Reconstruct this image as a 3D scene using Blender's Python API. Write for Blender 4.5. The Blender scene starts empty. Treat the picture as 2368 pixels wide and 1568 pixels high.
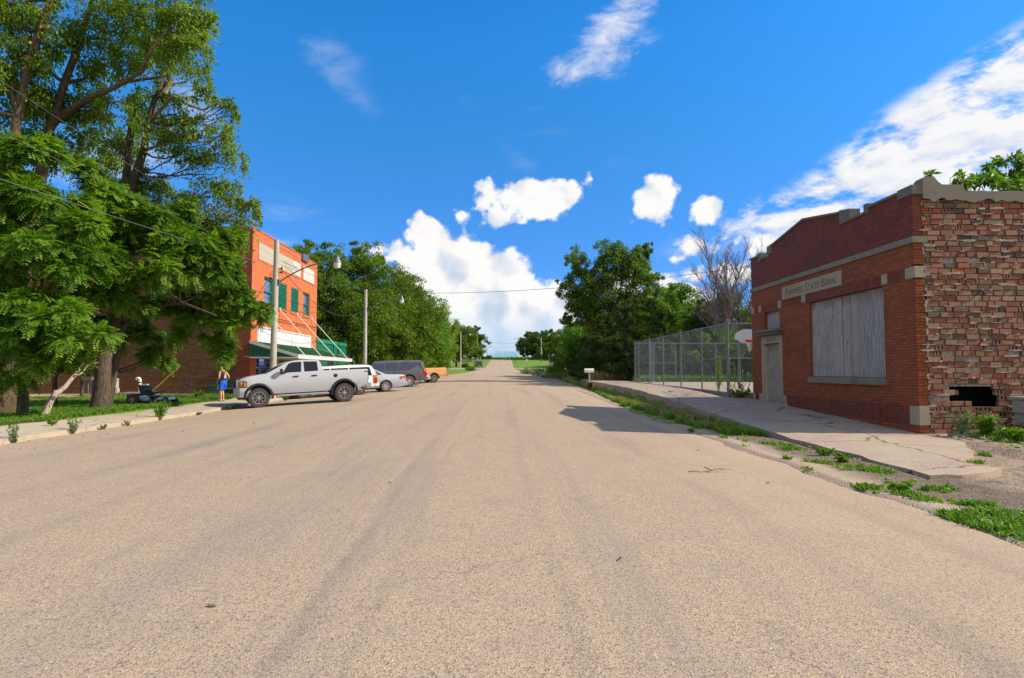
import bpy, bmesh, math, random
import numpy as np
from mathutils import Vector, Matrix, Euler

R = math.radians
S = bpy.context.scene
COL = S.collection

# ------------------------------------------------------------------ camera, sky, sun, exposure
FPX, CX, CY, W0, HOR, VPX = 1420.0, 1183.5, 784.0, 2367.0, 858.0, 1158.0
cam_d = bpy.data.cameras.new('camera'); cam = bpy.data.objects.new('camera', cam_d); COL.objects.link(cam)
cam_d.sensor_width = 36; cam_d.lens = FPX / W0 * 36; cam_d.clip_end = 6000; cam_d.clip_start = 0.05
EYE = Vector((0, 0, 1.6))
cam.location = EYE
cam.rotation_euler = Euler((R(90) + math.atan((HOR - CY) / FPX), 0, -math.atan((CX - VPX) / FPX)), 'XYZ')
S.camera = cam
RM = cam.rotation_euler.to_matrix()
def ray(px, py):
    return RM @ Vector(((px - CX) / FPX, -(py - CY) / FPX, -1))
def W(px, py, Y):
    "point of the place on the plane y = Y that the photograph shows at (px, py)"
    d = ray(px, py); return EYE + d * (Y / d.y)

SUN_EL, SUN_AZ = R(38.6), R(94.0)
sl = bpy.data.lights.new('sun', 'SUN'); so = bpy.data.objects.new('sun', sl); COL.objects.link(so)
sl.energy = 4.6; sl.angle = R(0.55); sl.color = (1.0, 0.90, 0.74)
sdir = Vector((math.sin(SUN_AZ) * math.cos(SUN_EL), math.cos(SUN_AZ) * math.cos(SUN_EL), math.sin(SUN_EL)))
so.rotation_euler = (-sdir).to_track_quat('-Z', 'Y').to_euler()
so.location = (30, 0, 30)
S.view_settings.view_transform = 'Standard'; S.view_settings.look = 'None'
S.view_settings.exposure = 0.45; S.view_settings.gamma = 1

wd = bpy.data.worlds.new('World'); S.world = wd; wd.use_nodes = True
NT = wd.node_tree; NT.nodes.clear()

class G:
    "short hand for building node trees"
    def __init__(s, nt): s.nt = nt
    def n(s, t, **k):
        x = s.nt.nodes.new(t)
        for a, b in k.items(): setattr(x, a, b)
        return x
    def put(s, sock, v):
        if hasattr(v, 'is_output'): s.nt.links.new(v, sock)
        elif v is not None: sock.default_value = v
    def m(s, op, a, b=None, c=None, clamp=False):
        x = s.n('ShaderNodeMath', operation=op); x.use_clamp = clamp
        s.put(x.inputs[0], a); s.put(x.inputs[1], b); s.put(x.inputs[2], c)
        return x.outputs[0]
    def v(s, op, a, b=None, scale=None):
        x = s.n('ShaderNodeVectorMath', operation=op)
        s.put(x.inputs[0], a); s.put(x.inputs[1], b)
        if scale is not None: s.put(x.inputs['Scale'], scale)
        return x.outputs['Value'] if op in ('LENGTH', 'DOT_PRODUCT', 'DISTANCE') else x.outputs[0]
    def noise(s, vec, scale, detail=3, rough=.55, dist=0, out='Fac', lac=2.0):
        x = s.n('ShaderNodeTexNoise'); s.put(x.inputs['Vector'], vec)
        for k, v in (('Scale', scale), ('Detail', detail), ('Roughness', rough), ('Distortion', dist), ('Lacunarity', lac)): s.put(x.inputs[k], v)
        return x.outputs[out]
    def vor(s, vec, scale, feature='F1', out='Distance', rnd=1.0, smooth=None):
        x = s.n('ShaderNodeTexVoronoi', feature=feature); s.put(x.inputs['Vector'], vec); s.put(x.inputs['Scale'], scale)
        s.put(x.inputs['Randomness'], rnd)
        if smooth is not None: x.inputs['Smoothness'].default_value = smooth
        return x.outputs[out]
    def mix(s, f, a, b, mode='MIX'):
        x = s.n('ShaderNodeMix', data_type='RGBA', blend_type=mode)
        s.put(x.inputs[0], f); s.put(x.inputs[6], a); s.put(x.inputs[7], b)
        return x.outputs[2]
    def ramp(s, f, stops):
        x = s.n('ShaderNodeValToRGB'); s.put(x.inputs[0], f); e = x.color_ramp.elements
        while len(e) > 1: e.remove(e[-1])
        e[0].position, e[0].color = stops[0][0], (*stops[0][1], 1)
        for p, c in stops[1:]:
            k = e.new(p); k.color = (*c, 1)
        return x.outputs[0]
    def mr(s, v, a, b, c=0.0, d=1.0, smooth=False):
        x = s.n('ShaderNodeMapRange'); x.interpolation_type = 'SMOOTHSTEP' if smooth else 'LINEAR'
        for i, q in enumerate((v, a, b, c, d)): s.put(x.inputs[i], q)
        return x.outputs[0]
    def comb(s, x, y, z):
        q = s.n('ShaderNodeCombineXYZ'); s.put(q.inputs[0], x); s.put(q.inputs[1], y); s.put(q.inputs[2], z); return q.outputs[0]
    def sep(s, v):
        q = s.n('ShaderNodeSeparateXYZ'); s.put(q.inputs[0], v); return q.outputs
    def mapv(s, v, scale=(1, 1, 1), loc=(0, 0, 0), rot=(0, 0, 0)):
        q = s.n('ShaderNodeMapping'); s.put(q.inputs[0], v); q.inputs['Location'].default_value = loc
        q.inputs['Scale'].default_value = scale; q.inputs['Rotation'].default_value = rot; return q.outputs[0]

def build_world():
    g = G(NT)
    sky = g.n('ShaderNodeTexSky'); sky.sky_type = 'NISHITA'; sky.sun_disc = False
    sky.sun_elevation = SUN_EL; sky.sun_rotation = SUN_AZ
    sky.air_density = 1.0; sky.dust_density = 0.3; sky.ozone_density = 4.0; sky.altitude = 500
    hs = g.n('ShaderNodeHueSaturation'); g.put(hs.inputs['Color'], sky.outputs[0]); hs.inputs['Saturation'].default_value = 1.33
    hs.inputs['Value'].default_value = 1.0; hs.inputs['Hue'].default_value = 0.502
    tc = g.n('ShaderNodeTexCoord'); x, y, z = g.sep(tc.outputs['Generated'])
    az = g.m('ARCTAN2', x, y); el = g.m('ARCSINE', z)
    P = g.comb(az, el, 0.0)
    air = g.v('SCALE', g.v('MULTIPLY', hs.outputs[0], g.mix(g.mr(el, .0, .40, 0, 1, True), (.55, .84, 1.35, 1), (.92, 1.04, 1.04, 1))), scale=g.mr(el, .0, .5, .50, 1.12))
    bg1 = g.n('ShaderNodeBackground'); g.put(bg1.inputs[0], air); bg1.inputs[1].default_value = SKY_STR
    def ae(px, py):
        d = ray(px, py).normalized(); return math.atan2(d.x, d.y), math.asin(d.z)
    def field(blobs, Pv):
        cur = None
        for (px, py, rx, ry, *rot) in blobs:
            a, e = ae(px, py); a2, e2 = ae(px + rx, py); a3, e3 = ae(px, py - ry)
            ra = max(abs(a2 - a), .004); re = max(abs(e3 - e), .004)
            d = g.v('SUBTRACT', Pv, (a, e, 0))
            if rot:
                d = g.mapv(d, rot=(0, 0, -R(rot[0])))
            d = g.v('MULTIPLY', d, (1 / ra, 1 / re, 1))
            l = g.m('MULTIPLY', g.m('SUBTRACT', g.v('LENGTH', d), 1.0), min(ra, re) * 10)
            cur = l if cur is None else g.m('SMOOTH_MIN', cur, l, 0.08)
        return cur
    # billows shared by the cumulus clouds
    wob = g.v('ADD', P, g.v('SCALE', g.v('SUBTRACT', g.noise(P, 9, 5, .6, out='Color'), (.5, .5, .5)), scale=.035))
    def billow(v):
        a = g.m('SUBTRACT', 1.0, g.m('MULTIPLY', g.vor(v, 22, 'SMOOTH_F1', smooth=.35), 1.15))
        b = g.m('SUBTRACT', 1.0, g.m('MULTIPLY', g.vor(v, 55, 'SMOOTH_F1', smooth=.3), 1.15))
        c = g.noise(v, 60, 5, .62)
        return g.m('ADD', g.m('ADD', g.m('MULTIPLY', a, .5), g.m('MULTIPLY', b, .26)), g.m('MULTIPLY', c, .34))
    B = billow(wob)
    B2 = billow(g.v('ADD', wob, (.016, .013, 0)))
    def big(v): return g.m('SUBTRACT', 1.0, g.vor(v, 17, 'SMOOTH_F1', smooth=.5))
    light = g.m('ADD', g.m('MULTIPLY', g.m('SUBTRACT', B, B2), .35), g.m('MULTIPLY', g.m('SUBTRACT', big(wob), big(g.v('ADD', wob, (.022, .018, 0)))), .75))
    # --- cumulus
    cum = [(993, 550, 42, 45), (1000, 610, 62, 40), (1085, 600, 62, 48), (918, 594, 52, 12), (1150, 640, 75, 50), (1050, 660, 95, 45),
           (1245, 690, 60, 38), (1210, 720, 70, 55), (1160, 720, 110, 50), (1010, 690, 70, 40), (1180, 770, 95, 30), (1260, 740, 80, 50), (1120, 790, 40, 22), (1165, 800, 28, 18), (1100, 730, 110, 50), (1230, 800, 80, 30), (1290, 700, 40, 60), (1040, 740, 80, 30), (895, 582, 26, 8), (980, 640, 60, 30),
           (1215, 448, 52, 32), (1280, 445, 50, 28), (1262, 480, 42, 30), (1185, 455, 30, 15), (1520, 448, 48, 36), (1512, 478, 32, 22), (1640, 480, 38, 30), (1655, 497, 28, 12),
           (1118, 427, 16, 10), (1114, 476, 12, 9), (1367, 414, 12, 12), (1158, 505, 32, 14), (1072, 495, 10, 8), (1180, 488, 14, 12), (1690, 630, 70, 16), (1560, 600, 12, 8), (1610, 570, 24, 10), (1732, 494, 9, 6),
           (1590, 690, 60, 30), (1470, 650, 50, 18), (1480, 700, 60, 30), (1760, 560, 20, 8)]
    F = field(cum, P)
    dens = g.m('ADD', g.m('MULTIPLY', F, g.mr(F, -.12, .0, -2.2, -1.0)), g.m('MULTIPLY', g.m('SUBTRACT', g.m('ADD', B, g.m('MULTIPLY', g.noise(P, 110, 4, .7), .32)), .57), .50))
    a_c = g.mr(dens, -.06, .07, 0, 1, True)
    soft = g.noise(P, 7, 4, .5)
    depth = g.mr(g.m('ADD', g.m('MULTIPLY', F, -1.0), g.m('MULTIPLY', g.m('SUBTRACT', soft, .5), .5)), .12, .75)
    lit = g.m('ADD', g.m('MULTIPLY', light, 1.9), g.m('SUBTRACT', .86, g.m('MULTIPLY', depth, .42)), clamp=True)
    col_c = g.ramp(lit, [(0.0, (.56, .68, .86)), (.35, (.68, .78, .93)), (.6, (.86, .92, 1.0)), (.8, (1.1, 1.06, 1.06)), (1, (1.1, 1.1, 1.09))])
    # thin lower part of the big cumulus fades into the sky
    fade = g.mr(el, .01, .16, .35, 1.0, True)
    a_c = g.m('MULTIPLY', a_c, g.mr(g.m('ADD', g.m('MULTIPLY', soft, .5), fade), .45, 1.0, .25, 1.0))
    # --- bright streaked bank on the right
    bank = [(2300, 200, 200, 60, 24), (2180, 290, 230, 75, 24), (2050, 370, 200, 50, 24), (2300, 330, 200, 90, 15), (1960, 425, 140, 26, 22), (1930, 480, 130, 16, 10), (2150, 430, 220, 60, 15), (2520, 300, 300, 220), (1850, 470, 40, 8, 10)]
    F2 = field(bank, P)
    Q = g.mapv(P, scale=(1, 2.2, 1), rot=(0, 0, R(-24)))
    n2 = g.noise(Q, 11, 7, .62, .25)
    n2b = g.noise(Q, 30, 4, .6)
    nn = g.m('ADD', g.m('MULTIPLY', n2, .8), g.m('MULTIPLY', n2b, .2))
    a_b = g.mr(g.m('ADD', g.m('MULTIPLY', F2, -.65), g.m('MULTIPLY', g.m('SUBTRACT', nn, .38), 3.2)), .0, .55, 0, .97, True)
    a_b = g.m('MULTIPLY', a_b, g.mr(F2, .02, .30, 1.0, 0.0, True))
    lb = g.m('SUBTRACT', nn, g.noise(g.v('ADD', Q, (.02, .02, 0)), 11, 5, .6, .25))
    col_b = g.ramp(g.m('ADD', g.m('MULTIPLY', lb, 1.6), .66, clamp=True), [(.2, (.66, .75, .92)), (.55, (.93, .95, 1.0)), (.75, (1.08, 1.07, 1.06))])
    # --- cirrus: feather at the top, faint veils
    cir = [(1430, 30, 62, 50, 30), (1400, 80, 66, 46, 30), (1365, 125, 62, 34, 25), (1420, 125, 50, 30, 10), (1330, 160, 40, 16, 30), (1460, -20, 60, 50, 30)]
    F3 = field(cir, P)
    Q3 = g.mapv(P, scale=(1, 2.3, 1), rot=(0, 0, R(-50)))
    n3 = g.noise(Q3, 9, 8, .68, .5)
    a_f = g.mr(g.m('ADD', g.m('MULTIPLY', F3, -1.2), g.m('MULTIPLY', g.m('SUBTRACT', n3, .42), 2.2)), -.05, .85, 0, .95, True)
    a_f = g.m('MULTIPLY', a_f, g.mr(F3, .02, .28, 1.0, 0.0, True))
    veil = [(1460, 250, 50, 22, 15), (1390, 285, 90, 8, 5), (660, 512, 110, 30, -8), (560, 545, 150, 40, -5), (430, 250, 90, 60, -30), (410, 400, 60, 50), (250, 380, 200, 90, 10), (1440, 375, 50, 12, 10),
            (430, 520, 130, 60), (840, 230, 120, 60, -40), (1180, 350, 70, 10, -40)]
    F4 = field(veil, P)
    a_v = g.mr(g.m('ADD', g.m('MULTIPLY', F4, -1.1), g.m('MULTIPLY', g.m('SUBTRACT', g.noise(Q3, 5, 6, .6, .4), .5), 1.7)), -.05, .9, 0, 1, True)
    a_v = g.m('MULTIPLY', a_v, g.mr(az, -.32, -.22, .95, .30))
    a_v = g.m('MULTIPLY', a_v, g.mr(F4, .05, .35, 1.0, 0.0, True))
    thin = g.m('MAXIMUM', a_f, a_v)
    # horizon glow of the distant air is part of the sky texture; assemble
    c = g.mix(g.m('MAXIMUM', a_b, 0.0), (.97, .98, 1.02, 1), col_b)
    rear = g.m('MULTIPLY', g.mr(g.m('ADD', g.m('MULTIPLY', y, -1.0), g.m('MULTIPLY', g.m('SUBTRACT', g.noise(P, 3, 4, .6), .5), .6)), -.02, .25, 0, .85, True), 1.0)  # unseen white cloud bank behind the camera, added to neutralise the blue ambient fill
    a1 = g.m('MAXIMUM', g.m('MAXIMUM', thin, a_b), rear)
    colr = g.mix(a_c, c, col_c)
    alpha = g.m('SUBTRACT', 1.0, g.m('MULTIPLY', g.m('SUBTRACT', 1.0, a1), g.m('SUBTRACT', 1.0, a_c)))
    up = g.mr(el, -.01, .02)
    alpha = g.m('MULTIPLY', alpha, up)
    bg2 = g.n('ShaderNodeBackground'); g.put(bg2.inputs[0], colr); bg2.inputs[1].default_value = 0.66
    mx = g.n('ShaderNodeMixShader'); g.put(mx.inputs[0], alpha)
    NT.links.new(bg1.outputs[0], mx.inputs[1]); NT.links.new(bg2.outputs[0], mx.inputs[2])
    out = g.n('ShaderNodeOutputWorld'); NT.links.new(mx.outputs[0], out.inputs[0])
SKY_STR = 0.15
build_world()
wd.cycles.sampling_method = 'MANUAL'; wd.cycles.sample_map_resolution = 512
S.cycles.max_bounces = 5; S.cycles.diffuse_bounces = 3; S.cycles.transparent_max_bounces = 12
S.cycles.caustics_reflective = False; S.cycles.caustics_refractive = False

# ------------------------------------------------------------------ materials
def new_mat(name):
    m = bpy.data.materials.new(name); m.use_nodes = True; m.node_tree.nodes.clear()
    return m, G(m.node_tree)
def finish(m, g, color, rough=.8, bump=None, bstr=.3, bdist=.01, metal=0.0, spec=None, normal=None, coat=0.0):
    b = g.n('ShaderNodeBsdfPrincipled'); g.put(b.inputs['Base Color'], color); g.put(b.inputs['Roughness'], rough); g.put(b.inputs['Metallic'], metal)
    if spec is not None: b.inputs['Specular IOR Level'].default_value = spec
    if coat: b.inputs['Coat Weight'].default_value = coat; b.inputs['Coat Roughness'].default_value = .05
    if bump is not None:
        q = g.n('ShaderNodeBump'); g.put(q.inputs['Height'], bump); q.inputs['Strength'].default_value = bstr; q.inputs['Distance'].default_value = bdist
        g.nt.links.new(q.outputs[0], b.inputs['Normal'])
    o = g.n('ShaderNodeOutputMaterial'); g.nt.links.new(b.outputs[0], o.inputs[0])
    return m
def objco(g): return g.n('ShaderNodeTexCoord').outputs['Object']
def rgb(c): return (c[0], c[1], c[2], 1)
def plain(name, c, rough=.6, metal=0.0, var=.12, scale=6.0, spec=None, coat=0.0, bump=0.0):
    m, g = new_mat(name); P = objco(g)
    n = g.noise(P, scale, 5, .6)
    col = g.mix(n, rgb([q * (1 - var) for q in c]), rgb([min(1, q * (1 + var)) for q in c]))
    return finish(m, g, col, rough, n if bump else None, bump, .01, metal, spec, coat=coat)
def attr(g, name, out='Fac'):
    a = g.n('ShaderNodeAttribute'); a.attribute_name = name; return a.outputs[out]

def brick_mat(name, c1, c2, mort, bw=.215, rh=.0715, ms=.011, stain=.5, dark=(.05, .03, .025), vertical=False, seedoff=0, bias=0.0):
    m, g = new_mat(name); x, y, z = g.sep(objco(g))
    u = g.m('ADD', x, y)
    P = g.comb(z, u, 0.0) if vertical else g.comb(u, z, 0.0)
    b = g.n('ShaderNodeTexBrick'); g.put(b.inputs['Vector'], P)
    b.inputs['Scale'].default_value = 1.0; b.inputs['Mortar Size'].default_value = ms; b.inputs['Brick Width'].default_value = bw
    b.inputs['Row Height'].default_value = rh; b.inputs['Mortar Smooth'].default_value = .25; b.inputs['Bias'].default_value = bias
    g.put(b.inputs['Color1'], rgb(c1)); g.put(b.inputs['Color2'], rgb(c2)); g.put(b.inputs['Mortar'], rgb(mort))
    n1 = g.noise(P, 1.1, 5, .6, .3); n2 = g.noise(P, 14, 4, .6)
    # each brick its own firing shade: a second brick pattern sampled as a mask
    wn = g.n('ShaderNodeTexWhiteNoise', noise_dimensions='2D')
    row = g.m('FLOOR', g.m('DIVIDE', z if not vertical else u, rh))
    off = g.m('MULTIPLY', g.m('MODULO', g.m('ABSOLUTE', row), 2.0), bw * .5)
    cell = g.m('FLOOR', g.m('DIVIDE', g.m('ADD', u if not vertical else z, off), bw))
    g.put(wn.inputs[0], g.comb(cell, row, 0.0))
    col = g.mix(g.m('MULTIPLY', g.mr(wn.outputs[0], .55, 1.0), .55), b.outputs['Color'], rgb([q * .45 for q in c1]), 'MIX')
    col = g.mix(g.m('MULTIPLY', g.mr(n1, .52, .72), stain), col, rgb(dark))
    col = g.mix(g.m('MULTIPLY', n2, .35), col, rgb([q * .6 for q in c1]))
    h = g.m('ADD', g.m('MULTIPLY', g.m('SUBTRACT', 1.0, b.outputs['Fac']), 1.0), g.m('MULTIPLY', n2, .25))
    return finish(m, g, col, .85, h, .6, .012)

M = {}
def build_mats():
    # road: chip seal of pinkish and grey stones with wear streaks
    m, g = new_mat('chip_seal'); P = objco(g); x, y, z = g.sep(P)
    v1 = g.vor(P, 105, 'F1', 'Color'); vd = g.vor(P, 105)
    st = g.sep(v1)[0]
    stones = g.ramp(st, [(0, (.16, .122, .088)), (.14, (.27, .20, .135)), (.4, (.415, .295, .182)), (.75, (.505, .358, .220)), (.92, (.41, .325, .235)), (.985, (.44, .34, .235)), (1, (.70, .60, .46))])
    n0 = g.noise(P, 34, 3, .7)
    stones = g.mix(g.mr(n0, .55, .74), stones, (.10, .09, .085, 1))
    Ps = g.comb(g.m('MULTIPLY', g.m('ADD', x, g.m('MULTIPLY', g.noise(g.comb(0.0, y, 0.0), .05, 2), 1.2)), 1.0), g.m('MULTIPLY', y, .035), 0.0)
    s1 = g.noise(Ps, 1.15, 6, .68, .35)
    big = g.noise(P, .22, 5, .6, .5)
    streak = g.m('MULTIPLY', g.mr(s1, .50, .66), g.mr(big, .34, .60))
    med = g.noise(P, 2.2, 5, .65)
    col = g.mix(g.m('MULTIPLY', streak, .55), stones, (.17, .15, .14, 1))
    col = g.mix(g.m('MULTIPLY', g.mr(med, .48, .70), .22), col, (.20, .175, .155, 1))
    xw = g.m('ADD', x, g.m('MULTIPLY', g.noise(g.comb(0.0, y, 3.0), .035, 2), 1.6))
    for px_, wd_, am_ in ((-6.1, .12, .24), (-4.4, .10, .22), (-1.3, .06, .26), (-.9, .03, .22), (.35, .07, .20), (2.6, .18, .30), (3.9, .14, .26)):
        bnd = g.mr(g.m('ABSOLUTE', g.m('SUBTRACT', g.m('ADD', xw, g.m('MULTIPLY', med, .14)), px_ + .8)), wd_ * .2, wd_ * 1.6, 1.0, 0.0, True)
        col = g.mix(g.m('MULTIPLY', bnd, g.mr(g.noise(g.comb(x, g.m('MULTIPLY', y, .35), px_), .9, 4, .6), .36, .66, 0, am_)), col, (.12, .105, .09, 1))
    dust = g.mr(g.m('ADD', g.m('ABSOLUTE', g.m('ADD', x, 3.0)), g.m('MULTIPLY', g.noise(P, .5, 4), 5.0)), 7.5, 11.0)
    col = g.mix(g.m('MULTIPLY', dust, .42), col, (.52, .365, .23, 1))
    cd_ = g.v('ADD', P, g.v('SCALE', g.v('SUBTRACT', g.noise(P, .9, 5, .65, out='Color'), (.5, .5, .5)), scale=1.6))
    ce = g.vor(cd_, .13, 'DISTANCE_TO_EDGE')
    col = g.mix(g.m('MULTIPLY', g.mr(ce, .0006, .0022, 1.0, 0.0), g.mr(g.noise(P, .35, 3), .46, .58, 0, .6)), col, (.07, .06, .05, 1))
    far = g.mr(y, 14, 60)
    col = g.mix(g.m('MULTIPLY', far, .55), col, g.mix(g.m('MULTIPLY', streak, .6), (.45, .325, .21, 1), (.27, .215, .16, 1)))
    h = g.m('ADD', vd, g.m('MULTIPLY', n0, .6))
    col = g.mix(.10, col, (.32, .31, .30, 1)); M['road'] = finish(m, g, col, .95, h, .38, .010, spec=.12)
    # gravel and dirt of verges
    m, g = new_mat('ground_cover'); P = objco(g)
    d = attr(g, 'dirt'); gr = g.vor(P, 48, 'F1', 'Color'); gn = g.noise(P, 3.2, 6, .65)
    dirt = g.mix(g.sep(gr)[0], (.17, .13, .095, 1), (.44, .33, .23, 1))
    near = g.mr(g.sep(P)[0], 5.5, 6.0)
    dirt = g.mix(g.m('MULTIPLY', g.m('SUBTRACT', 1.0, near), .6), dirt, (.46, .35, .25, 1))
    dirt = g.mix(g.m('MULTIPLY', g.mr(gn, .48, .72), near), dirt, (.085, .062, .045, 1))
    band = g.m('MULTIPLY', g.mr(g.m('ADD', g.sep(P)[0], g.m('MULTIPLY', g.noise(P, 1.5, 4), .5)), 5.35, 5.75), g.mr(g.sep(P)[0], 6.5, 7.0, 1.0, 0.0))
    dirt = g.mix(g.m('MULTIPLY', band, .8), dirt, g.mix(g.sep(gr)[0], (.05, .038, .028, 1), (.21, .155, .11, 1)))
    gg = g.mix(g.noise(P, 5, 6, .7), (.07, .125, .012, 1), (.20, .31, .028, 1))
    gg = g.mix(g.mr(g.noise(P, .35, 4, .6), .45, .75), gg, (.17, .23, .05, 1))
    f = g.mr(g.m('ADD', d, g.m('MULTIPLY', g.m('SUBTRACT', g.noise(P, 1.6, 5, .65), .5), .9)), .42, .58)
    M['ground'] = finish(m, g, g.mix(f, gg, dirt), .95, g.m('ADD', g.vor(P, 48), gn), .6, .02, spec=.2)
    # concrete with gravel patches
    def conc(name, base, gravel=.0, crack=.6, stain=.4):
        m, g = new_mat(name); P = objco(g)
        n = g.noise(P, 1.3, 6, .65, .3); f = g.noise(P, 40, 4, .65)
        c = g.mix(n, rgb([q * .78 for q in base]), rgb([min(1, q * 1.12) for q in base]))
        c = g.mix(g.m('MULTIPLY', g.mr(f, .5, .8), .35), c, rgb([q * .5 for q in base]))
        c = g.mix(g.m('MULTIPLY', g.mr(g.noise(P, .7, 5, .7, .5), .52, .72), stain), c, (.12, .10, .085, 1))
        if gravel:
            vg = g.sep(g.vor(P, 60, 'F1', 'Color'))[0]
            cg = g.mix(vg, (.20, .145, .115, 1), (.52, .37, .29, 1))
            c = g.mix(g.m('MULTIPLY', g.mr(g.noise(P, .55, 5, .6, .4), .49, .56), gravel), c, cg)
        if crack:
            Pc = g.v('ADD', P, g.v('SCALE', g.v('SUBTRACT', g.noise(P, 2.5, 4, .6, out='Color'), (.5, .5, .5)), scale=.35))
            e = g.vor(Pc, .42, 'DISTANCE_TO_EDGE')
            c = g.mix(g.m('MULTIPLY', g.mr(e, .004, .013, 1.0, 0.0), crack), c, (.05, .038, .03, 1))
        return finish(m, g, c, .9, g.m('ADD', f, g.m('MULTIPLY', n, 1.5)), .35, .01, spec=.25)
    M['walk_r'] = conc('sidewalk_concrete', (.41, .325, .23), .95, .8, .30)
    M['walk_l'] = conc('sidewalk_concrete_plain', (.46, .375, .275), .0, .35, .35)
    M['court'] = conc('court_concrete', (.43, .36, .27), 0, .3, .25)
    M['conc'] = conc('old_concrete', (.24, .21, .165), 0, .0, .85)
    M['conc_dk'] = conc('weathered_concrete', (.17, .155, .135), 0, .0, .8)
    M['stone'] = conc('limestone', (.37, .31, .22), 0, .0, .3)
    M['blockwall'] = conc('mossy_block', (.30, .31, .25), 0, .0, .7)
    # bricks
    M['bank_brick'] = brick_mat('bank_brick', (.36, .090, .022), (.235, .052, .017), (.055, .024, .013), stain=.5, ms=.007)
    M['bank_brick_top'] = brick_mat('bank_brick_top', (.235, .048, .025), (.155, .032, .020), (.07, .032, .024), stain=.75, ms=.007)
    M['bank_soldier'] = brick_mat('bank_soldier', (.29, .064, .021), (.15, .032, .015), (.028, .013, .010), vertical=True, stain=.5, ms=.009)
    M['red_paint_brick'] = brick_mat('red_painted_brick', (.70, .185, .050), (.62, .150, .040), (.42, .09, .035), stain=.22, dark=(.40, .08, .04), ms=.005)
    M['pilaster_brick'] = brick_mat('dark_red_brick', (.33, .070, .035), (.28, .06, .03), (.20, .05, .03), stain=.2, ms=.006)
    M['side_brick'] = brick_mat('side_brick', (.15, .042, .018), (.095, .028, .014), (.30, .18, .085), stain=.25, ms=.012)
    # clay tiles: colour per block (attribute), ribbed
    m, g = new_mat('hollow_clay_tile'); P = objco(g); x, y, z = g.sep(P)
    t = attr(g, 'tint', 'Color')
    n = g.noise(P, 9, 5, .65, .4); f = g.noise(P, 60, 3, .6)
    ribs = g.m('SINE', g.m('MULTIPLY', z, 480.0))
    c = g.mix(g.m('MULTIPLY', g.mr(n, .50, .66), .65), g.mix(1.0, t, (.88, .80, .76, 1), 'MULTIPLY'), (.10, .085, .075, 1))
    c = g.mix(g.m('MULTIPLY', g.mr(g.noise(P, 5, 5, .7),   .58, .70), .30), c, (.42, .30, .17, 1))
    c = g.mix(g.m('MULTIPLY', f, .3), c, g.mix(.35, c, (.5, .38, .28, 1)))
    M['tile'] = finish(m, g, c, .85, g.m('ADD', g.m('MULTIPLY', ribs, .35), g.m('MULTIPLY', n, 1.4)), .7, .012)
    m, g = new_mat('rough_mortar'); P = objco(g)
    n = g.noise(P, 13, 6, .7, .4)
    c = g.ramp(n, [(.3, (.12, .095, .07)), (.48, (.33, .27, .205)), (.7, (.52, .44, .34))])
    M['mortar'] = finish(m, g, c, .95, n, 1.0, .03)
    # wood
    def wood(name, a, b, grain=1.0, top_stain=True, ply=True):
        m, g = new_mat(name); P = objco(g); x, y, z = g.sep(P)
        u = g.m('ADD', x, y)
        Q = g.comb(g.m('MULTIPLY', u, 1.0), 0.0, g.m('MULTIPLY', z, .22))
        w = g.n('ShaderNodeTexWave'); w.wave_type = 'RINGS' if ply else 'BANDS'
        w.wave_type = 'BANDS'; w.inputs['Scale'].default_value = 5.5 if ply else 9.0; w.inputs['Distortion'].default_value = 9.0 if ply else 2.5; w.inputs['Detail'].default_value = 4; w.inputs['Detail Scale'].default_value = 1.1; w.inputs['Detail Roughness'].default_value = .62
        g.put(w.inputs['Vector'], Q)
        n = g.noise(g.comb(g.m('MULTIPLY', u, 26.0), 0.0, g.m('MULTIPLY', z, 1.2)), 1.0, 5, .7)
        c = g.mix(g.mr(w.outputs['Fac'], .15, .6), rgb([q * .62 for q in a]), rgb(b))
        c = g.mix(g.mr(n, .45, .72, 0, .75), c, rgb([q * .32 for q in a]))
        c = g.mix(g.m('MULTIPLY', g.mr(g.noise(P, 1.6, 4), .5, .7), .4), c, rgb([q * .5 for q in a]))
        kn = g.vor(g.comb(g.m('MULTIPLY', u, 2.2), 3.0, g.m('MULTIPLY', z, 1.3)), 1.0)
        c = g.mix(g.mr(kn, .05, .09, .85, 0.0), c, (.035, .03, .028, 1))
        if top_stain:
            st = attr(g, 'top'); c = g.mix(g.mr(g.m('ADD', st, g.m('MULTIPLY', g.noise(P, 6, 4), .35)), 1.02, 1.2, 0, .75), c, (.13, .065, .025, 1))
        return finish(m, g, c, .85, g.m('ADD', n, w.outputs['Fac']), .5, .006)
    M['ply'] = wood('weathered_plywood', (.34, .305, .27), (.50, .455, .40))
    M['ply2'] = wood('weathered_plywood_grey', (.29, .27, .25), (.42, .39, .365))
    M['plank'] = wood('weathered_plank', (.36, .32, .28), (.50, .455, .40), ply=False)
    M['ply_door'] = wood('brown_plywood', (.25, .20, .15), (.46, .39, .31))
    M['pole_wood'] = wood('utility_pole_wood', (.44, .405, .35), (.62, .58, .51), ply=False, top_stain=False)
    # bark
    def bark(name, a, b):
        m, g = new_mat(name); P = objco(g)
        n = g.noise(g.mapv(P, scale=(1, 1, .22)), 16, 6, .7, .4)
        c = g.mix(g.mr(n, .35, .65), rgb(a), rgb(b))
        return finish(m, g, c, .95, n, 1.0, .03, spec=.15)
    M['bark'] = bark('grey_bark', (.045, .034, .026), (.14, .105, .075))
    M['bark_pale'] = bark('pale_dead_wood', (.20, .15, .11), (.46, .37, .29))
    M['bark_warm'] = bark('furrowed_bark', (.045, .032, .022), (.17, .12, .075))
    M['bark_dead'] = bark('dead_tree_bark', (.09, .072, .07), (.27, .22, .21))
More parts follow.
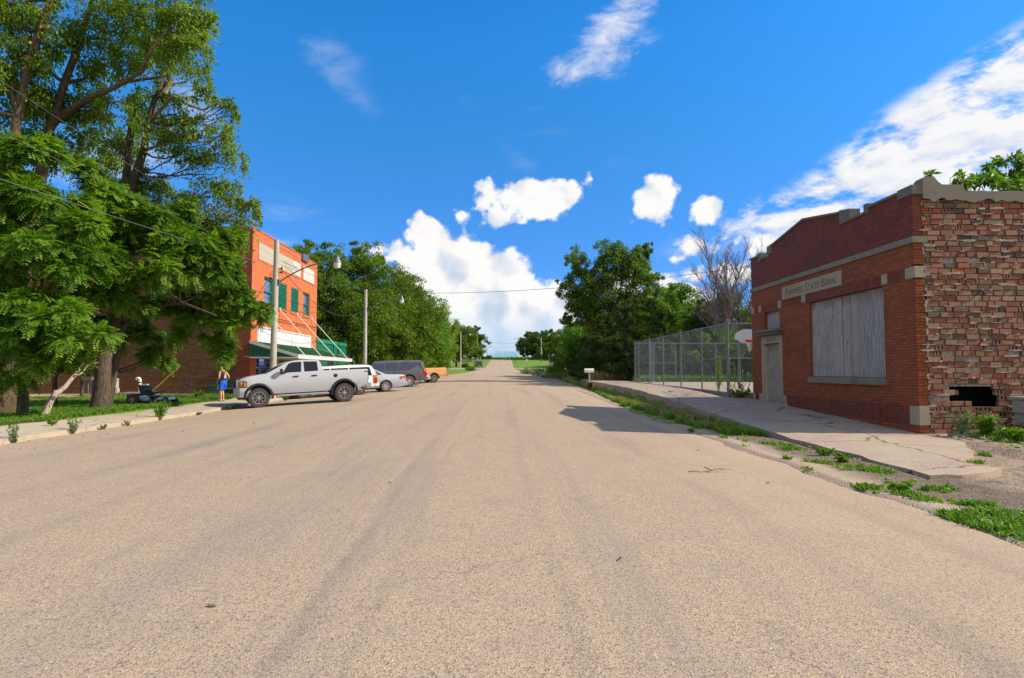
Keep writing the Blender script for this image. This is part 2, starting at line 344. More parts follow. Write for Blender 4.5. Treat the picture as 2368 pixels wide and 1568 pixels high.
    # foliage
    def leaf(name, a, b, tr=.45, rough=.5):
        m, g = new_mat(name); t = attr(g, 'tint')
        c = g.mix(t, rgb(a), rgb(b))
        p = g.n('ShaderNodeBsdfPrincipled'); g.put(p.inputs['Base Color'], c); p.inputs['Roughness'].default_value = rough; p.inputs['Specular IOR Level'].default_value = .3
        tl = g.n('ShaderNodeBsdfTranslucent'); g.put(tl.inputs[0], g.mix(1.0, c, (1.25, 1.35, .35, 1), 'MULTIPLY'))
        mx = g.n('ShaderNodeMixShader'); mx.inputs[0].default_value = tr
        g.nt.links.new(p.outputs[0], mx.inputs[1]); g.nt.links.new(tl.outputs[0], mx.inputs[2])
        o = g.n('ShaderNodeOutputMaterial'); g.nt.links.new(mx.outputs[0], o.inputs[0]); return m
    M['leaf_frond'] = leaf('compound_leaf', (.045, .12, .009), (.23, .38, .030), .44, .42)
    M['leaf_elm'] = leaf('elm_leaf', (.075, .135, .010), (.30, .40, .038), .5)
    M['leaf_mid'] = leaf('broad_leaf', (.042, .10, .008), (.22, .32, .028), .45)
    M['leaf_dark'] = leaf('dark_leaf', (.026, .066, .008), (.105, .175, .020), .35)
    M['leaf_cedar'] = leaf('cedar_needle', (.028, .060, .014), (.085, .135, .030), .3, .7)
    M['leaf_bright'] = leaf('bright_leaf', (.065, .165, .012), (.20, .345, .028), .42)
    M['leaf_dry'] = leaf('dry_leaf', (.20, .11, .03), (.40, .26, .09), .3)
    M['leaf_grey'] = leaf('grey_weed_leaf', (.10, .14, .06), (.24, .30, .13), .3)
    M['blade'] = leaf('grass_blade', (.060, .15, .012), (.20, .34, .035), .35)
    M['blade_dry'] = leaf('dry_grass', (.22, .17, .07), (.42, .33, .16), .3)
    M['flower'] = plain('yellow_flower', (.75, .60, .03), .6)
    # metals, paint, misc
    M['galv'] = plain('galvanised_steel', (.16, .175, .19), .5, .5)
    M['wire'] = plain('chain_wire', (.27, .29, .30), .5, .3)
    M['cable'] = plain('cable', (.045, .045, .05), .7)
    M['cable_pale'] = plain('bare_cable', (.24, .23, .22), .6, .2)
    M['white'] = plain('white_paint', (.68, .68, .65), .45, var=.05)
    M['offwhite'] = plain('old_white_paint', (.56, .53, .46), .6, var=.14, scale=3)
    M['trim_white'] = plain('white_trim', (.60, .59, .55), .5, var=.10, scale=2)
    M['stucco'] = plain('beige_panel', (.42, .37, .28), .85, var=.10, scale=3)
    M['green'] = plain('green_paint', (.012, .20, .115), .45, var=.15)
    M['green_dk'] = plain('dark_green_metal', (.006, .085, .048), .45, var=.2)
    M['green_roof'] = plain('green_roof_metal', (.055, .155, .075), .6, var=.16, scale=3)
    M['black'] = plain('black_plastic', (.018, .018, .02), .45)
    M['rubber'] = plain('dusty_rubber', (.055, .048, .042), .9, bump=.4, scale=30)
    M['chrome'] = plain('chrome', (.62, .62, .62), .18, 1.0, .05)
    M['rim'] = plain('alloy_rim', (.52, .51, .48), .35, .7)
    M['rimdark'] = plain('dark_rim', (.02, .02, .022), .35)
    M['rust'] = plain('rusty_iron', (.07, .032, .022), .85, var=.4)
    M['glassdark'] = plain('tinted_glass', (.006, .008, .016), .06, var=.1, spec=.45)
    M['glasscar'] = plain('car_glass', (.03, .06, .07), .05, var=.1, spec=.8)
    M['glassdusty'] = plain('dusty_glass', (.03, .04, .07), .22, var=.55, scale=2.2)
    M['winglass'] = plain('window_glass', (.13, .17, .26), .10, var=.5, scale=1.2, spec=.8)
    M['red_lamp'] = plain('red_lamp', (.50, .012, .01), .2)
    M['amber'] = plain('amber_lamp', (.85, .20, .015), .2)
    M['head_lamp'] = plain('yellowed_lamp', (.16, .13, .05), .12)
    M['dark_in'] = plain('dark_interior', (.010, .009, .008), .9)
    M['roof_asph'] = plain('roof_felt', (.07, .068, .065), .9)
    M['beige'] = plain('beige_metal', (.40, .355, .28), .6)
    M['pvc'] = plain('white_pvc', (.80, .79, .77), .4, var=.04)
    M['yellow'] = plain('yellow_plastic', (.60, .42, .01), .5)
    M['lightblue'] = plain('pale_blue_paint', (.34, .62, .80), .4, var=.12, coat=.3)
    M['skin'] = plain('skin', (.62, .26, .15), .55, var=.06)
    M['hair'] = plain('dark_hair', (.04, .022, .012), .7)
    M['shirt_dark'] = plain('charcoal_shirt', (.030, .028, .036), .9)
    M['shorts_blue'] = plain('blue_shorts', (.010, .10, .62), .75, var=.2)
    M['lime'] = plain('lime_stripe', (.45, .60, .10), .8)
    M['shirt_red'] = plain('red_shirt', (.42, .06, .035), .8)
    M['jeans'] = plain('dark_jeans', (.02, .026, .045), .85)
    M['net'] = plain('white_net', (.62, .60, .55), .85)
    M['board'] = plain('backboard', (.62, .66, .74), .45, var=.05)
    M['lampglass'] = plain('lamp_refractor', (.70, .68, .62), .25, var=.05)
    M['carved'] = plain('carved_letter', (.13, .105, .085), .95)
    M['shingle'] = plain('grey_shingle', (.34, .35, .38), .9, var=.2, scale=30)
    M['siding'] = plain('pale_blue_siding', (.48, .62, .62), .6, var=.05)
    M['house_brick'] = brick_mat('house_brick', (.40, .13, .06), (.34, .10, .05), (.36, .22, .15), stain=.1, ms=.008)
    M['brownroof'] = plain('brown_roof', (.20, .10, .07), .9)
    M['neon_blue'] = None
    # car paints with road dirt on the lower body
    def paint(name, c, dirtc=(.16, .11, .07), dirt=.6, metal=.0, rough=.35, hi=.75, splat=0.0):
        m, g = new_mat(name); P = objco(g); x, y, z = g.sep(P)
        n = g.noise(P, 5, 6, .7, .3)
        low = g.mr(g.m('ADD', z, g.m('MULTIPLY', n, .5)), .55, hi + .25, 1.0, 0.0)
        col = g.mix(g.m('MULTIPLY', low, dirt), rgb(c), rgb(dirtc))
        col = g.mix(g.m('MULTIPLY', g.mr(g.noise(P, 2, 5, .65), .45, .75), dirt * .25), col, rgb(dirtc))
        if splat:
            s = g.mr(g.noise(g.mapv(P, scale=(1.0, 1, 2.3), rot=(0, .5, 0)), 13, 5, .75), .56, .62)
            fx = g.m('MAXIMUM', g.mr(g.m('ABSOLUTE', g.m('SUBTRACT', x, .72)), .0, .75, 1.0, 0.0), g.mr(g.m('ABSOLUTE', g.m('SUBTRACT', x, -2.35)), .0, .5, 1.0, 0.0))
            fz = g.mr(z, .5, 1.02, 1.5, 0.0)
            col = g.mix(g.m('MULTIPLY', s, g.m('MULTIPLY', fx, fz), clamp=True), col, (.13, .085, .05, 1))
        r = g.m('ADD', rough, g.m('MULTIPLY', low, .4))
        return finish(m, g, col, r, metal=metal, coat=.25)
    M['paint_silver'] = paint('silver_truck_paint', (.42, .43, .45), dirt=.25, rough=.35, splat=1, hi=.35)
    M['paint_white'] = paint('white_suv_paint', (.76, .76, .73), dirt=.3, rough=.3, hi=.4)
    M['paint_sedan'] = paint('silver_sedan_paint', (.40, .44, .52), dirt=.15, metal=.35, rough=.3, hi=.2)
    M['paint_dark'] = paint('dusty_dark_paint', (.045, .046, .052), dirtc=(.15, .115, .08), dirt=.55, rough=.5, hi=1.0)
    M['paint_orange'] = paint('orange_tan_paint', (.62, .29, .10), dirt=.2, rough=.4, hi=.3)
    M['paint_teal'] = paint('dark_teal_paint', (.02, .055, .07), dirt=.3, rough=.3, hi=.4)
    M['paint_navy'] = paint('navy_paint', (.012, .030, .11), dirt=.05, rough=.2, hi=.1)
    for nm, c, s in (('neon_blue', (.06, .04, .6), .5), ('neon_white', (.42, .46, .58), .6), ('neon_cyan', (.10, .34, .52), .6)):
        m, g = new_mat(nm); e = g.n('ShaderNodeEmission'); e.inputs[0].default_value = rgb(c); e.inputs[1].default_value = s
        o = g.n('ShaderNodeOutputMaterial'); g.nt.links.new(e.outputs[0], o.inputs[0]); M[nm] = m
build_mats()

# ------------------------------------------------------------------ mesh helpers
rnd = random.Random(7)
def link(o, parent=None):
    COL.objects.link(o)
    if parent is not None: o.parent = parent
    return o
def tag(o, label=None, cat=None, group=None, kind=None):
    if label: o['label'] = label
    if cat: o['category'] = cat
    if group: o['group'] = group
    if kind: o['kind'] = kind
    return o
def thing(name, label, cat, loc=(0, 0, 0), rz=0.0, group=None, rot=None):
    o = bpy.data.objects.new(name, None); COL.objects.link(o)
    o.location = loc; o.rotation_euler = rot if rot else (0, 0, rz); o.empty_display_size = .3
    return tag(o, label, cat, group)

class MB:
    "collects shapes; build() links them as one mesh object"
    def __init__(s): s.v = []; s.f = []; s.c = []; s.col = None
    def add(s, vs, fs):
        b = len(s.v); s.v += [tuple(v) for v in vs]; s.f += [tuple(b + i for i in f) for f in fs]
        s.c += [s.col] * len(fs)
        return s
    def box(s, x0, x1, y0, y1, z0, z1):
        return s.add([(x0, y0, z0), (x1, y0, z0), (x1, y1, z0), (x0, y1, z0), (x0, y0, z1), (x1, y0, z1), (x1, y1, z1), (x0, y1, z1)],
                     [(0, 3, 2, 1), (4, 5, 6, 7), (0, 1, 5, 4), (1, 2, 6, 5), (2, 3, 7, 6), (3, 0, 4, 7)])
    def cbox(s, x, y, z, sx, sy, sz): return s.box(x - sx / 2, x + sx / 2, y - sy / 2, y + sy / 2, z - sz / 2, z + sz / 2)
    def rbox(s, x0, x1, y0, y1, z0, z1, b=.02):
        "box with chamfered edges"
        bm = bmesh.new(); bmesh.ops.create_cube(bm, size=1)
        for v in bm.verts: v.co = Vector(((x0 + x1) / 2 + v.co.x * (x1 - x0), (y0 + y1) / 2 + v.co.y * (y1 - y0), (z0 + z1) / 2 + v.co.z * (z1 - z0)))
        bmesh.ops.bevel(bm, geom=bm.edges[:], offset=b, segments=2, profile=.6, affect='EDGES')
        s.bm(bm); return s
    def bm(s, bm, mat=None):
        bm.verts.ensure_lookup_table(); bm.verts.index_update()
        vs = [(mat @ v.co if mat else v.co) for v in bm.verts]
        s.add(vs, [[v.index for v in f.verts] for f in bm.faces]); bm.free(); return s
    def tube(s, pts, rad, n=8, cap=True):
        pts = [Vector(p) for p in pts]
        if not hasattr(rad, '__len__'): rad = [rad] * len(pts)
        base = len(s.v); prev = None; vs = []
        for i, p in enumerate(pts):
            a = pts[max(i - 1, 0)]; b = pts[min(i + 1, len(pts) - 1)]; t = (b - a)
            t = t.normalized() if t.length > 1e-9 else Vector((0, 0, 1))
            if prev is None:
                u = t.orthogonal().normalized()
            else:
                u = prev - t * prev.dot(t); u = u.normalized() if u.length > 1e-6 else t.orthogonal().normalized()
            prev = u; w = t.cross(u)
            for k in range(n):
                an = 2 * math.pi * k / n
                vs.append(p + (u * math.cos(an) + w * math.sin(an)) * rad[i])
        fs = []
        for i in range(len(pts) - 1):
            for k in range(n):
                k2 = (k + 1) % n; fs.append((i * n + k, i * n + k2, (i + 1) * n + k2, (i + 1) * n + k))
        if cap: fs.append(tuple(range(n - 1, -1, -1))); fs.append(tuple((len(pts) - 1) * n + k for k in range(n)))
        return s.add(vs, fs)
    def lathe(s, prof, o=(0, 0, 0), axis='z', n=24):
        "prof: list of (radius, height along axis)"
        vs = []; o = Vector(o)
        for r, h in prof:
            for k in range(n):
                a = 2 * math.pi * k / n; c, d = r * math.cos(a), r * math.sin(a)
                q = {'z': (c, d, h), 'y': (c, h, d), 'x': (h, c, d)}[axis]; vs.append(o + Vector(q))
        fs = []
        for i in range(len(prof) - 1):
            for k in range(n):
                k2 = (k + 1) % n; fs.append((i * n + k, i * n + k2, (i + 1) * n + k2, (i + 1) * n + k))
        return s.add(vs, fs)
    def prism(s, poly, y0, y1, axis='y'):
        "poly: (a, b) outline extruded along the axis; y: (x,z), x: (y,z), z: (x,y)"
        f = {'y': lambda a, b, t: (a, t, b), 'x': lambda a, b, t: (t, a, b), 'z': lambda a, b, t: (a, b, t)}[axis]
        n = len(poly); vs = [f(a, b, y0) for a, b in poly] + [f(a, b, y1) for a, b in poly]
        return s.add(vs, [tuple(range(n)), tuple(range(2 * n - 1, n - 1, -1))] + [(i, (i + 1) % n, n + (i + 1) % n, n + i) for i in range(n)])
    def build(s, name, mat, parent=None, smooth=None, world=True, label=None, at=None):
        me = bpy.data.meshes.new(name)
        off = Vector((0, 0, 0))
        if parent is not None and world: off = parent.location
        if at is not None: off = Vector(at)
        me.from_pydata([(v[0] - off.x, v[1] - off.y, v[2] - off.z) for v in s.v], [], s.f)
        bm = bmesh.new(); bm.from_mesh(me); bmesh.ops.recalc_face_normals(bm, faces=bm.faces[:]); bm.to_mesh(me); bm.free()
        if any(c is not None for c in s.c):
            a = me.attributes.new('tint', 'FLOAT_COLOR', 'FACE')
            a.data.foreach_set('color', [q for c in s.c for q in ((c or (.5, .5, .5)) + (1,) if len(c or (.5, .5, .5)) == 3 else c)])
        if smooth is not None:
            me.shade_smooth(); me.set_sharp_from_angle(angle=R(smooth))
        me.materials.append(mat)
        o = bpy.data.objects.new(name, me); link(o, parent)
        if at is not None: o.location = at
        if label: o['label'] = label
        return o

def np_mesh(name, verts, nper, mat, parent=None, tint=None, world=True, smooth=False):
    "many separate faces of nper corners each from an (N*nper,3) array"
    verts = np.asarray(verts, dtype=np.float32).reshape(-1, 3); n = len(verts); m = n // nper
    off = np.array(parent.location if (parent is not None and world) else (0, 0, 0), dtype=np.float32)
    verts = verts - off
    me = bpy.data.meshes.new(name); me.vertices.add(n); me.vertices.foreach_set('co', verts.ravel())
    me.loops.add(n); me.loops.foreach_set('vertex_index', np.arange(n, dtype=np.int32))
    me.polygons.add(m); me.polygons.foreach_set('loop_start', np.arange(0, n, nper, dtype=np.int32))
    me.update(calc_edges=True)
    if tint is not None:
        a = me.attributes.new('tint', 'FLOAT', 'FACE'); a.data.foreach_set('value', np.asarray(tint, dtype=np.float32))
    me.materials.append(mat)
    return link(bpy.data.objects.new(name, me), parent)

def eval_mesh(o, name):
    "freeze modifiers / text into a plain mesh"
    dg = bpy.context.evaluated_depsgraph_get(); dg.update()
    me = bpy.data.meshes.new_from_object(o.evaluated_get(dg)); me.name = name
    return me
def text_part(body, size, mat, parent, matrix, name='lettering', extrude=.004, caps=False, spacing=1.0, xs=1.0, offset=0.0):
    cu = bpy.data.curves.new('text', 'FONT'); cu.body = body; cu.size = size; cu.extrude = extrude; cu.align_x = 'CENTER'; cu.align_y = 'CENTER'; cu.space_character = spacing
    cu.offset = offset
    if caps:
        cu.small_caps_scale = .78
        for ch, f in zip(body, cu.body_format): f.use_small_caps = ch.islower()
    t = bpy.data.objects.new('text', cu); COL.objects.link(t)
    bpy.context.view_layer.update()
    me = eval_mesh(t, name); bpy.data.objects.remove(t); bpy.data.curves.remove(cu)
    me.transform(Matrix.Diagonal((xs, 1, 1, 1))); me.transform(matrix); me.transform(Matrix.Translation(-Vector(parent.location)))
    me.materials.clear(); me.materials.append(mat)
    return link(bpy.data.objects.new(name, me), parent)

# ------------------------------------------------------------------ terrain
def ip(x, xs, ys): return float(np.interp(x, xs, ys))
CYs = [-60, -20, 0, 13, 20, 27, 43, 60, 80, 100, 120, 140, 160, 180, 200, 225, 240, 300, 600, 3000]
CZs = [-.8, -.25, .0, .19, .27, .35, .52, .74, 1.0, 1.25, 1.55, 1.95, 2.5, 3.3, 4.35, 5.75, 6.1, 6.0, 4, -20]
def cz(Y): return ip(Y, CYs, CZs)
def kz(Y): return ip(Y, [-20, 5, 22, 45, 90, 300], [.0010, .0013, .0038, .0030, .0012, .0004])
def zr(X, Y):
    return cz(Y) - kz(Y) * (min(max(X, -11.6), 6.2) + 2) ** 2
def zs(Y):   # level of the raised walk on the right
    return ip(Y, [-30, 0, 6, 9, 12, 14.2, 17, 20.9, 24, 27, 30, 34, 40, 46, 60, 80], [-.3, -.02, .0, .055, .10, .14, .26, .43, .56, .67, .75, .80, .85, .90, 1.0, 1.1])
def zl(Y):   # lawn on the left
    return ip(Y, [-30, 0, 13, 20, 27, 33, 45, 60, 80], [-.3, .02, .12, .2, .26, .36, .50, .75, 1.02])
XL = ([-60, 13, 21, 62, 75, 95, 130, 160, 225, 260], [-10.7, -10.75, -11.2, -11.2, -8.6, -6.4, -5.2, -4.1, -3.7, -3.7])
XR = ([-60, 5, 9, 16, 22, 30, 45, 82, 100, 130, 160, 225, 260], [4.8, 4.7, 4.6, 4.6, 4.7, 5.3, 6.2, 6.2, 5.0, 3.7, 3.3, 3.9, 3.9])
def xl(Y): return ip(Y, *XL)
def xr(Y): return ip(Y, *XR)
def sm(a, b, t):
    t = min(max((t - a) / (b - a), 0), 1); return t * t * (3 - 2 * t)
def ground_z(X, Y, under=True):
    L, Rr = xl(Y), xr(Y)
    road = zr(X, Y)
    far = sm(70, 110, Y)
    left = zl(min(Y, 80)) if Y < 80 else cz(Y)
    left = left * (1 - far) + (cz(Y) - .10 * sm(5, 20, abs(X))) * far
    right = zs(min(Y, 80)) * (1 - far) + cz(Y) * far
    if X <= L - .05:
        z = left if X < -13 or Y > 62 else (zr(L, Y) + .02 if X > L - 1.75 else left - .1)
        if X > -13 and Y <= 62: z = min(z, zr(L, Y) + .05)
        if Y > 62:
            t = sm(0, 3, L - X); z = (road + .02) * (1 - t) + left * t
        return z
    if X >= Rr + .05:
        if X < 6.35 and Y < 62: return road + .015 + .02 * math.sin(X * 5 + Y * 2) * (1 if X > Rr + .3 else 0)
        if Y < 9.2:
            t = sm(Rr, 9, X); return (road + .01) * (1 - t) + right * t
        if X < 9.8 and Y < 46.2: return min(right - .12, road + .6)
        if Y > 62:
            t = sm(0, 4, X - Rr); return (road + .02) * (1 - t) + right * t
        return right
    return road - (.14 if under else 0)
# long rays of ground: dense near the camera, wide far away
def span(a, b, n): return list(np.linspace(a, b, n, endpoint=False))
xs = [-2500, -1200, -600, -300, -160] + span(-120, -40, 14) + span(-40, -14, 24) + span(-14, -10.4, 19) + span(-10.4, 4.4, 12) + span(4.4, 10.4, 32) + span(10.4, 40, 28) + span(40, 120, 14) + [120, 160, 300, 600, 1200, 2500]
ys = [-60, -40, -20, -10] + span(-5, 62, 120) + span(62, 120, 40) + span(120, 260, 48) + span(260, 400, 10) + [400, 600, 1200, 3000]
def grid(name, xs, ys, zf, mat, attrs=None):
    vs = [(x, y, zf(x, y)) for y in ys for x in xs]; nx = len(xs)
    fs = [(j * nx + i, j * nx + i + 1, (j + 1) * nx + i + 1, (j + 1) * nx + i) for j in range(len(ys) - 1) for i in range(nx - 1)]
    me = bpy.data.meshes.new(name); me.from_pydata(vs, [], fs); me.shade_smooth()
    if attrs:
        for k, f in attrs.items():
            a = me.attributes.new(k, 'FLOAT', 'POINT'); a.data.foreach_set('value', [f(v[0], v[1]) for v in vs])
    me.materials.append(mat); o = bpy.data.objects.new(name, me); return link(o)
def dirtf(X, Y):
    if Y < 62:
        if xr(Y) - .3 < X < 6.5: return .75 if Y < 17 else (.45 if Y < 25 else .35)
        if X >= 6.5 and Y < 12.4: return 1.0 if Y < 11.0 or X < 10 else .5
        if X >= 9.6 and Y < 14.3: return ip(X, [9.7, 10.6, 11.2], [1.0, .7, .2]) if Y > 12.4 else .8
        if 9.7 < X < 21 and Y < 24: return 1.0
        if X < -12.8 and 26 < Y < 34 and X < -18.2: return .62
        if X < -15 and Y > 20: return .45
        if 8.8 < X and Y > 41: return .6
    if 62 < Y < 90 and X > 6 and X < 14: return .4
    return .1
g_ = grid('ground', xs, ys, ground_z, M['ground'], {'dirt': dirtf}); tag(g_, kind='structure')

def strip(name, ys, lf, rf, zf, mat, nx=16, skirt=None, kind='structure'):
    vs = []; 
    for y in ys:
        a, b = lf(y), rf(y)
        for i in range(nx + 1):
            x = a + (b - a) * i / nx; vs.append((x, y, zf(x, y)))
    fs = [(j * (nx + 1) + i, j * (nx + 1) + i + 1, (j + 1) * (nx + 1) + i + 1, (j + 1) * (nx + 1) + i) for j in range(len(ys) - 1) for i in range(nx)]
    if skirt:
        n0 = len(vs); ring = [(0, j) for j in range(len(ys))]
        edge = [i for i in range(nx + 1)] + [j * (nx + 1) + nx for j in range(1, len(ys))] + [(len(ys) - 1) * (nx + 1) + i for i in range(nx - 1, -1, -1)] + [j * (nx + 1) for j in range(len(ys) - 2, 0, -1)]
        for e in edge: x, y, z = vs[e]; vs.append((x, y, z - skirt))
        k = len(edge)
        for i in range(k): fs.append((edge[i], n0 + i, n0 + (i + 1) % k, edge[(i + 1) % k]))
    me = bpy.data.meshes.new(name); me.from_pydata(vs, [], fs)
    bm = bmesh.new(); bm.from_mesh(me); bmesh.ops.recalc_face_normals(bm, faces=bm.faces[:]); bm.to_mesh(me); bm.free()
    me.shade_smooth(); me.set_sharp_from_angle(angle=R(35)); me.materials.append(mat)
    o = link(bpy.data.objects.new(name, me)); return tag(o, kind=kind)
jit = lambda y, s, a: a * (math.sin(y * 1.9 + s) + math.sin(y * 4.3 + s * 2) * .5 + math.sin(y * 9.1 + s * 3) * .3)
ry = span(-60, -4, 20) + span(-4, 62, 220) + span(62, 130, 70) + span(130, 252, 70)
strip('road', ry, lambda y: xl(y), lambda y: xr(y) + jit(y, 1, .07 if y < 45 else .1), lambda x, y: zr(x, y) + .012, M['road'], 24)
# side street crossing near y = 147
sy = span(142.5, 151, 6) + [151]
def side(name, a, b):
    strip(name, sy, lambda y: a, lambda y: b, lambda x, y: ground_z(x, y, False) + .03, M['court'], 14)
side('side_street', -60, -4.6); side('side_street', 3.6, 60)
# left walk with its kerb
lw_y = span(-30, 33, 110) + span(33, 56, 30) + [56]
strip('sidewalk', lw_y, lambda y: -12.85 + jit(y, 4, .05) if y < 32.9 else -13.58, lambda y: xl(y) + .0 + jit(y, 2, .02),
      lambda x, y: zr(xl(y), y) + .13 + (xl(y) - x) * .035, M['walk_l'], 6, skirt=.32)
# right walk: its slab edge is broken at the near end
rw_y = span(9.1, 46, 120) + [46]
def rw_l(y): return 6.4 + jit(y, 5, .035)
def rw_r(y):
    if y < 12.8: return ip(y, [9.1, 9.6, 10.4, 11.5, 12.8], [6.9, 8.0, 7.7, 8.9, 9.75]) + jit(y, 7, .05)
    if y < 23.6: return 9.74
    return ip(y, [23.6, 24.2, 46], [9.2, 8.93, 8.93])
strip('sidewalk', rw_y, rw_l, rw_r, lambda x, y: zs(y) + .0 + .006 * math.sin(x * 9 + y * 4), M['walk_r'], 12, skirt=.55)
# old retaining wall beyond it
rt_y = span(46, 63, 30) + [63]
rw = strip('retaining_wall', rt_y, lambda y: 6.35 + (y - 46) * .02 + jit(y, 3, .05), lambda y: 6.75 + (y - 46) * .02, lambda x, y: zs(y) + .02 + .05 * math.sin(y * 3.1), M['conc'], 2, skirt=.75, kind=None)
tag(rw, 'crumbling low concrete retaining wall beside the road past the mailbox', 'retaining wall')
# court
ct_y = span(24.0, 40.9, 24) + [40.9]
strip('court_slab', ct_y, lambda y: 9.06, lambda y: 23, lambda x, y: ip(y, [24, 27, 41], [.74, .775, .875]), M['court'], 10, skirt=.3)
# corn field on the crest
def crop():
    r = np.random.RandomState(3); n = 26000
    X = r.uniform(-90, 130, n); Y = 254 + r.rand(n) ** 1.5 * 14
    Z = np.array([ground_z(a, b) for a, b in zip(X, Y)])
    h = r.uniform(.7, 1.5, n); an = r.uniform(0, 6.28, n); w = .22
    p = np.stack([X, Y, Z], 1); up = np.stack([r.normal(0, .12, n), r.normal(0, .12, n), np.ones(n)], 1) * h[:, None]
    s = np.stack([np.cos(an), np.sin(an), np.zeros(n)], 1) * w
    q = np.stack([p - s, p + s, p + up + s * .6, p + up - s * .6], 1)
    o = np_mesh('corn_field', q, 4, M['leaf_bright'], tint=r.rand(n)); tag(o, 'green corn crop along the crest of the hill', 'crop', kind='stuff')
crop()

# ------------------------------------------------------------------ plants
def unit(a): return a / np.maximum(np.linalg.norm(a, axis=-1, keepdims=True), 1e-9)
def quads(p, ax, sd, L, Wd, bend=0.0):
    "rhombic leaves: p base, ax along, sd sideways"
    mid = p + ax * (L * .45)[:, None]
    tip = p + ax * L[:, None] + np.array([0, 0, -1.0]) * (L * bend)[:, None]
    return np.stack([p, mid + sd * (Wd * .5)[:, None], tip, mid - sd * (Wd * .5)[:, None]], 1)
def blob_points(blobs, n, r, shell=.55, clump=.34, nclump=None):
    "clumped points in ellipsoids [(c, (rx,ry,rz), weight)]; returns points and outward directions"
    wts = np.array([b[1][0] * b[1][2] * (b[2] if len(b) > 2 else 1) for b in blobs]); cnt = np.maximum((wts / wts.sum() * n).astype(int), 4)
    P, D = [], []
    for b, k in zip(blobs, cnt):
        c, rad = np.array(b[0]), np.array(b[1])
        m = max(5, int(nclump or k / 90))
        d = unit(r.normal(size=(m, 3))); rr = shell + (1 - shell) * r.rand(m) ** .6
        cc = d * rr[:, None]; cs = clump * r.uniform(.6, 1.3, m)
        idx = r.randint(0, m, k)
        o = r.normal(size=(k, 3)); o = unit(o) * (r.rand(k) ** .4)[:, None] * cs[idx][:, None]
        q = cc[idx] + o
        P.append(c + q * rad); D.append(unit(q + .4 * o / cs[idx][:, None]))
    return np.concatenate(P), np.concatenate(D)
def simple_leaves(blobs, n, r, size, droop=.35, aspect=.55, shell=.5, clump=.34, nclump=None, hang=0.0):
    p, d = blob_points(blobs, n, r, shell, clump, nclump)
    k = len(p)
    if hang:   # short hanging twigs: leaves strung below their clump
        g = np.round(p[:, :2] * 5.5) / 5.5 + .03 * np.sin(p[:, 2:3] * 7); m = r.rand(k) < .5
        p[m, :2] = g[m] + r.normal(0, .025, (m.sum(), 2)); p[m, 2] -= r.exponential(hang, m.sum())
    ax = unit(d * .6 + r.normal(size=(k, 3)) * .6 + np.array([0, 0, -droop]))
    sd = unit(np.cross(ax, unit(r.normal(size=(k, 3)) * .8 + np.array([0, 0, 1.0]))))
    L = size * r.uniform(.6, 1.4, k)
    t = np.clip(.45 + r.normal(0, .26, k) + .10 * np.sin(p[:, 0] * 2.1 + p[:, 2] * 1.7) , 0, 1)
    return quads(p, ax, sd, L, L * aspect, .15), t
def fronds(blobs, n, r, L=.55, nl=9, droop=.45, shell=.6, clump=.34, nclump=None):
    "compound leaves: pairs of leaflets along a drooping rachis"
    p, d = blob_points(blobs, n, r, shell, clump, nclump); k = len(p)
    h = d.copy(); h[:, 2] *= .4
    ax = unit(h + r.normal(size=(k, 3)) * .62 + np.array([0, 0, .05])); sd = unit(np.cross(ax, np.array([0, 0, 1.0]) + r.normal(size=(k, 3)) * .35))
    Ls = L * r.uniform(.65, 1.25, k); out = []; tt = []
    t0 = np.clip(.45 + r.normal(0, .24, k) + .12 * np.sin(p[:, 0] * 2.3 + p[:, 2] * 1.9), 0, 1)
    for i in range(nl):
        u = (i + 1) / nl
        c = p + ax * (Ls * u)[:, None] + np.array([0, 0, -1.0]) * (Ls * droop * u * u)[:, None]
        tang = unit(ax + np.array([0, 0, -2 * droop * u]))
        ll = Ls * .30 * (1 - .5 * abs(u - .45))
        for sgn in (-1, 1):
            la = unit(sd * sgn + tang * .45 + np.array([0, 0, -.22]))
            lw = unit(np.cross(la, unit(np.cross(sd, tang) + r.normal(size=(k, 3)) * .15)))
            out.append(quads(c, la, lw, ll, Ls * .105, .12)); tt.append(np.clip(t0 + r.normal(0, .05, k), 0, 1))
    return np.concatenate(out), np.concatenate(tt)

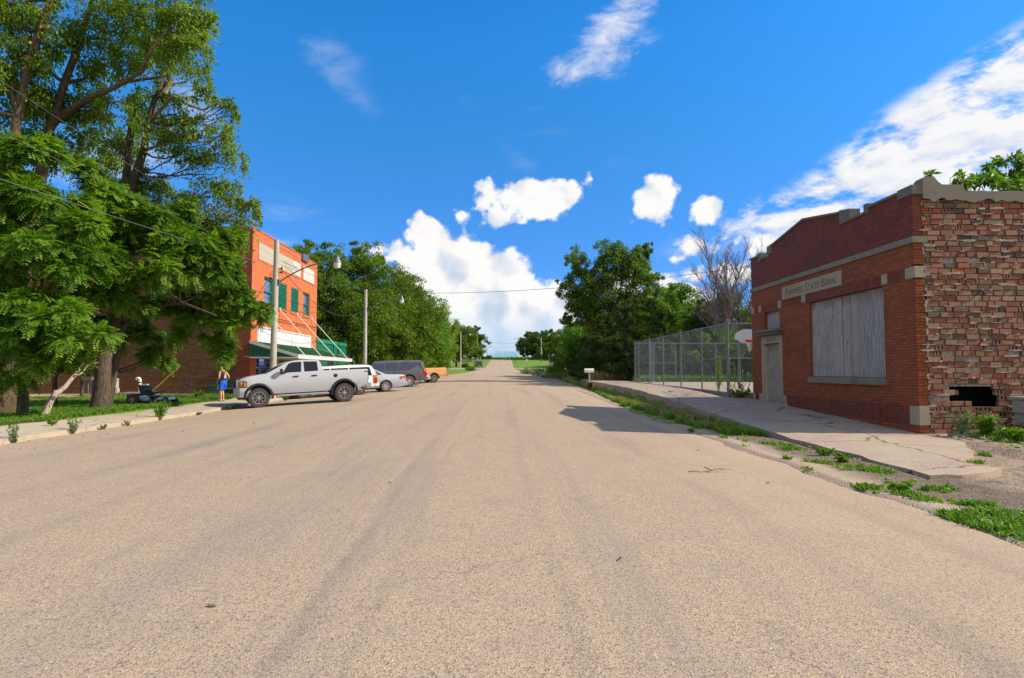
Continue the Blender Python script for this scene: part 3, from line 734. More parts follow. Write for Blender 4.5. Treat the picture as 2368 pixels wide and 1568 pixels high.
def limb_path(a, b, r, seg=6, wob=.12, sag=.12):
    a, b = Vector(a), Vector(b); d = b - a; L = d.length; pts = []
    o1 = Vector(r.normal(size=3)) * L * wob
    for i in range(seg + 1):
        t = i / seg; q = a + d * t + o1 * math.sin(math.pi * t) * .6 + Vector(r.normal(size=3)) * L * .02 * (0 < i < seg)
        q.z += -sag * L * math.sin(math.pi * t) * .5
        pts.append(q)
    return pts
def make_tree(name, label, cat, base, stems, blobs, leaf_parts, r, group='trees along the street', limb_r=.09, bark='bark', twigs=5, extra=None, limbs=True):
    """stems: [([points], [radii])]; blobs: [(c, radii)]; leaf_parts: [(quads, tint, material)]"""
    root = thing(name, label, cat, base, group=group)
    mb = MB(); nodes = []
    for pts, rad in stems:
        mb.tube(pts, rad, 10); nodes += [(Vector(p), q) for p, q in zip(pts, rad)]
    if limbs:
        for b in blobs:
            c = Vector(b[0]); rx = b[1]
            best = min(nodes, key=lambda nd: (nd[0] - c).length + (2.5 if nd[0].z > c.z else 0)) if nodes else None
            if best:
                rr = min(best[1] * .6, limb_r * (.5 + .5 * min(1.5, rx[0])))
                p = limb_path(best[0], c, r)
                mb.tube(p, list(np.linspace(rr, rr * .25, len(p))), 6)
                for k in range(twigs):
                    e = c + Vector([float(q) for q in unit(r.normal(size=3)) * np.array(rx) * .8])
                    p2 = limb_path(p[r.randint(2, len(p))], e, r, 4); mb.tube(p2, list(np.linspace(rr * .4, .008, len(p2))), 4)
    mb.build('trunk', M[bark], root, smooth=60)
    if extra: extra(root)
    if leaf_parts:
        for i, (q, t, mt) in enumerate(leaf_parts):
            np_mesh('crown' if i == 0 else 'foliage', q, 4, M[mt], root, tint=t)
    return root
def blobW(px, py, rx, ry, Y, dep=None):
    "ellipsoid where the photo shows a foliage mass: centre, radii in metres"
    s = Y / FPX; return (tuple(W(px, py, Y)), (rx * s, (dep or (rx + ry) / 2) * s, ry * s))
def stemW(pts, rads):
    return [tuple(W(x, y, Y)) for x, y, Y in pts], rads

def near_trees():
    r = np.random.RandomState(11)
    # big elm, two stems, at the left edge
    base = (-16.0, 20.4, .18)
    st = [stemW([(8, 955, 20.4), (12, 900, 20.4), (20, 820, 20.5), (40, 700, 20.8), (60, 560, 21.2), (80, 470, 21.6)], [.55, .42, .36, .32, .28, .26]),
          stemW([(80, 470, 21.6), (100, 380, 22), (115, 300, 22.2), (150, 190, 22.4), (180, 110, 22.6), (215, 0, 22.8), (260, -160, 23)], [.24, .18, .15, .13, .11, .08, .04]),
          stemW([(60, 560, 21.2), (20, 400, 21), (40, 270, 21), (75, 120, 21), (120, 0, 21), (170, -150, 21.3)], [.24, .18, .15, .14, .11, .05]),
          stemW([(118, 290, 22.2), (180, 240, 22), (260, 205, 21.6), (330, 165, 21.2), (350, 110, 21), (395, 60, 21)], [.12, .10, .08, .06, .045, .02]),
          stemW([(130, 270, 22.2), (200, 235, 22.5), (290, 190, 22.8), (390, 175, 23)], [.12, .10, .07, .03])]
    el1 = [(60, 40, 110, 70, 21), (20, 170, 90, 90, 21), (150, 90, 80, 60, 22.5), (250, 50, 90, 60, 22), (330, 20, 90, 55, 21.5), (400, 50, 70, 60, 21.5), (460, 20, 45, 45, 22), (440, 110, 50, 40, 21.5), (380, 130, 70, 45, 22),
           (300, 130, 70, 50, 22.5), (220, 160, 60, 50, 23), (90, 250, 90, 60, 23), (180, 250, 70, 50, 23), (260, 240, 70, 45, 22.5), (20, 320, 60, 60, 22), (60, 130, 60, 50, 21), (100, -120, 150, 90, 22), (300, -110, 140, 80, 22), (430, -70, 80, 60, 22), (200, -260, 160, 100, 22.5), (-60, -20, 90, 120, 21), (-80, 250, 80, 140, 21)]
    bl = [blobW(*b) for b in el1]
    bl2 = bl + [blobW(*b) for b in ((100, 340, 60, 40, 22.5), (170, 330, 60, 40, 22.5), (230, 380, 60, 35, 23), (60, 200, 60, 40, 22))]
    q = simple_leaves(bl2, 78000, r, .112, droop=.7, shell=.1, clump=.30, hang=.20)
    make_tree('elm_tree', 'tallest leafy elm at the left edge, its dark twin stems rising out of the photo', 'tree', base, st, bl, [(*q, 'leaf_elm')], r, bark='bark_warm', limb_r=.08, twigs=7)
    # second elm behind, with pale broken limbs reaching over the brick building
    base = (-14.6, 22.6, .22)
    st = [stemW([(233, 950, 22.6), (236, 900, 22.6), (240, 830, 22.7), (256, 770, 23), (268, 700, 23.5), (250, 600, 24), (228, 520, 24.5), (235, 470, 24.8)], [.40, .28, .25, .23, .21, .20, .19, .17]),
          stemW([(256, 560, 24), (290, 430, 25.5), (298, 350, 26), (305, 280, 26), (320, 200, 26)], [.2, .17, .15, .12, .05]),
          stemW([(256, 560, 24), (315, 400, 25.5), (332, 350, 25.5), (343, 280, 25.5), (360, 225, 25.5), (385, 200, 25.5), (400, 130, 25.5), (420, 60, 25.5)], [.2, .17, .15, .13, .11, .08, .06, .02])]
    el2 = [(335, 260, 60, 60, 26), (380, 300, 50, 50, 25), (430, 250, 45, 30, 25), (520, 245, 38, 22, 25), (545, 265, 14, 22, 25), (480, 215, 40, 25, 25.5), (460, 300, 60, 30, 25), (520, 310, 45, 35, 24.5), (545, 370, 25, 40, 24.5), (470, 360, 50, 30, 25), (420, 350, 30, 25, 25), (500, 430, 70, 30, 25), (555, 460, 45, 30, 24.5), (590, 475, 20, 35, 24.5), (440, 460, 50, 35, 25),
           (400, 520, 60, 40, 25.5), (520, 510, 60, 40, 25.5), (560, 545, 20, 55, 25.5), (500, 560, 55, 40, 25.5), (300, 470, 60, 60, 26), (350, 420, 40, 40, 26), (280, 350, 50, 50, 27), (440, 560, 60, 45, 26), (380, 200, 40, 40, 26), (410, 110, 50, 50, 26), (455, 80, 40, 50, 26), (465, 170, 22, 35, 26), (350, 90, 60, 60, 27), (240, 320, 60, 50, 27)]
    bl = [blobW(*b) for b in el2]
    q = simple_leaves(bl + [blobW(*b) for b in ((300, 420, 50, 40, 26), (380, 440, 40, 40, 26), (340, 480, 60, 40, 26), (450, 500, 60, 40, 25.8))], 48000, r, .108, droop=1.0, shell=.1, clump=.28, hang=.28)
    def dead(root):
        mb = MB()
        for pts, rad in (stemW([(343, 285, 25.5), (400, 222, 25), (430, 240, 24.8), (470, 255, 24.5), (500, 238, 24.5), (530, 235, 24.5)], [.09, .07, .06, .045, .03, .012]),
                         stemW([(380, 215, 25.3), (392, 195, 25.3), (400, 182, 25.3)], [.11, .09, .08]),
                         stemW([(333, 345, 25.5), (380, 335, 25), (405, 330, 25)], [.06, .045, .03]),
                         stemW([(345, 300, 25.5), (380, 295, 25), (420, 318, 24.8), (470, 330, 24.6), (520, 350, 24.5)], [.08, .065, .05, .035, .012]),
                         stemW([(250, 560, 24), (330, 520, 24.4), (400, 485, 24.4), (440, 460, 24.4), (455, 430, 24.4)], [.11, .09, .07, .045, .02]),
                         stemW([(228, 520, 24.4), (290, 500, 24.2), (350, 520, 24)], [.10, .08, .03]),
                         stemW([(400, 485, 24.4), (480, 480, 24.4), (540, 500, 24.4), (590, 520, 24.4)], [.045, .035, .02, .008]),
                         stemW([(250, 330, 26), (262, 360, 25.5), (268, 400, 25.3), (264, 440, 25)], [.03, .035, .03, .02]),
                         stemW([(365, 225, 25.5), (385, 150, 25.3), (420, 110, 25), (440, 80, 25)], [.05, .04, .03, .01])):
            mb.tube(pts, rad, 7)
        mb.build('dead_limb', M['bark_pale'], root, smooth=60)
    make_tree('elm_tree', 'elm with pale broken dead limbs reaching toward the red brick building', 'tree', base, st, bl, [(*q, 'leaf_elm')], r, extra=dead, limb_r=.05, twigs=6)
    # three trees with feathery compound leaves
    fr = [
      ('compound_leaf_tree', 'feathery bright green tree at the far left with sprays hanging over the lawn', (-15.2, 19.4, .17),
       [stemW([(52, 955, 19.4), (55, 880, 19.4), (90, 780, 19.6), (100, 660, 19.8), (110, 540, 20), (60, 420, 20)], [.16, .14, .13, .11, .09, .05])],
       [(30, 350, 90, 50, 20), (20, 450, 80, 70, 19.4), (110, 460, 90, 55, 19.8), (160, 530, 90, 50, 19.6), (80, 560, 100, 60, 19), (10, 600, 60, 60, 19), (180, 610, 80, 45, 19.2), (50, 680, 80, 40, 18.8), (130, 740, 90, 50, 18.6), (200, 770, 65, 45, 18.4), (60, 790, 80, 45, 18.6), (140, 830, 60, 28, 18.4), (20, 860, 45, 35, 18.6), (-60, 500, 60, 160, 19.5), (-60, 760, 60, 120, 19.2), (10, 740, 60, 50, 19)], 6600, .60),
      ('compound_leaf_tree', 'broad feathery green tree arching in front of the brick side wall', (-15.6, 23.6, .24),
       [stemW([(250, 930, 23.6), (262, 860, 23.6), (280, 760, 23.7), (300, 680, 23.8), (350, 600, 24)], [.17, .15, .12, .10, .05]),
        stemW([(280, 760, 23.7), (340, 710, 23.4), (420, 700, 23), (500, 730, 22.8)], [.09, .08, .06, .03])],
       [(230, 420, 70, 45, 22.5), (270, 470, 90, 50, 22.5), (330, 530, 90, 50, 22.5), (250, 560, 80, 50, 22), (400, 560, 90, 45, 23), (450, 600, 90, 45, 23), (350, 620, 90, 45, 22.3), (260, 650, 75, 45, 22), (300, 700, 50, 30, 22.5), (480, 560, 70, 40, 24), (510, 620, 60, 40, 24), (420, 510, 80, 40, 24.5), (300, 760, 60, 45, 25.5), (380, 500, 60, 40, 24.5), (180, 680, 60, 50, 22)], 6900, .56),
      ('compound_leaf_tree', 'low feathery green branch crown drooping over the boy and the brick corner', (-15.9, 25.6, .24),
       [stemW([(254, 935, 25.6), (262, 860, 25.6), (290, 775, 25.6), (350, 722, 25.4), (400, 706, 25.2), (470, 690, 25)], [.12, .10, .085, .07, .055, .03]),
        stemW([(470, 690, 25), (540, 690, 24.8), (590, 715, 24.6)], [.04, .03, .012]),
        stemW([(440, 740, 25.3), (480, 780, 25), (505, 820, 25)], [.03, .02, .01])],
       [(460, 665, 70, 35, 25), (520, 680, 60, 35, 24.8), (570, 705, 42, 28, 24.6), (600, 728, 28, 20, 24.6), (480, 725, 65, 33, 24.8), (540, 750, 38, 26, 24.6), (430, 765, 40, 25, 25.6), (500, 790, 32, 20, 25), (508, 820, 22, 20, 24.8), (375, 800, 32, 40, 26.5), (350, 830, 22, 20, 26.8), (400, 700, 55, 35, 25.5)], 2900, .52)]
    for i, (nm, lb, base, st, bls, n, L) in enumerate(fr):
        bl = [blobW(x, y, rx_ * .93, ry_ * .86, Y_) for x, y, rx_, ry_, Y_ in bls]; q, t = fronds(bl, int(n * 1.55), r, L * .76, shell=.25, clump=.32, nl=8, droop=.34)
        make_tree(nm, lb, 'tree', base, st, bl, [(q, t, 'leaf_frond')], r, limb_r=.05, twigs=4)
    # dark undergrowth saplings against the wall
    for (px, Y, h, lb) in ((128, 24.5, 2.6, 'slim sapling in the shade between the two left trunks'), (190, 30, 2.2, 'shaded shrub against the brick side wall behind the leaning branch')):
        b = W(px, 915, Y); b.z = ground_z(b.x, Y)
        bl = [((b.x, Y, b.z + h), (.9, .8, .6)), ((b.x + .5, Y, b.z + h * .7), (.6, .6, .5)), ((b.x - .6, Y + .3, b.z + h * .8), (.7, .6, .5))]
        q = simple_leaves(bl, 2600, r, .16, .3)
        make_tree('sapling', lb, 'sapling', tuple(b), [([tuple(b), (b.x - .05, Y, b.z + 1), (b.x + .05, Y, b.z + h)], [.10, .08, .03])], bl, [(*q, 'leaf_dark')], r, group='saplings by the side wall')
    # broken branch leaning against the elm
    mb = MB()
    for pts, rad in (stemW([(102, 966, 19.2), (115, 930, 19.4), (128, 912, 19.8), (150, 895, 20.2), (172, 868, 20.8), (186, 850, 21.2), (198, 832, 21.6), (206, 802, 21.9), (222, 778, 22.1)], [.115, .10, .085, .075, .06, .05, .038, .025, .012]),
                     stemW([(170, 872, 20.7), (190, 862, 20.9), (203, 844, 21.1), (228, 838, 21.3)], [.04, .035, .03, .012]),
                     stemW([(186, 852, 21.2), (210, 838, 21.2), (222, 832, 21.2)], [.03, .022, .01]), stemW([(127, 913, 19.8), (128, 902, 19.8)], [.10, .05])):
        mb.tube(pts, rad, 8)
    o = mb.build('fallen_branch', M['bark_pale'], smooth=60); tag(o, 'pale barked broken branch leaning against the elm trunk', 'branch')
near_trees()

def crown_blobs(cx, cy, zb, zt, rad, r, n=14, shape='round'):
    out = []
    for i in range(n):
        t = (i + .5) / n; z = zb + (zt - zb) * t
        if shape == 'round': pr = math.sin(math.pi * (t * .78 + .16)) ** .7
        elif shape == 'vase': pr = (.45 + .75 * t) if t < .75 else 1.0 - (t - .75) * 1.8
        else: pr = 1 - t * .85
        a = i * 2.4 + r.rand(); d = rad * pr * r.uniform(.35, .75)
        br = rad * pr * r.uniform(.36, .55) + .35
        out.append(((cx + math.cos(a) * d, cy + math.sin(a) * d, z), (br, br, br * r.uniform(.65, .9))))
    return out
def street_tree(name, label, X, Y, top, rad, zb, n, size, mat, seed, shape='round', nb=16, bark='bark', stems=1, droop=.25, group='trees along the street', shell=.45, clump=.34, blobs=None, aspect=.6):
    r = np.random.RandomState(seed); z0 = ground_z(X, Y) - .05
    bl = blobs or crown_blobs(X, Y, zb + rad * .25, top - rad * .22, rad, r, nb, shape)
    st = []; tr = max(.11, (top - z0) * .022 / (1 + .35 * (stems - 1)))
    for k in range(stems):
        a = k * 2.3 + .5; sp = rad * .45 if stems > 1 else rad * .08
        ex, ey = X + math.cos(a) * sp, Y + math.sin(a) * sp
        pts = [(X + math.cos(a) * .1 * k, Y, z0), (X + (ex - X) * .25, Y + (ey - Y) * .25, z0 + (top - z0) * .3), (X + (ex - X) * .65, Y + (ey - Y) * .65, z0 + (top - z0) * .6), (ex, ey, z0 + (top - z0) * .82)]
        st.append((pts, [tr * 1.25, tr * .9, tr * .4, .03]))
    q, t = simple_leaves(bl, int(n * 2.3), r, size * .62, droop, aspect, shell=shell, clump=clump * .85)
    return make_tree(name, label, 'tree', (X, Y, z0), st, bl, [(q, t, mat)], r, group=group, limb_r=tr * .4, bark=bark, twigs=3)
def far_trees():
    T = street_tree
    # left, behind the brick building
    T('leafy_tree', 'tall dark green tree rising right behind the red facade', -17.6, 58, 14.6, 4.6, 2.0, 26000, .30, 'leaf_mid', 21, nb=20, stems=2, group='trees left of the street')
    T('leafy_tree', 'broad rounded tree with visible limbs behind the green annex', -13.6, 60, 15.0, 4.9, 1.5, 27000, .30, 'leaf_mid', 22, nb=20, stems=3, group='trees left of the street')
    T('leafy_tree', 'rounded tree whose crown leans over the second street lamp', -10.6, 66, 13.0, 4.4, 1.2, 23000, .30, 'leaf_mid', 23, nb=18, stems=2, group='trees left of the street')
    T('leafy_tree', 'bright green pointed tree right of the second street lamp', -10.8, 82, 13.4, 4.6, 1.2, 20000, .34, 'leaf_bright', 24, nb=18, group='trees left of the street')
    T('leafy_tree', 'low bushy tree behind the dark station wagon', -13.6, 72, 8.2, 4.2, .9, 15000, .32, 'leaf_mid', 25, nb=14, group='trees left of the street')
    T('leafy_tree', 'dark bushy tree behind the motorcycle and the orange pickup', -11.0, 84, 7.2, 3.6, 1.0, 12000, .34, 'leaf_mid', 26, nb=14, group='trees left of the street')
    T('willow_tree', 'soft drooping willow above the pale blue house', -12.6, 112, 13.2, 5.0, 2.5, 20000, .42, 'leaf_elm', 27, nb=18, droop=1.0, aspect=.35, group='trees left of the street')
    T('leafy_tree', 'dense tree between the willow and the third pole', -16.5, 104, 13.8, 5.4, 1.8, 16000, .42, 'leaf_mid', 28, nb=16, group='trees left of the street')
    T('leafy_tree', 'big rounded tree on the lawn in front of the brick house', -12.2, 168, 14.8, 5.6, 5.2, 13000, .55, 'leaf_mid', 29, nb=16, group='trees left of the street')
    T('leafy_tree', 'dark small leaved tree behind the lawn tree by the far poles', -10.6, 212, 17.5, 6.0, 7.5, 10000, .62, 'leaf_dark', 30, nb=14, group='trees left of the street')
    T('leafy_tree', 'dense tree hiding the gable of the brick house', -21.0, 176, 17.5, 7, 3, 10000, .6, 'leaf_mid', 31, nb=12, group='trees left of the street')
    T('leafy_tree', 'small sprawling tree overhanging the far tank on the left', -8.6, 205, 10.5, 3.2, 6.0, 5000, .5, 'leaf_mid', 32, nb=10, group='trees left of the street')
    T('leafy_tree', 'dark tree behind the brick building roof at the left', -25, 52, 11.5, 5.5, 1.5, 14000, .32, 'leaf_dark', 33, nb=16, group='trees left of the street')
    T('leafy_tree', 'dense tree filling the far left behind the elm', -33, 40, 10.5, 6.5, 1.0, 16000, .32, 'leaf_dark', 34, nb=16, group='trees left of the street')
    T('leafy_tree', 'shaded tree at the far left edge behind the brick side wall', -24.5, 30.0, 8.8, 3.8, 2.4, 12000, .26, 'leaf_dark', 35, nb=14, group='trees left of the street')
    # right
    r = np.random.RandomState(40)
    bb = [(1410, 580, 36, 32), (1440, 610, 50, 40), (1380, 640, 50, 40), (1335, 600, 30, 32), (1350, 660, 45, 40), (1310, 665, 26, 26), (1480, 600, 30, 36), (1500, 580, 14, 22), (1470, 660, 45, 38), (1420, 690, 60, 40), (1360, 720, 50, 36), (1330, 700, 32, 30), (1500, 640, 32, 18), (1450, 730, 50, 30), (1400, 760, 55, 36), (1315, 735, 20, 20)]
    T('cottonwood_tree', 'tallest fan shaped tree on the right with an open jagged top', 9.6, 55, 13.6, 4.5, 3, 30000, .25, 'leaf_mid', 41, stems=4, group='trees right of the street', shell=.2, blobs=[blobW(x, y, a, b, 55) for x, y, a, b in bb], clump=.3)
    T('broadleaf_tree', 'yellow green bushy tree standing between the fan shaped tree and the road', 8.6, 62, 6.2, 2.8, 1.0, 13000, .27, 'leaf_bright', 42, nb=12, group='trees right of the street')
    T('broadleaf_tree', 'low rounded shrub tree above the dry grass by the mailbox', 9.5, 66, 7.4, 3.4, 1.2, 12000, .27, 'leaf_mid', 43, nb=12, group='trees right of the street')
    T('broadleaf_tree', 'sunlit leafy tree behind the far corner of the chain link fence', 14.6, 51, 9.3, 3.0, 1.5, 15000, .25, 'leaf_bright', 44, nb=14, group='trees right of the street')
    T('broadleaf_tree', 'leafy tree poking above the middle of the chain link fence', 18.0, 50, 8.6, 3.0, 1.5, 14000, .25, 'leaf_mid', 45, nb=14, group='trees right of the street')
    T('broadleaf_tree', 'dense bush behind the court seen through the fence', 16.2, 45.5, 5.0, 2.8, .6, 12000, .2, 'leaf_mid', 46, nb=14, group='trees right of the street')
    T('broadleaf_tree', 'bush behind the basketball hoop end of the court', 20.8, 44.8, 5.4, 2.8, .6, 12000, .2, 'leaf_mid', 47, nb=14, group='trees right of the street')
    T('broadleaf_tree', 'bush behind the near gate end of the court', 12.2, 45.5, 4.6, 2.3, .6, 10000, .2, 'leaf_dark', 48, nb=12, group='trees right of the street')
    T('broadleaf_tree', 'dark tree just left of the bank roofline', 24.0, 43, 9.4, 3.4, 1.0, 13000, .26, 'leaf_dark', 49, nb=14, group='trees right of the street')
    T('broadleaf_tree', 'shrubby tree leaning over the far end of the retaining wall', 9.4, 78, 7.8, 3.6, 1.2, 11000, .32, 'leaf_mid', 50, nb=12, group='trees right of the street')
    T('broadleaf_tree', 'tree between the shrubby one and the white tank', 13.5, 98, 9.6, 4.4, 1.5, 11000, .4, 'leaf_mid', 51, nb=12, group='trees right of the street')
    for k, (X, Y, tp, rd, lb) in enumerate(((11.5, 226, 16.6, 6.0, 'leftmost dark tree of the far clump right of the road crest'), (17.5, 232, 18.2, 6.5, 'middle dark tree of the far clump right of the road crest'), (26, 224, 17.5, 7.5, 'right dark tree of the far clump by the white pole'), (34, 215, 17, 8, 'far right dark tree behind the white tank'), (20, 160, 12.5, 6, 'dark tree in front of the far clump at the side street'))):
        T('shade_tree', lb, X, Y, tp, rd, 6.0 if Y > 200 else 2.5, 9000, .7, 'leaf_dark', 60 + k, nb=14, group='trees right of the street')
    T('broadleaf_tree', 'bright tree filling the gap behind the junipers', 12.4, 56, 8.8, 3.4, 1.2, 13000, .26, 'leaf_mid', 52, nb=14, group='trees right of the street')
    T('broadleaf_tree', 'dense low tree between the junipers and the dry grass', 9.0, 55, 5.0, 2.6, .6, 11000, .24, 'leaf_dark', 53, nb=12, group='trees right of the street')
    T('broadleaf_tree', 'dark tree behind the hoop above the far fence rail', 22.5, 48, 8.2, 3.4, 1.0, 13000, .26, 'leaf_mid', 54, nb=14, group='trees right of the street')
    T('broadleaf_tree', 'tall tree right of the fan shaped one, lower and rounder', 15.4, 60, 10.8, 3.6, 1.5, 13000, .26, 'leaf_mid', 55, nb=14, group='trees right of the street')
    T('broadleaf_tree', 'round green tree over the road side at the far end of the wall', 10.6, 72, 9.8, 3.4, 1.5, 12000, .28, 'leaf_mid', 56, nb=12, group='trees right of the street')
    # junipers
    for k, (X, Y, tp, rd, lb) in enumerate(((9.9, 47.5, 7.0, 2.6, 'dark juniper standing left of the fence corner'), (8.6, 51, 6.2, 2.3, 'dark juniper nearest the road beside the broken walk'), (11.9, 48.5, 7.8, 2.6, 'tall dark juniper right behind the far fence corner'), (15.6, 48, 6.6, 2.0, 'dark juniper behind the middle of the fence'), (26.5, 40, 8.8, 2.4, 'tall dark spruce beside the left corner of the bank'), (7.9, 57, 4.2, 1.6, 'small juniper at the road side past the mailbox'))):
        r = np.random.RandomState(80 + k); z0 = ground_z(X, Y)
        bl = [((X + r.normal() * .15 * rd, Y + r.normal() * .15 * rd, z0 + .4 + (tp - z0) * t), (rd * (1 - t * .82), rd * (1 - t * .82), (tp - z0) * .12)) for t in np.linspace(.0, .93, 11)]
        q = simple_leaves(bl, 17000, r, .20, -.3, .28, shell=.6, clump=.22)
        make_tree('juniper_tree', lb, 'tree', (X, Y, z0), [([(X, Y, z0 - .05), (X, Y, tp - .4)], [.16, .03])], bl[:0], [(*q, 'leaf_cedar')], r, group='junipers on the right', limbs=False)
    # bare dead tree
    r = np.random.RandomState(91); X, Y = 17.8, 46; z0 = ground_z(X, Y)
    root = thing('bare_tree', 'leafless dead tree with upswept twigs above the fence', 'tree', (X, Y, z0), group='trees right of the street')
    mb = MB()
    def grow(p, d, L, rad, lv):
        n = 7; pts = [p]; q = Vector(p); dd = Vector(d).normalized()
        for i in range(n):
            dd = (dd + Vector(r.normal(size=3)) * .09 + Vector((0, 0, .09 if lv < 2 else .06))).normalized()
            if lv >= 2 and i > 3: dd = (dd + Vector((-.05 * (1 if d[0] < 0 else -.4), 0, -.10))).normalized()
            q = q + dd * L / n; pts.append(tuple(q))
        mb.tube(pts, list(np.linspace(rad, rad * .35, n + 1)), 5 if lv else 8)
        if lv < 4:
            for k in range((6, 6, 6, 4)[lv]):
                i = r.randint(2, n + 1); s = Vector(r.normal(size=3)); s.z = abs(s.z) * .5
                nd = (dd + s.normalized() * (.50 if lv else .6)).normalized()
                grow(pts[i], tuple(nd), L * r.uniform(.40, .60), rad * .42, lv + 1)
    for a, l in ((-.26, 6.0), (-.10, 6.9), (.06, 7.2), (.20, 6.4), (-.16, 5.2), (.12, 5.6)):
        grow((X + a * 2, Y + r.normal() * .3, z0), (a * .85, r.normal() * .1, 1), l, .16, 0)
    mb.build('trunk', M['bark_dead'], root, smooth=60)
    # tree growing out of the ruined bank
    r = np.random.RandomState(95); X, Y = 15.2, 18.5; z0 = ground_z(X, Y)
    bb = [(2300, 400, 45, 30, 18), (2340, 375, 45, 30, 18.2), (2367, 410, 50, 30, 18), (2270, 418, 35, 14, 17.5), (2215, 412, 26, 12, 17.2), (2330, 430, 60, 20, 17.5), (2420, 380, 60, 50, 19), (2500, 420, 80, 60, 19), (2240, 425, 40, 12, 17.3)]
    bl = [blobW(*b) for b in bb]; q = simple_leaves(bl, 3400, r, .20, .45, .42, shell=.2)
    make_tree('broadleaf_tree', 'leafy tree growing up out of the roofless bank', 'tree', (X, Y, z0), [([(X, Y, z0), (X + .1, Y, 3), (X + .3, Y - .3, 5.5), (X + .5, Y - .4, 7.4)], [.14, .11, .07, .02])], bl, [(*q, 'leaf_bright')], r, group='trees right of the street', limb_r=.03, twigs=6)
    bl = [blobW(2150, 405, 12, 6, 15.2)]; q = simple_leaves(bl, 60, r, .16, .3, .4); b0 = W(2150, 412, 15.2); b0.z = 5.75
    make_tree('sprout', 'tiny leafy sprout on top of the bank parapet corner', 'plant', tuple(b0), [([tuple(b0), tuple(W(2150, 402, 15.2))], [.015, .006])], bl, [(*q, 'leaf_bright')], r, group='weeds', limbs=False)
far_trees()

# ------------------------------------------------------------------ grass and weeds
def blades(name, regions, label, mat, seed, h=.12, w=.012, tint=None):
    r = np.random.RandomState(seed); P = []
    for (f, n) in regions: P += f(r, n)
    P = np.array(P); n = len(P); H = h * r.uniform(.5, 1.6, n) * (P[:, 3] if P.shape[1] > 3 else 1); P = P[:, :3]
    an = r.uniform(0, 6.28, n); s = np.stack([np.cos(an), np.sin(an), np.zeros(n)], 1) * (w * (1 + H * 2))[:, None]
    lean = np.stack([r.normal(0, .35, n), r.normal(0, .35, n), np.ones(n)], 1)
    mid = P + lean * (H * .55)[:, None]; tip = mid + np.stack([lean[:, 0] * 1.8, lean[:, 1] * 1.8, np.ones(n) * .65], 1) * (H * .5)[:, None]
    q = np.stack([P - s, P + s, mid + s * .8, mid - s * .8, mid - s * .8, mid + s * .8, tip + s * .1, tip - s * .1], 1).reshape(-1, 3)
    t = np.repeat(np.clip(r.normal(.5, .25, n), 0, 1), 2)
    o = np_mesh(name, q, 4, M[mat], tint=t); return tag(o, label, 'grass', kind='stuff')
def region(x0, x1, y0, y1, dens=None, zf=None, scale=1.0):
    def f(r, n):
        out = []
        while len(out) < n:
            x, y = r.uniform(x0, x1), y0 + (y1 - y0) * r.rand() ** 1.2
            if dens and r.rand() > dens(x, y): continue
            z = (zf or ground_z)(x, y)
            out.append((x, y, z - .01, scale))
        return out
    return f
def nz(x, y, s=1.0): return .5 + .25 * (math.sin(x * 2.1 * s + math.sin(y * 1.3 * s) * 2) + math.sin(y * 1.7 * s + math.sin(x * 1.1 * s + 2) * 2))
blades('lawn_grass', [(region(-20, -12.75, 14, 31.5, lambda x, y: (1.0 if x > -15.5 else .45) * (.35 + .65 * nz(x, y))), 62000), (region(-13.3, -12.6, 13, 31.5), 16000), (region(-26, -19, 15, 30, lambda x, y: .6), 9000)],
       'sunlit green lawn grass beside the left walk', 'blade', 1, .11)
blades('verge_grass', [(region(5.1, 6.35, 16, 34, lambda x, y: sm(5.0, 5.7, x + .5 * (nz(x, y, 1.5) - .3)) * (1 if y > 16.5 else .5) * sm(.28, .62, nz(x, y, 2.3))), 30000), (region(5.3, 6.3, 34, 60, lambda x, y: nz(x, y)), 9000), (region(5.4, 6.3, 14.6, 17, lambda x, y: nz(x, y, 2)), 2500)],
       'green grass strip between the road and the raised walk', 'blade', 2, .14)
def patch(cx, cy, rx, ry, h=1.0):
    def f(r, n):
        out = []
        cc = r.normal(0, .5, (7, 2))
        for _ in range(n):
            c = cc[r.randint(7)]; x, y = cx + (c[0] + r.normal(0, .28)) * rx, cy + (c[1] + r.normal(0, .28)) * ry * 1.5
            out.append((x, y, ground_z(x, y) - .005, h))
        return out
    return f
pts = [(2330, 1215, .75, .28, 1500), (2240, 1195, .45, .16, 700), (2125, 1150, .22, .16, 350), (2000, 1130, .35, .09, 300), (2260, 1160, .25, .10, 260), (1880, 1070, .25, .08, 160), (1830, 1040, .3, .10, 220), (2025, 1085, .22, .12, 260), (2170, 1130, .18, .08, 120), (1790, 1028, .4, .10, 220), (2340, 1180, .3, .1, 260), (1950, 1130, .2, .05, 90)]
reg = []
for (px, py, rx, ry, n) in pts:
    d = ray(px, py); t = -1.55 / d.z; reg.append((patch(d.x * t, d.y * t, rx, ry, .8), n))
blades('verge_weeds', reg, 'low weed patches growing in the gravel at the road edge', 'blade', 3, .075, .014)
blades('yard_grass', [(region(11.3, 16, 11.6, 14.1, lambda x, y: sm(10.9, 11.8, x)), 9000), (region(10.4, 16, 12.6, 14.1), 4000)], 'green grass and weeds beside the tile wall', 'blade', 4, .09)
blades('field_grass', [(region(6.6, 13, 60, 95, lambda x, y: 1), 5000), (region(7.0, 9.5, 47, 60), 2500)], 'tall dry grass behind the retaining wall', 'blade_dry', 5, .55, .02)
blades('court_edge_grass', [(region(9.3, 22, 41.0, 43.0), 4000)], 'mixed grass along the far side of the court', 'blade', 6, .38, .015)
blades('dry_grass', [(region(9.3, 22, 41.0, 43.0), 1800), (region(9.1, 9.7, 23.7, 26), 300), (region(5.3, 6.3, 16, 30), 2200)], 'scattered dry straw grass at the court edge and in the verge', 'blade_dry', 16, .20, .012)
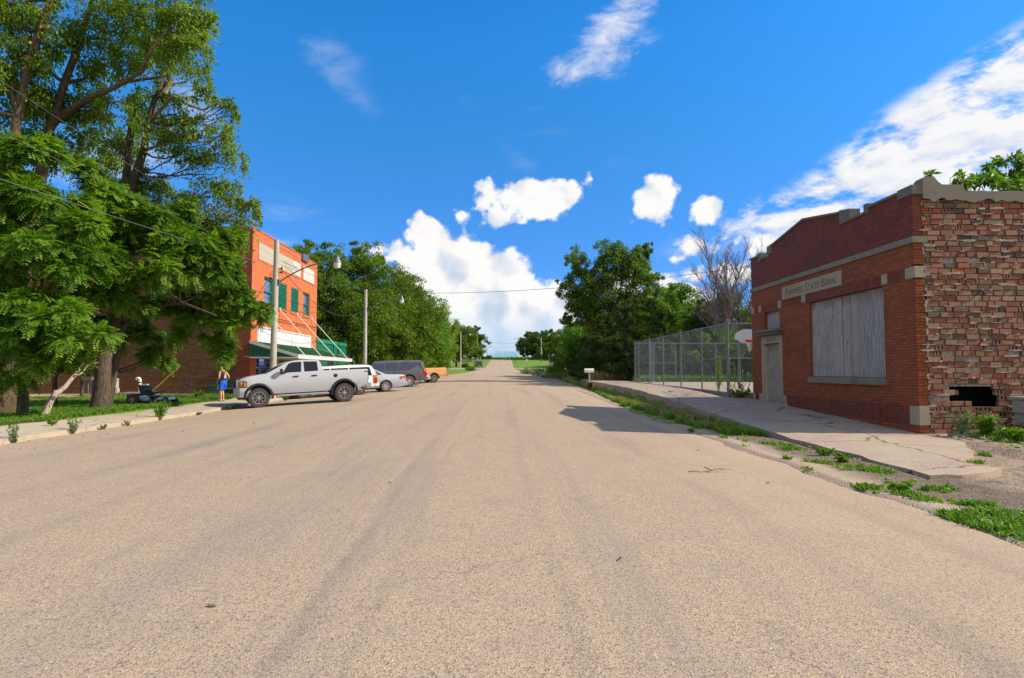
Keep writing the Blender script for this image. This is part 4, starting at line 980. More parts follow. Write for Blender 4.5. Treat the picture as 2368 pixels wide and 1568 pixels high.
blades('far_lawn', [(region(-26, -9, 64, 100, lambda x, y: 1 if x < xl(y) - .2 else 0), 12000)], 'mown green lawn past the parked vehicles', 'blade', 8, .10, .03)

def weed(label, px, py, h, n, mat='leaf_bright', spread=.5, size=.07, seed=0, z=None, X=None, Y=None, flowers=0, name='weed'):
    r = np.random.RandomState(seed)
    if X is None:
        d = ray(px, py); t = -1.5 / d.z; X, Y = d.x * t, d.y * t
    z = ground_z(X, Y, False) if z is None else z
    root = thing(name, label, 'weed', (X, Y, z), group='weeds')
    mb = MB(); q = []; sp = []
    for k in range(max(5, n // 45)):
        a = r.uniform(0, 6.28); L = h * r.uniform(.6, 1.05); e = Vector((X + math.cos(a) * spread * L * r.rand(), Y + math.sin(a) * spread * L * r.rand(), z + L))
        p = limb_path((X, Y, z - .02), e, r, 5, .08, -.05); mb.tube(p, list(np.linspace(.008, .003, 6)), 4); sp.append(p)
    mb.build('stem', M['leaf_stem'], root)
    P = []
    for k in range(n):
        s = sp[r.randint(len(sp))]; u = r.uniform(.25, 1) * 5; i = min(int(u), 4); P.append(s[i].lerp(s[i + 1], u - i))
    P = np.array([tuple(p) for p in P]); ax = unit(r.normal(size=(n, 3)) + np.array([0, 0, .25])); sd = unit(np.cross(ax, r.normal(size=(n, 3))))
    L = size * r.uniform(.6, 1.4, n)
    np_mesh('leaves', quads(P, ax, sd, L, L * .45, .2), 4, M[mat], root, tint=np.clip(r.normal(.5, .25, n), 0, 1))
    if flowers:
        P = np.array([tuple(s[-1]) for s in sp])[:flowers]; k = len(P); mb = MB()
        for p in P:
            for j in range(5): mb.lathe([(.001, .012), (.014, .004), (.012, -.006), (.001, -.01)], tuple(np.array(p) + r.normal(0, .03, 3)), n=6)
        mb.build('blossom', M['flower'], root)
    return root
M['leaf_stem'] = plain('weed_stem', (.14, .20, .05), .8)
weed('bushy bright green weed at the left kerb in front of the mower', 402, 965, .62, 700, X=-11.15, Y=20.4, seed=1, spread=.55)
weed('pale feathery weed at the left kerb nearest the camera', 72, 1020, .42, 420, 'leaf_grey', .6, .05, 2, X=-10.75, Y=13.9)
weed('pale feathery weed at the kerb between two others', 208, 997, .42, 420, 'leaf_grey', .7, .05, 3, X=-10.85, Y=15.9)
weed('low weed growing in the middle of the left walk', 145, 980, .12, 200, 'leaf_bright', 1.6, .06, 4, X=-11.9, Y=16.6, z=.19)
weed('low weed at the left kerb right of the feathery pair', 278, 985, .14, 180, 'leaf_grey', 1.2, .05, 5, X=-10.9, Y=17.1)
weed('tiny weed at the left kerb near the bushy one', 345, 980, .16, 120, 'leaf_grey', 1.0, .05, 6, X=-10.95, Y=18.3)
weed('tuft of weed in the shade of the pickup front tyre', 560, 940, .20, 260, 'leaf_mid', 1.4, .06, 7, X=-10.85, Y=25.0)
weed('tuft of grass weed under the pickup sill', 678, 912, .30, 260, 'leaf_bright', 1.3, .08, 8, X=-10.6, Y=30.6)
weed('low weed tuft at the left kerb before the pickup', 505, 955, .12, 180, 'leaf_mid', 1.5, .05, 9, X=-11.0, Y=22.6)
weed('leafy clump behind the boy beside the stairwell wall', 470, 925, .35, 500, 'leaf_bright', 1.0, .10, 10, X=-14.2, Y=29.2)
weed('leafy clump right of the boy beside the grey crates', 540, 918, .30, 400, 'leaf_bright', 1.2, .10, 11, X=-13.0, Y=29.6)
weed('grey feathery weed at the base of the tile wall', 2210, 970, .62, 700, 'leaf_grey', .55, .05, 12, X=10.35, Y=13.7)
weed('weed with yellow blossoms in front of the wall hole', 2245, 975, .55, 900, 'leaf_bright', .6, .08, 13, X=10.75, Y=13.5, flowers=10)
weed('broad leaved green weed spreading below the yellow blossoms', 2240, 1010, .28, 1500, 'leaf_bright', 1.8, .09, 14, X=10.9, Y=12.8)
weed('broad leaved weed patch near the block wall', 2320, 1015, .25, 1500, 'leaf_bright', 2.4, .09, 15, X=11.8, Y=12.7)
weed('dry brown weed heap under the block wall', 2300, 975, .35, 600, 'leaf_dry', 1.0, .06, 16, X=11.3, Y=13.4)
weed('climbing vine on the chain link fence bay nearest the bank', 1640, 905, 1.7, 520, 'leaf_bright', .10, .07, 17, X=8.95, Y=25.2, z=.62)
weed('thin vine climbing the fence corner post', 1695, 905, 1.6, 260, 'leaf_bright', .08, .06, 18, X=9.05, Y=24.0, z=.62)
weed('dead brown vine tangle between fence and bank', 1725, 880, .8, 420, 'leaf_dry', .7, .06, 19, X=9.55, Y=24.3, z=.6)
weed('green weeds at the foot of the fence corner', 1715, 915, .28, 1100, 'leaf_bright', 2.0, .08, 20, X=9.3, Y=23.9, z=.58)
weed('leafy green clump in the verge beside the shadow tip', 1645, 975, .22, 700, 'leaf_mid', 2.0, .08, 21, X=5.9, Y=17.6)
weed('small leafy clump in the gravel by the walk edge', 2025, 1085, .16, 260, 'leaf_mid', 1.2, .07, 22, X=5.85, Y=10.5)
weed('broad leaved clump where the gravel meets the road', 2125, 1155, .14, 320, 'leaf_bright', 1.4, .08, 23, X=5.15, Y=7.9)
weed('small broad leaved clump between gravel and road', 1995, 1075, .12, 220, 'leaf_bright', 1.4, .07, 24, X=5.9, Y=11.2)
weed('dead brown foliage hanging in the left tree', 130, 640, .8, 800, 'leaf_dry', .8, .10, 25, X=-13.9, Y=18.8, z=3.6, name='dead_foliage')

# fallen leaves and bits of litter on the road by the left kerb
def litter():
    r = np.random.RandomState(77); n = 520
    Y = r.uniform(6, 32, n); X = np.array([xl(y) for y in Y]) + r.exponential(1.1, n) * .9 - .9 * (r.rand(n) < .25)
    X[:60] = r.uniform(-9, 4, 60); Y[:60] = r.uniform(4, 26, 60)
    Z = np.array([(zr(a, b) + .02) if a > xl(b) else zr(xl(b), b) + .14 + (xl(b) - a) * .035 for a, b in zip(X, Y)])
    p = np.stack([X, Y, Z], 1); ax = unit(np.stack([r.normal(size=n), r.normal(size=n), r.uniform(-.05, .3, n)], 1)); sd = unit(np.cross(ax, np.array([0, 0, 1.0]) + r.normal(0, .2, (n, 3)))); L = r.uniform(.02, .085, n)
    o = np_mesh('leaf_litter', quads(p, ax, sd, L, L * .5, -.1), 4, M['leaf_litter'], tint=r.rand(n)); tag(o, 'fallen leaves and bits scattered by the left kerb and over the road', 'leaf litter', kind='stuff')
M['leaf_litter'] = plain('litter', (.10, .085, .035), .9, var=.7, scale=.7)
litter()

def sprigs():
    r = np.random.RandomState(123); reg = []
    for k in range(46):
        y = r.uniform(6.5, 17); x = r.uniform(xr(y) + .05, 6.25) if r.rand() < .8 else r.uniform(7.5, 12); y = y if x < 6.4 else r.uniform(9.5, 12.5)
        reg.append((patch(x, y, r.uniform(.03, .16), r.uniform(.03, .12), r.uniform(.5, 1.2)), int(r.uniform(8, 70))))
    for k in range(40):
        y = r.uniform(12, 31); reg.append((patch(xl(y) + r.uniform(-.12, .06), y, .12, .05, r.uniform(.5, 1.3)), int(r.uniform(8, 40))))
    blades('verge_sprigs', reg, 'small scattered sprigs of weed in the gravel and along the kerbs', 'blade', 31, .07, .010)
sprigs()

# ------------------------------------------------------------------ walls with openings
def WX(px, py, X):
    d = ray(px, py); return EYE + d * ((X - EYE.x) / d.x)
def holed(mb, axis, t0, t1, a0, a1, z0, z1, holes):
    "wall with rectangular openings; axis 'x': thickness t along x, runs along y. 'y': the reverse. holes: (a0,a1,z0,z1)"
    zz = sorted({z0, z1, *[h[2] for h in holes], *[h[3] for h in holes]}); zz = [q for q in zz if z0 <= q <= z1]
    for i in range(len(zz) - 1):
        za, zb = zz[i], zz[i + 1]
        cuts = sorted([(h[0], h[1]) for h in holes if h[2] < zb - 1e-6 and h[3] > za + 1e-6])
        cur = a0
        for c0, c1 in cuts + [(a1, a1)]:
            if c0 > cur + 1e-6:
                if axis == 'x': mb.box(t0, t1, cur, c0, za, zb)
                else: mb.box(cur, c0, t0, t1, za, zb)
            cur = max(cur, c1)

# ------------------------------------------------------------------ the bank
def bank():
    X0, Y0, Y1, XB = 9.75, 14.2, 23.65, 21.0
    root = thing('bank_building', 'derelict red brick bank with boarded window and door and a rough clay tile side wall', 'building', (X0, Y0, .1))
    T = .22
    win = (15.42, 19.2, 1.42, 3.78); sml = (21.28, 22.55, 3.10, 3.76); door = (21.1, 22.75, .36, 2.86)
    mb = MB(); holed(mb, 'x', X0, X0 + T, Y0 + .1, Y1, .765, 3.79, [win, sml, door])
    mb.box(X0, X0 + T, Y0 + .1, Y1, 4.07, 4.63)
    mb.box(X0, X0 + T, Y0, 21.1, -.1, .335); mb.box(X0, X0 + T, 22.75, Y1, -.1, .335); mb.box(X0, X0 + T, 21.1, 22.75, -.1, .2)
    # toothed corner: brick ends step in and out
    r = random.Random(3); z = .765
    while z < 4.6:
        j = r.choice([0, .004, .012, .0, .02]); 
        if not (3.79 - .07 < z < 4.06): mb.box(X0, X0 + T + r.uniform(-.03, .05), Y0 + j, Y0 + .1, z + .003, z + .0685)
        z += .0715
    mb.build('brick_wall', M['bank_brick'], root)
    mb = MB()
    prof = [(Y0 + .02, 4.79), (Y0 + .02, 5.78), (14.75, 5.78), (14.75, 5.92), (16.02, 5.92), (16.02, 5.80), (16.78, 5.80), (16.78, 6.04), (19.44, 6.46), (22.1, 6.04), (22.1, 5.76), (22.75, 5.76), (22.75, 5.92), (Y1, 5.92), (Y1, 4.79)]
    mb.prism(prof, X0 + .01, X0 + T + .02, 'x'); mb.build('parapet', M['bank_brick_top'], root)
    # soldier courses
    mb = MB(); xs0, xs1 = X0 - .004, X0 + T - .01
    for a, b in ((Y0 + .34, 15.24), (15.47, 19.42), (19.67, 21.1), (21.37, 22.77), (23.0, 23.4)): mb.box(xs0, xs1, a, b, 3.792, 4.067)
    mb.box(X0, X0 + T - .01, Y0 + .34, 21.1 - .25, .34, .762); mb.box(X0, X0 + T - .01, 22.98, Y1 - .22, .34, .762)
    mb.build('soldier_course', M['bank_soldier'], root)
    for q in [(X0 - .012, X0 + T, a, b, 3.80, 4.06) for a, b in ((15.24, 15.47), (19.42, 19.67), (21.1, 21.37), (22.77, 23.0), (23.4, Y1 + .004))] + [(X0 - .014, X0 + T + .02, Y0 - .012, Y0 + .345, 3.80, 4.07), (X0 - .014, X0 + T + .0, Y0 - .014, Y0 + .335, .335, .775), (X0 - .014, X0 + T, Y1 - .215, Y1 + .01, .33, .77)]:
        mb = MB(); mb.rbox(*q, .008); mb.build('stone_block', M['stone'], root)
    mb = MB(); mb.rbox(X0 - .05, X0 + T, Y0 - .02, Y1 + .02, 4.632, 4.785, .015); mb.box(X0 + .02, X0 + T + .09, Y0 - .022, Y0 + .2, 4.64, 4.78); mb.build('stone_band', M['conc'], root)
    # coping
    mb = MB(); c = .065
    top = [(14.75, 5.92), (16.02, 5.92)], [(16.12, 5.80), (16.76, 5.80)], [(17.3, 6.122), (19.44, 6.46), (21.75, 6.095)], [(22.2, 5.76), (22.7, 5.76)], [(22.95, 5.92), (Y1 + .03, 5.92)]
    for seg in top:
        for (a, za), (b, zb) in zip(seg[:-1], seg[1:]):
            mb.prism([(a, za), (b, zb), (b, zb + c), (a, za + c)], X0 - .035, X0 + T + .06, 'x')
    mb.rbox(X0 - .03, X0 + T + .05, Y0 - .02, 14.72, 5.785, 6.02, .02); mb.rbox(X0 - .03, X0 + T + .05, 15.92, 16.12, 5.80, 6.06, .02)
    mb.prism([(16.76, 5.80), (17.3, 5.80), (17.3, 6.215), (16.76, 6.13)], X0 - .03, X0 + T + .05, 'x'); mb.prism([(21.75, 5.85), (22.12, 5.85), (22.12, 6.12), (21.75, 6.18)], X0 - .03, X0 + T + .05, 'x')
    mb.rbox(X0 - .03, X0 + T + .05, 22.7, 22.95, 5.7, 6.04, .02)
    mb.build('coping', M['conc_dk'], root)
    # sign
    mb = MB(); mb.rbox(X0 - .02, X0 + .05, 19.17, 21.0, 4.055, 4.49, .006); mb.rbox(X0 - .02, X0 + .05, 17.3, 19.163, 4.055, 4.49, .006)
    sg = mb.build('name_stone', M['stone'], root)
    mx = lambda y, z, x: Matrix(((0, 0, -1, x), (-1, 0, 0, y), (0, 1, 0, z), (0, 0, 0, 1)))
    text_part('Farmers State Bank', .37, M['carved'], root, mx(19.15, 4.265, X0 - .0215), caps=True, spacing=1.0, xs=1.04, extrude=.002, offset=.0)
    # window
    mb = MB(); mb.box(X0 + .19, X0 + .21, 15.42, 19.2, 1.42, 3.78); mb.build('window_recess', M['dark_in'], root)
    def board(name, a, b, z0, z1, xf, mat):
        nz_ = 14; vs = []; fs = []; me_top = []
        mb = MB(); n = 1
        for i in range(nz_ + 1):
            z = z0 + (z1 - z0) * i / nz_
            vs += [(xf, a, z), (xf, b, z), (xf + .02, b, z), (xf + .02, a, z)]; me_top += [i / nz_] * 4
        for i in range(nz_):
            for k in range(4): fs.append((4 * i + k, 4 * i + (k + 1) % 4, 4 * i + 4 + (k + 1) % 4, 4 * i + 4 + k))
        fs += [(0, 1, 2, 3), (4 * nz_ + 3, 4 * nz_ + 2, 4 * nz_ + 1, 4 * nz_)]
        o = mb.add(vs, fs).build(name, mat, root)
        at_ = o.data.attributes.new('top', 'FLOAT', 'POINT'); at_.data.foreach_set('value', me_top); return o
    xr_ = X0 + .07
    board('plywood_sheet', 17.98, 19.19, 1.44, 3.77, xr_ + .01, M['ply'])
    for i, (a, b) in enumerate(((17.44, 17.95), (17.02, 17.41), (16.71, 16.99))): board('plank', a, b, 1.44, 3.765, xr_ + .004 * (i % 2), M['plank'])
    board('plywood_sheet', 15.43, 16.69, 1.435, 3.775, xr_ - .012, M['ply2'])
    mb = MB(); mb.box(X0 + .05, X0 + .18, 15.42, 19.2, 3.745, 3.78); mb.build('window_head', M['rust'], root)
    mb = MB(); mb.rbox(X0 - .07, X0 + .16, 18.25, 19.27, 1.235, 1.40, .012); mb.rbox(X0 - .07, X0 + .16, 15.36, 18.243, 1.235, 1.40, .012); mb.box(X0 - .02, X0 + .1, 15.42, 19.2, 1.40, 1.43); mb.build('window_sill', M['conc'], root)
    # small window, ledge, door
    board('plywood_sheet', 21.92, 22.55, 3.10, 3.76, X0 + .13, M['ply2']); board('plywood_sheet', 21.28, 21.91, 3.10, 3.76, X0 + .125, M['ply2'])
    mb = MB(); mb.box(X0 + .16, X0 + .2, 21.28, 22.55, 3.1, 3.76); mb.build('window_recess', M['dark_in'], root)
    mb = MB(); mb.rbox(X0 - .26, X0 + .1, 20.98, 22.9, 2.99, 3.09, .02); mb.rbox(X0 - .20, X0 + .1, 21.05, 22.82, 2.90, 2.985, .02); mb.rbox(X0 - .1, X0 + .1, 21.1, 22.78, 2.862, 2.897, .01); mb.build('door_ledge', M['conc_dk'], root)
    mb = MB(); xa, xb = X0 - .03, X0 + .16
    mb.box(xa, xb, 21.1, 22.75, 2.60, 2.858); mb.box(xa, xb, 22.5, 22.75, .77, 2.596); mb.box(xa, xb, 21.1, 21.28, .77, 2.596)
    mb.box(xa - .025, xb, 22.5, 22.97, .25, .766); mb.box(xa - .025, xb, 20.88, 21.28, .25, .766); mb.box(xa + .012, xb, 21.28, 22.5, .25, .46)
    mb.build('door_frame', M['stone'], root)
    text_part('BANK', .22, M['carved'], root, mx(21.93, 2.725, xa - .0015), spacing=1.05, xs=1.5, extrude=.001)
    board('door_board', 21.285, 22.495, .465, 2.595, X0 + .06, M['ply_door'])
    # side wall of broken hollow tiles, real blocks in a rough bed
    r = random.Random(12); hx0, hx1, hz0, hz1 = 10.62, 11.62, .66, 1.22
    bed = MB(); holed(bed, 'y', Y0 + .05, Y0 + .26, X0 + T, XB, -.1, 5.66, [(hx0 - .12, hx1 + .2, hz0 - .12, hz1 + .02)])
    pal = [(.34, .11, .06), (.28, .078, .042), (.37, .15, .085), (.33, .17, .10), (.24, .16, .08), (.10, .068, .058), (.33, .21, .11), (.055, .04, .036), (.28, .11, .07), (.42, .095, .035), (.40, .27, .15), (.29, .14, .085), (.33, .125, .07)]
    wt = [10, 8, 9, 8, 4, 4, 4, 2, 8, 3, 3, 8, 8]
    tiles = MB(); z = .0; row = 0; H = .130
    while z < 5.62:
        hh = min(H, 5.65 - z); x = X0 + T + .02 + (row % 2) * .13 * r.uniform(.6, 1.2) + r.uniform(0, .04)
        # small brick bats tie into the facade at the start of each course
        if x - (X0 + T) > .06:
            tiles.col = r.choice([(.55, .13, .04), (.40, .10, .05), (.30, .25, .18)])
            for q in range(2): tiles.box(X0 + T + .01, x - .012, Y0 + r.uniform(-.01, .03), Y0 + .07, z + .004 + q * hh / 2, z + (q + 1) * hh / 2 - .008)
        while x < XB - .2:
            L = r.choice([.305, .305, .305, .305, .30, .22, .16])
            if r.random() < .05: L = .08
            xe = min(x + L, XB); inh = (xe > hx0 + r.uniform(-.02, .16) and x < hx1 - r.uniform(-.02, .22) and z + hh > hz0 + (.12 if x > 11.0 else 0) and z < hz1 - .02 and not (z < .85 and x < hx0 + .30))
            if not inh:
                p = r.random(); yo = Y0 + r.gauss(0, .006); g = r.uniform(.011, .020)
                tiles.col = r.choices(pal, wt)[0]; k = r.uniform(.85, 1.12); tiles.col = tuple(c * k for c in tiles.col)
                near = hx0 - .35 < x < hx1 + .3 and hz0 - .15 < z < hz1 + .15
                if p < .035 or (near and p < .25):   # broken end showing two cells
                    xm = min(xe, x + .2); d = .03
                    for q0, q1 in ((x, x + .025), ((x + xm) / 2 - .012, (x + xm) / 2 + .012), (xm - .025, xm)): tiles.box(q0, q1, yo, yo + .09, z + .022, z + hh - .025)
                    tiles.box(x, xm, yo, yo + .09, z + .004, z + .021); tiles.box(x, xm, yo, yo + .09, z + hh - .024, z + hh - g)
                    tiles.col = (.012, .010, .009); tiles.box(x + .02, xm - .02, yo + .075, yo + .08, z + .01, z + hh - .02)  # near-black plate paints the shade inside the hollow cells
                    xe = xm
                elif p < .062: pass                   # missing
                elif p < .10:    # sheared face
                    a = r.uniform(.2, .8); zt = z + hh - g
                    tiles.prism([(x + .004, z + .003), (xe - g, z + .003), (xe - g, zt - r.uniform(0, .06)), (x + (xe - x) * a, zt), (x + .004, zt - r.uniform(0, .05))], yo + r.uniform(0, .02), yo + .09, 'y')
                else:
                    b = MB(); tiles.rbox(x + .002, xe - g, yo, yo + .09, z + .003, z + hh - g, .006)
            x = xe + r.uniform(.002, .010)
        z += H; row += 1
    # rbox adds faces after col is set, so the list of colours stays aligned
    tiles.build('clay_tile_face', M['tile'], root)
    # lumps of mortar squeezed over the joints
    lm = bed
    for k in range(300):
        x = r.uniform(X0 + T, 15); z = round(r.uniform(.1, 5.5) / H) * H + r.uniform(-.01, .01); w = r.uniform(.03, .22); h = r.uniform(.010, .035)
        if hx0 - .1 < x < hx1 + .1 and hz0 - .1 < z < hz1 + .1: continue
        n = 7; poly = [(x + w * math.cos(6.283 * i / n) * r.uniform(.6, 1.1), z + h * math.sin(6.283 * i / n) * r.uniform(.5, 1.2)) for i in range(n)]
        lm.prism(poly, Y0 - .014 + r.uniform(-.006, .006), Y0 + .05, 'y')
    for k in range(34):   # ragged corner strip between brick veneer and tile
        z = r.uniform(.2, 5.6); x = X0 + T + r.uniform(-.01, .03); n = 7; w = r.uniform(.02, .045); h = r.uniform(.03, .09)
        lm.prism([(x + w * math.cos(6.283 * i / n) * r.uniform(.5, 1.1), z + h * math.sin(6.283 * i / n) * r.uniform(.6, 1.2)) for i in range(n)], Y0 - .012, Y0 + .06, 'y')
    lm.build('mortar_bed', M['mortar'], root)
    # concrete coping of the side wall, broken away in steps
    def ragged(x0, x1, zb, zt, n):
        w_ = r.random() * 6; lo = [(x0 + (x1 - x0) * i / n + r.uniform(-.02, .02) * (0 < i < n), zb + r.uniform(-.035, .03) + .045 * math.sin(i * .9 + w_) * math.sin(i * .37)) for i in range(n + 1)]; hi = [(x1 - (x1 - x0) * i / n, zt + r.uniform(-.012, .008)) for i in range(n + 1)]
        return lo + hi
    mb = MB(); p = ragged(X0 + T + .03, 10.98, 5.66, 5.93, 14)[:15] + [(10.98, 5.93), (10.96, 6.015), (10.45, 6.02), (10.36, 6.09), (10.28, 6.19), (10.22, 6.21), (10.05, 6.205), (9.99, 6.13), (9.985, 5.9)]
    mb.prism(p, Y0 - .03, Y0 + .3, 'y'); p = ragged(10.985, XB, 5.64, 5.875, 90); mb.prism(p, Y0 - .022, Y0 + .3, 'y')
    mb.build('side_coping', M['conc'], root)
    # the rest of the shell: back and far walls, plus an unseen black inner wall and part roof added to keep the inside dark
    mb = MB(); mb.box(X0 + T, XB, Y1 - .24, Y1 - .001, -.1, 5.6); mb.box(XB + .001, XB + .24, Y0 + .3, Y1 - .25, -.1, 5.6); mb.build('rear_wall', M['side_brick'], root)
    mb = MB(); mb.box(X0 + .3, 13.4, 15.05, 15.2, 0, 5.0); mb.box(13.5, 13.6, 14.5, 15.2, 0, 5.0); mb.build('inner_light_block', M['dark_in'], root)
    mb = MB(); mb.box(X0 + T, 13.6, Y0 + .28, 17.4, 5.0, 5.12); mb.box(X0 + T, 12.5, 17.4, 23.3, 5.0, 5.12); mb.build('roof_light_block', M['roof_asph'], root)
bank()

# low block wall beside it, rubble, broken kerb stone
def small_right():
    t = thing('block_wall', 'low mossy concrete block wall stub against the tile wall', 'wall', (12.6, 13.6, .1))
    mb = MB()
    for c, (x0) in enumerate((11.62, 11.60, 11.55)):
        x = x0 + (c % 2) * .2
        mb.rbox(x0, x - .008 if x > x0 else x0 + .005, 13.25, 13.75, .06 + c * .30, .06 + c * .30 + .29, .012) if x > x0 + .02 else None
        while x < 15: mb.rbox(x, x + .39, 13.25, 13.75, .06 + c * .30, .06 + c * .30 + .292, .012); x += .4
    mb.build('block_course', M['blockwall'], t)
    mb = MB(); mb.rbox(11.5, 14.9, 13.2, 13.8, .965, 1.03, .02); mb.build('cap', M['blockwall'], t)
    mb = MB(); r = random.Random(5)
    def rock(mb, x, y, z, sx, sy, sz):
        bm = bmesh.new(); bmesh.ops.create_icosphere(bm, subdivisions=2, radius=1)
        for v in bm.verts: v.co = Vector((x + v.co.x * sx * r.uniform(.8, 1.1), y + v.co.y * sy * r.uniform(.8, 1.1), z + max(-.6, min(.7, v.co.z)) * sz * r.uniform(.9, 1.1)))
        mb.bm(bm)
    rock(mb, 5.95 + .9, 7.35, .10, .42, .26, .12); o = mb.build('kerb_stone', M['walk_l'], smooth=40, at=(6.85, 7.35, 0)); tag(o, 'broken pale kerb stone lying past the end of the walk slab', 'stone')
    mb = MB(); mb.rbox(10.05, 10.85, 13.52, 13.75, .10, .19, .02); o = mb.build('threshold_slab', M['conc'], at=(10.4, 13.6, .1)); tag(o, 'short concrete step slab lying at the foot of the tile wall', 'slab')
    mb = MB()
    for k in range(90):
        x, y = r.uniform(9.6, 12.2), r.uniform(11.5, 13.9); s = r.uniform(.012, .05)
        rock(mb, x, y, ground_z(x, y) + s * .4, s * 1.3, s, s * .6)
    for k in range(70):
        x, y = r.uniform(5.4, 6.35), r.uniform(8.5, 16); s = r.uniform(.01, .03); rock(mb, x, y, ground_z(x, y) + s * .4, s * 1.3, s, s * .6)
    o = mb.build('rubble', M['mortar'], smooth=50, at=(10, 13, 0)); tag(o, 'scattered rubble and pebbles by the bank corner', 'rubble', kind='stuff')
    # stick on the road
    d = ray(1640, 1103); t_ = -1.57 / d.z; cx, cy = d.x * t_, d.y * t_; z = zr(cx, cy) + .03
    mb = MB()
    for pts in ([(-.02, .0, 0), (.10, .02, .03), (.24, .03, .03), (.36, .05, .02)], [(.03, .0, .01), (-.04, .10, .05), (-.02, .16, .05)], [(-.02, 0, 0), (-.09, .01, .0)], [(.2, .03, .02), (.22, .10, .05)]):
        mb.tube([(cx + a, cy + b, z + c) for a, b, c in pts], list(np.linspace(.012, .004, len(pts))), 5)
    o = mb.build('broken_stick', M['bark_pale'], at=(cx, cy, z)); tag(o, 'forked dry stick lying on the road near the shadow', 'stick')
    mb = MB(); mb.tube([(cx - .32, cy - .02, z), (cx - .24, cy - .06, z + .015), (cx - .15, cy - .12, z)], [.008, .007, .004], 5)
    o = mb.build('broken_stick', M['bark_pale'], at=(cx - .3, cy, z)); tag(o, 'short thin twig left of the forked stick on the road', 'stick')
small_right()

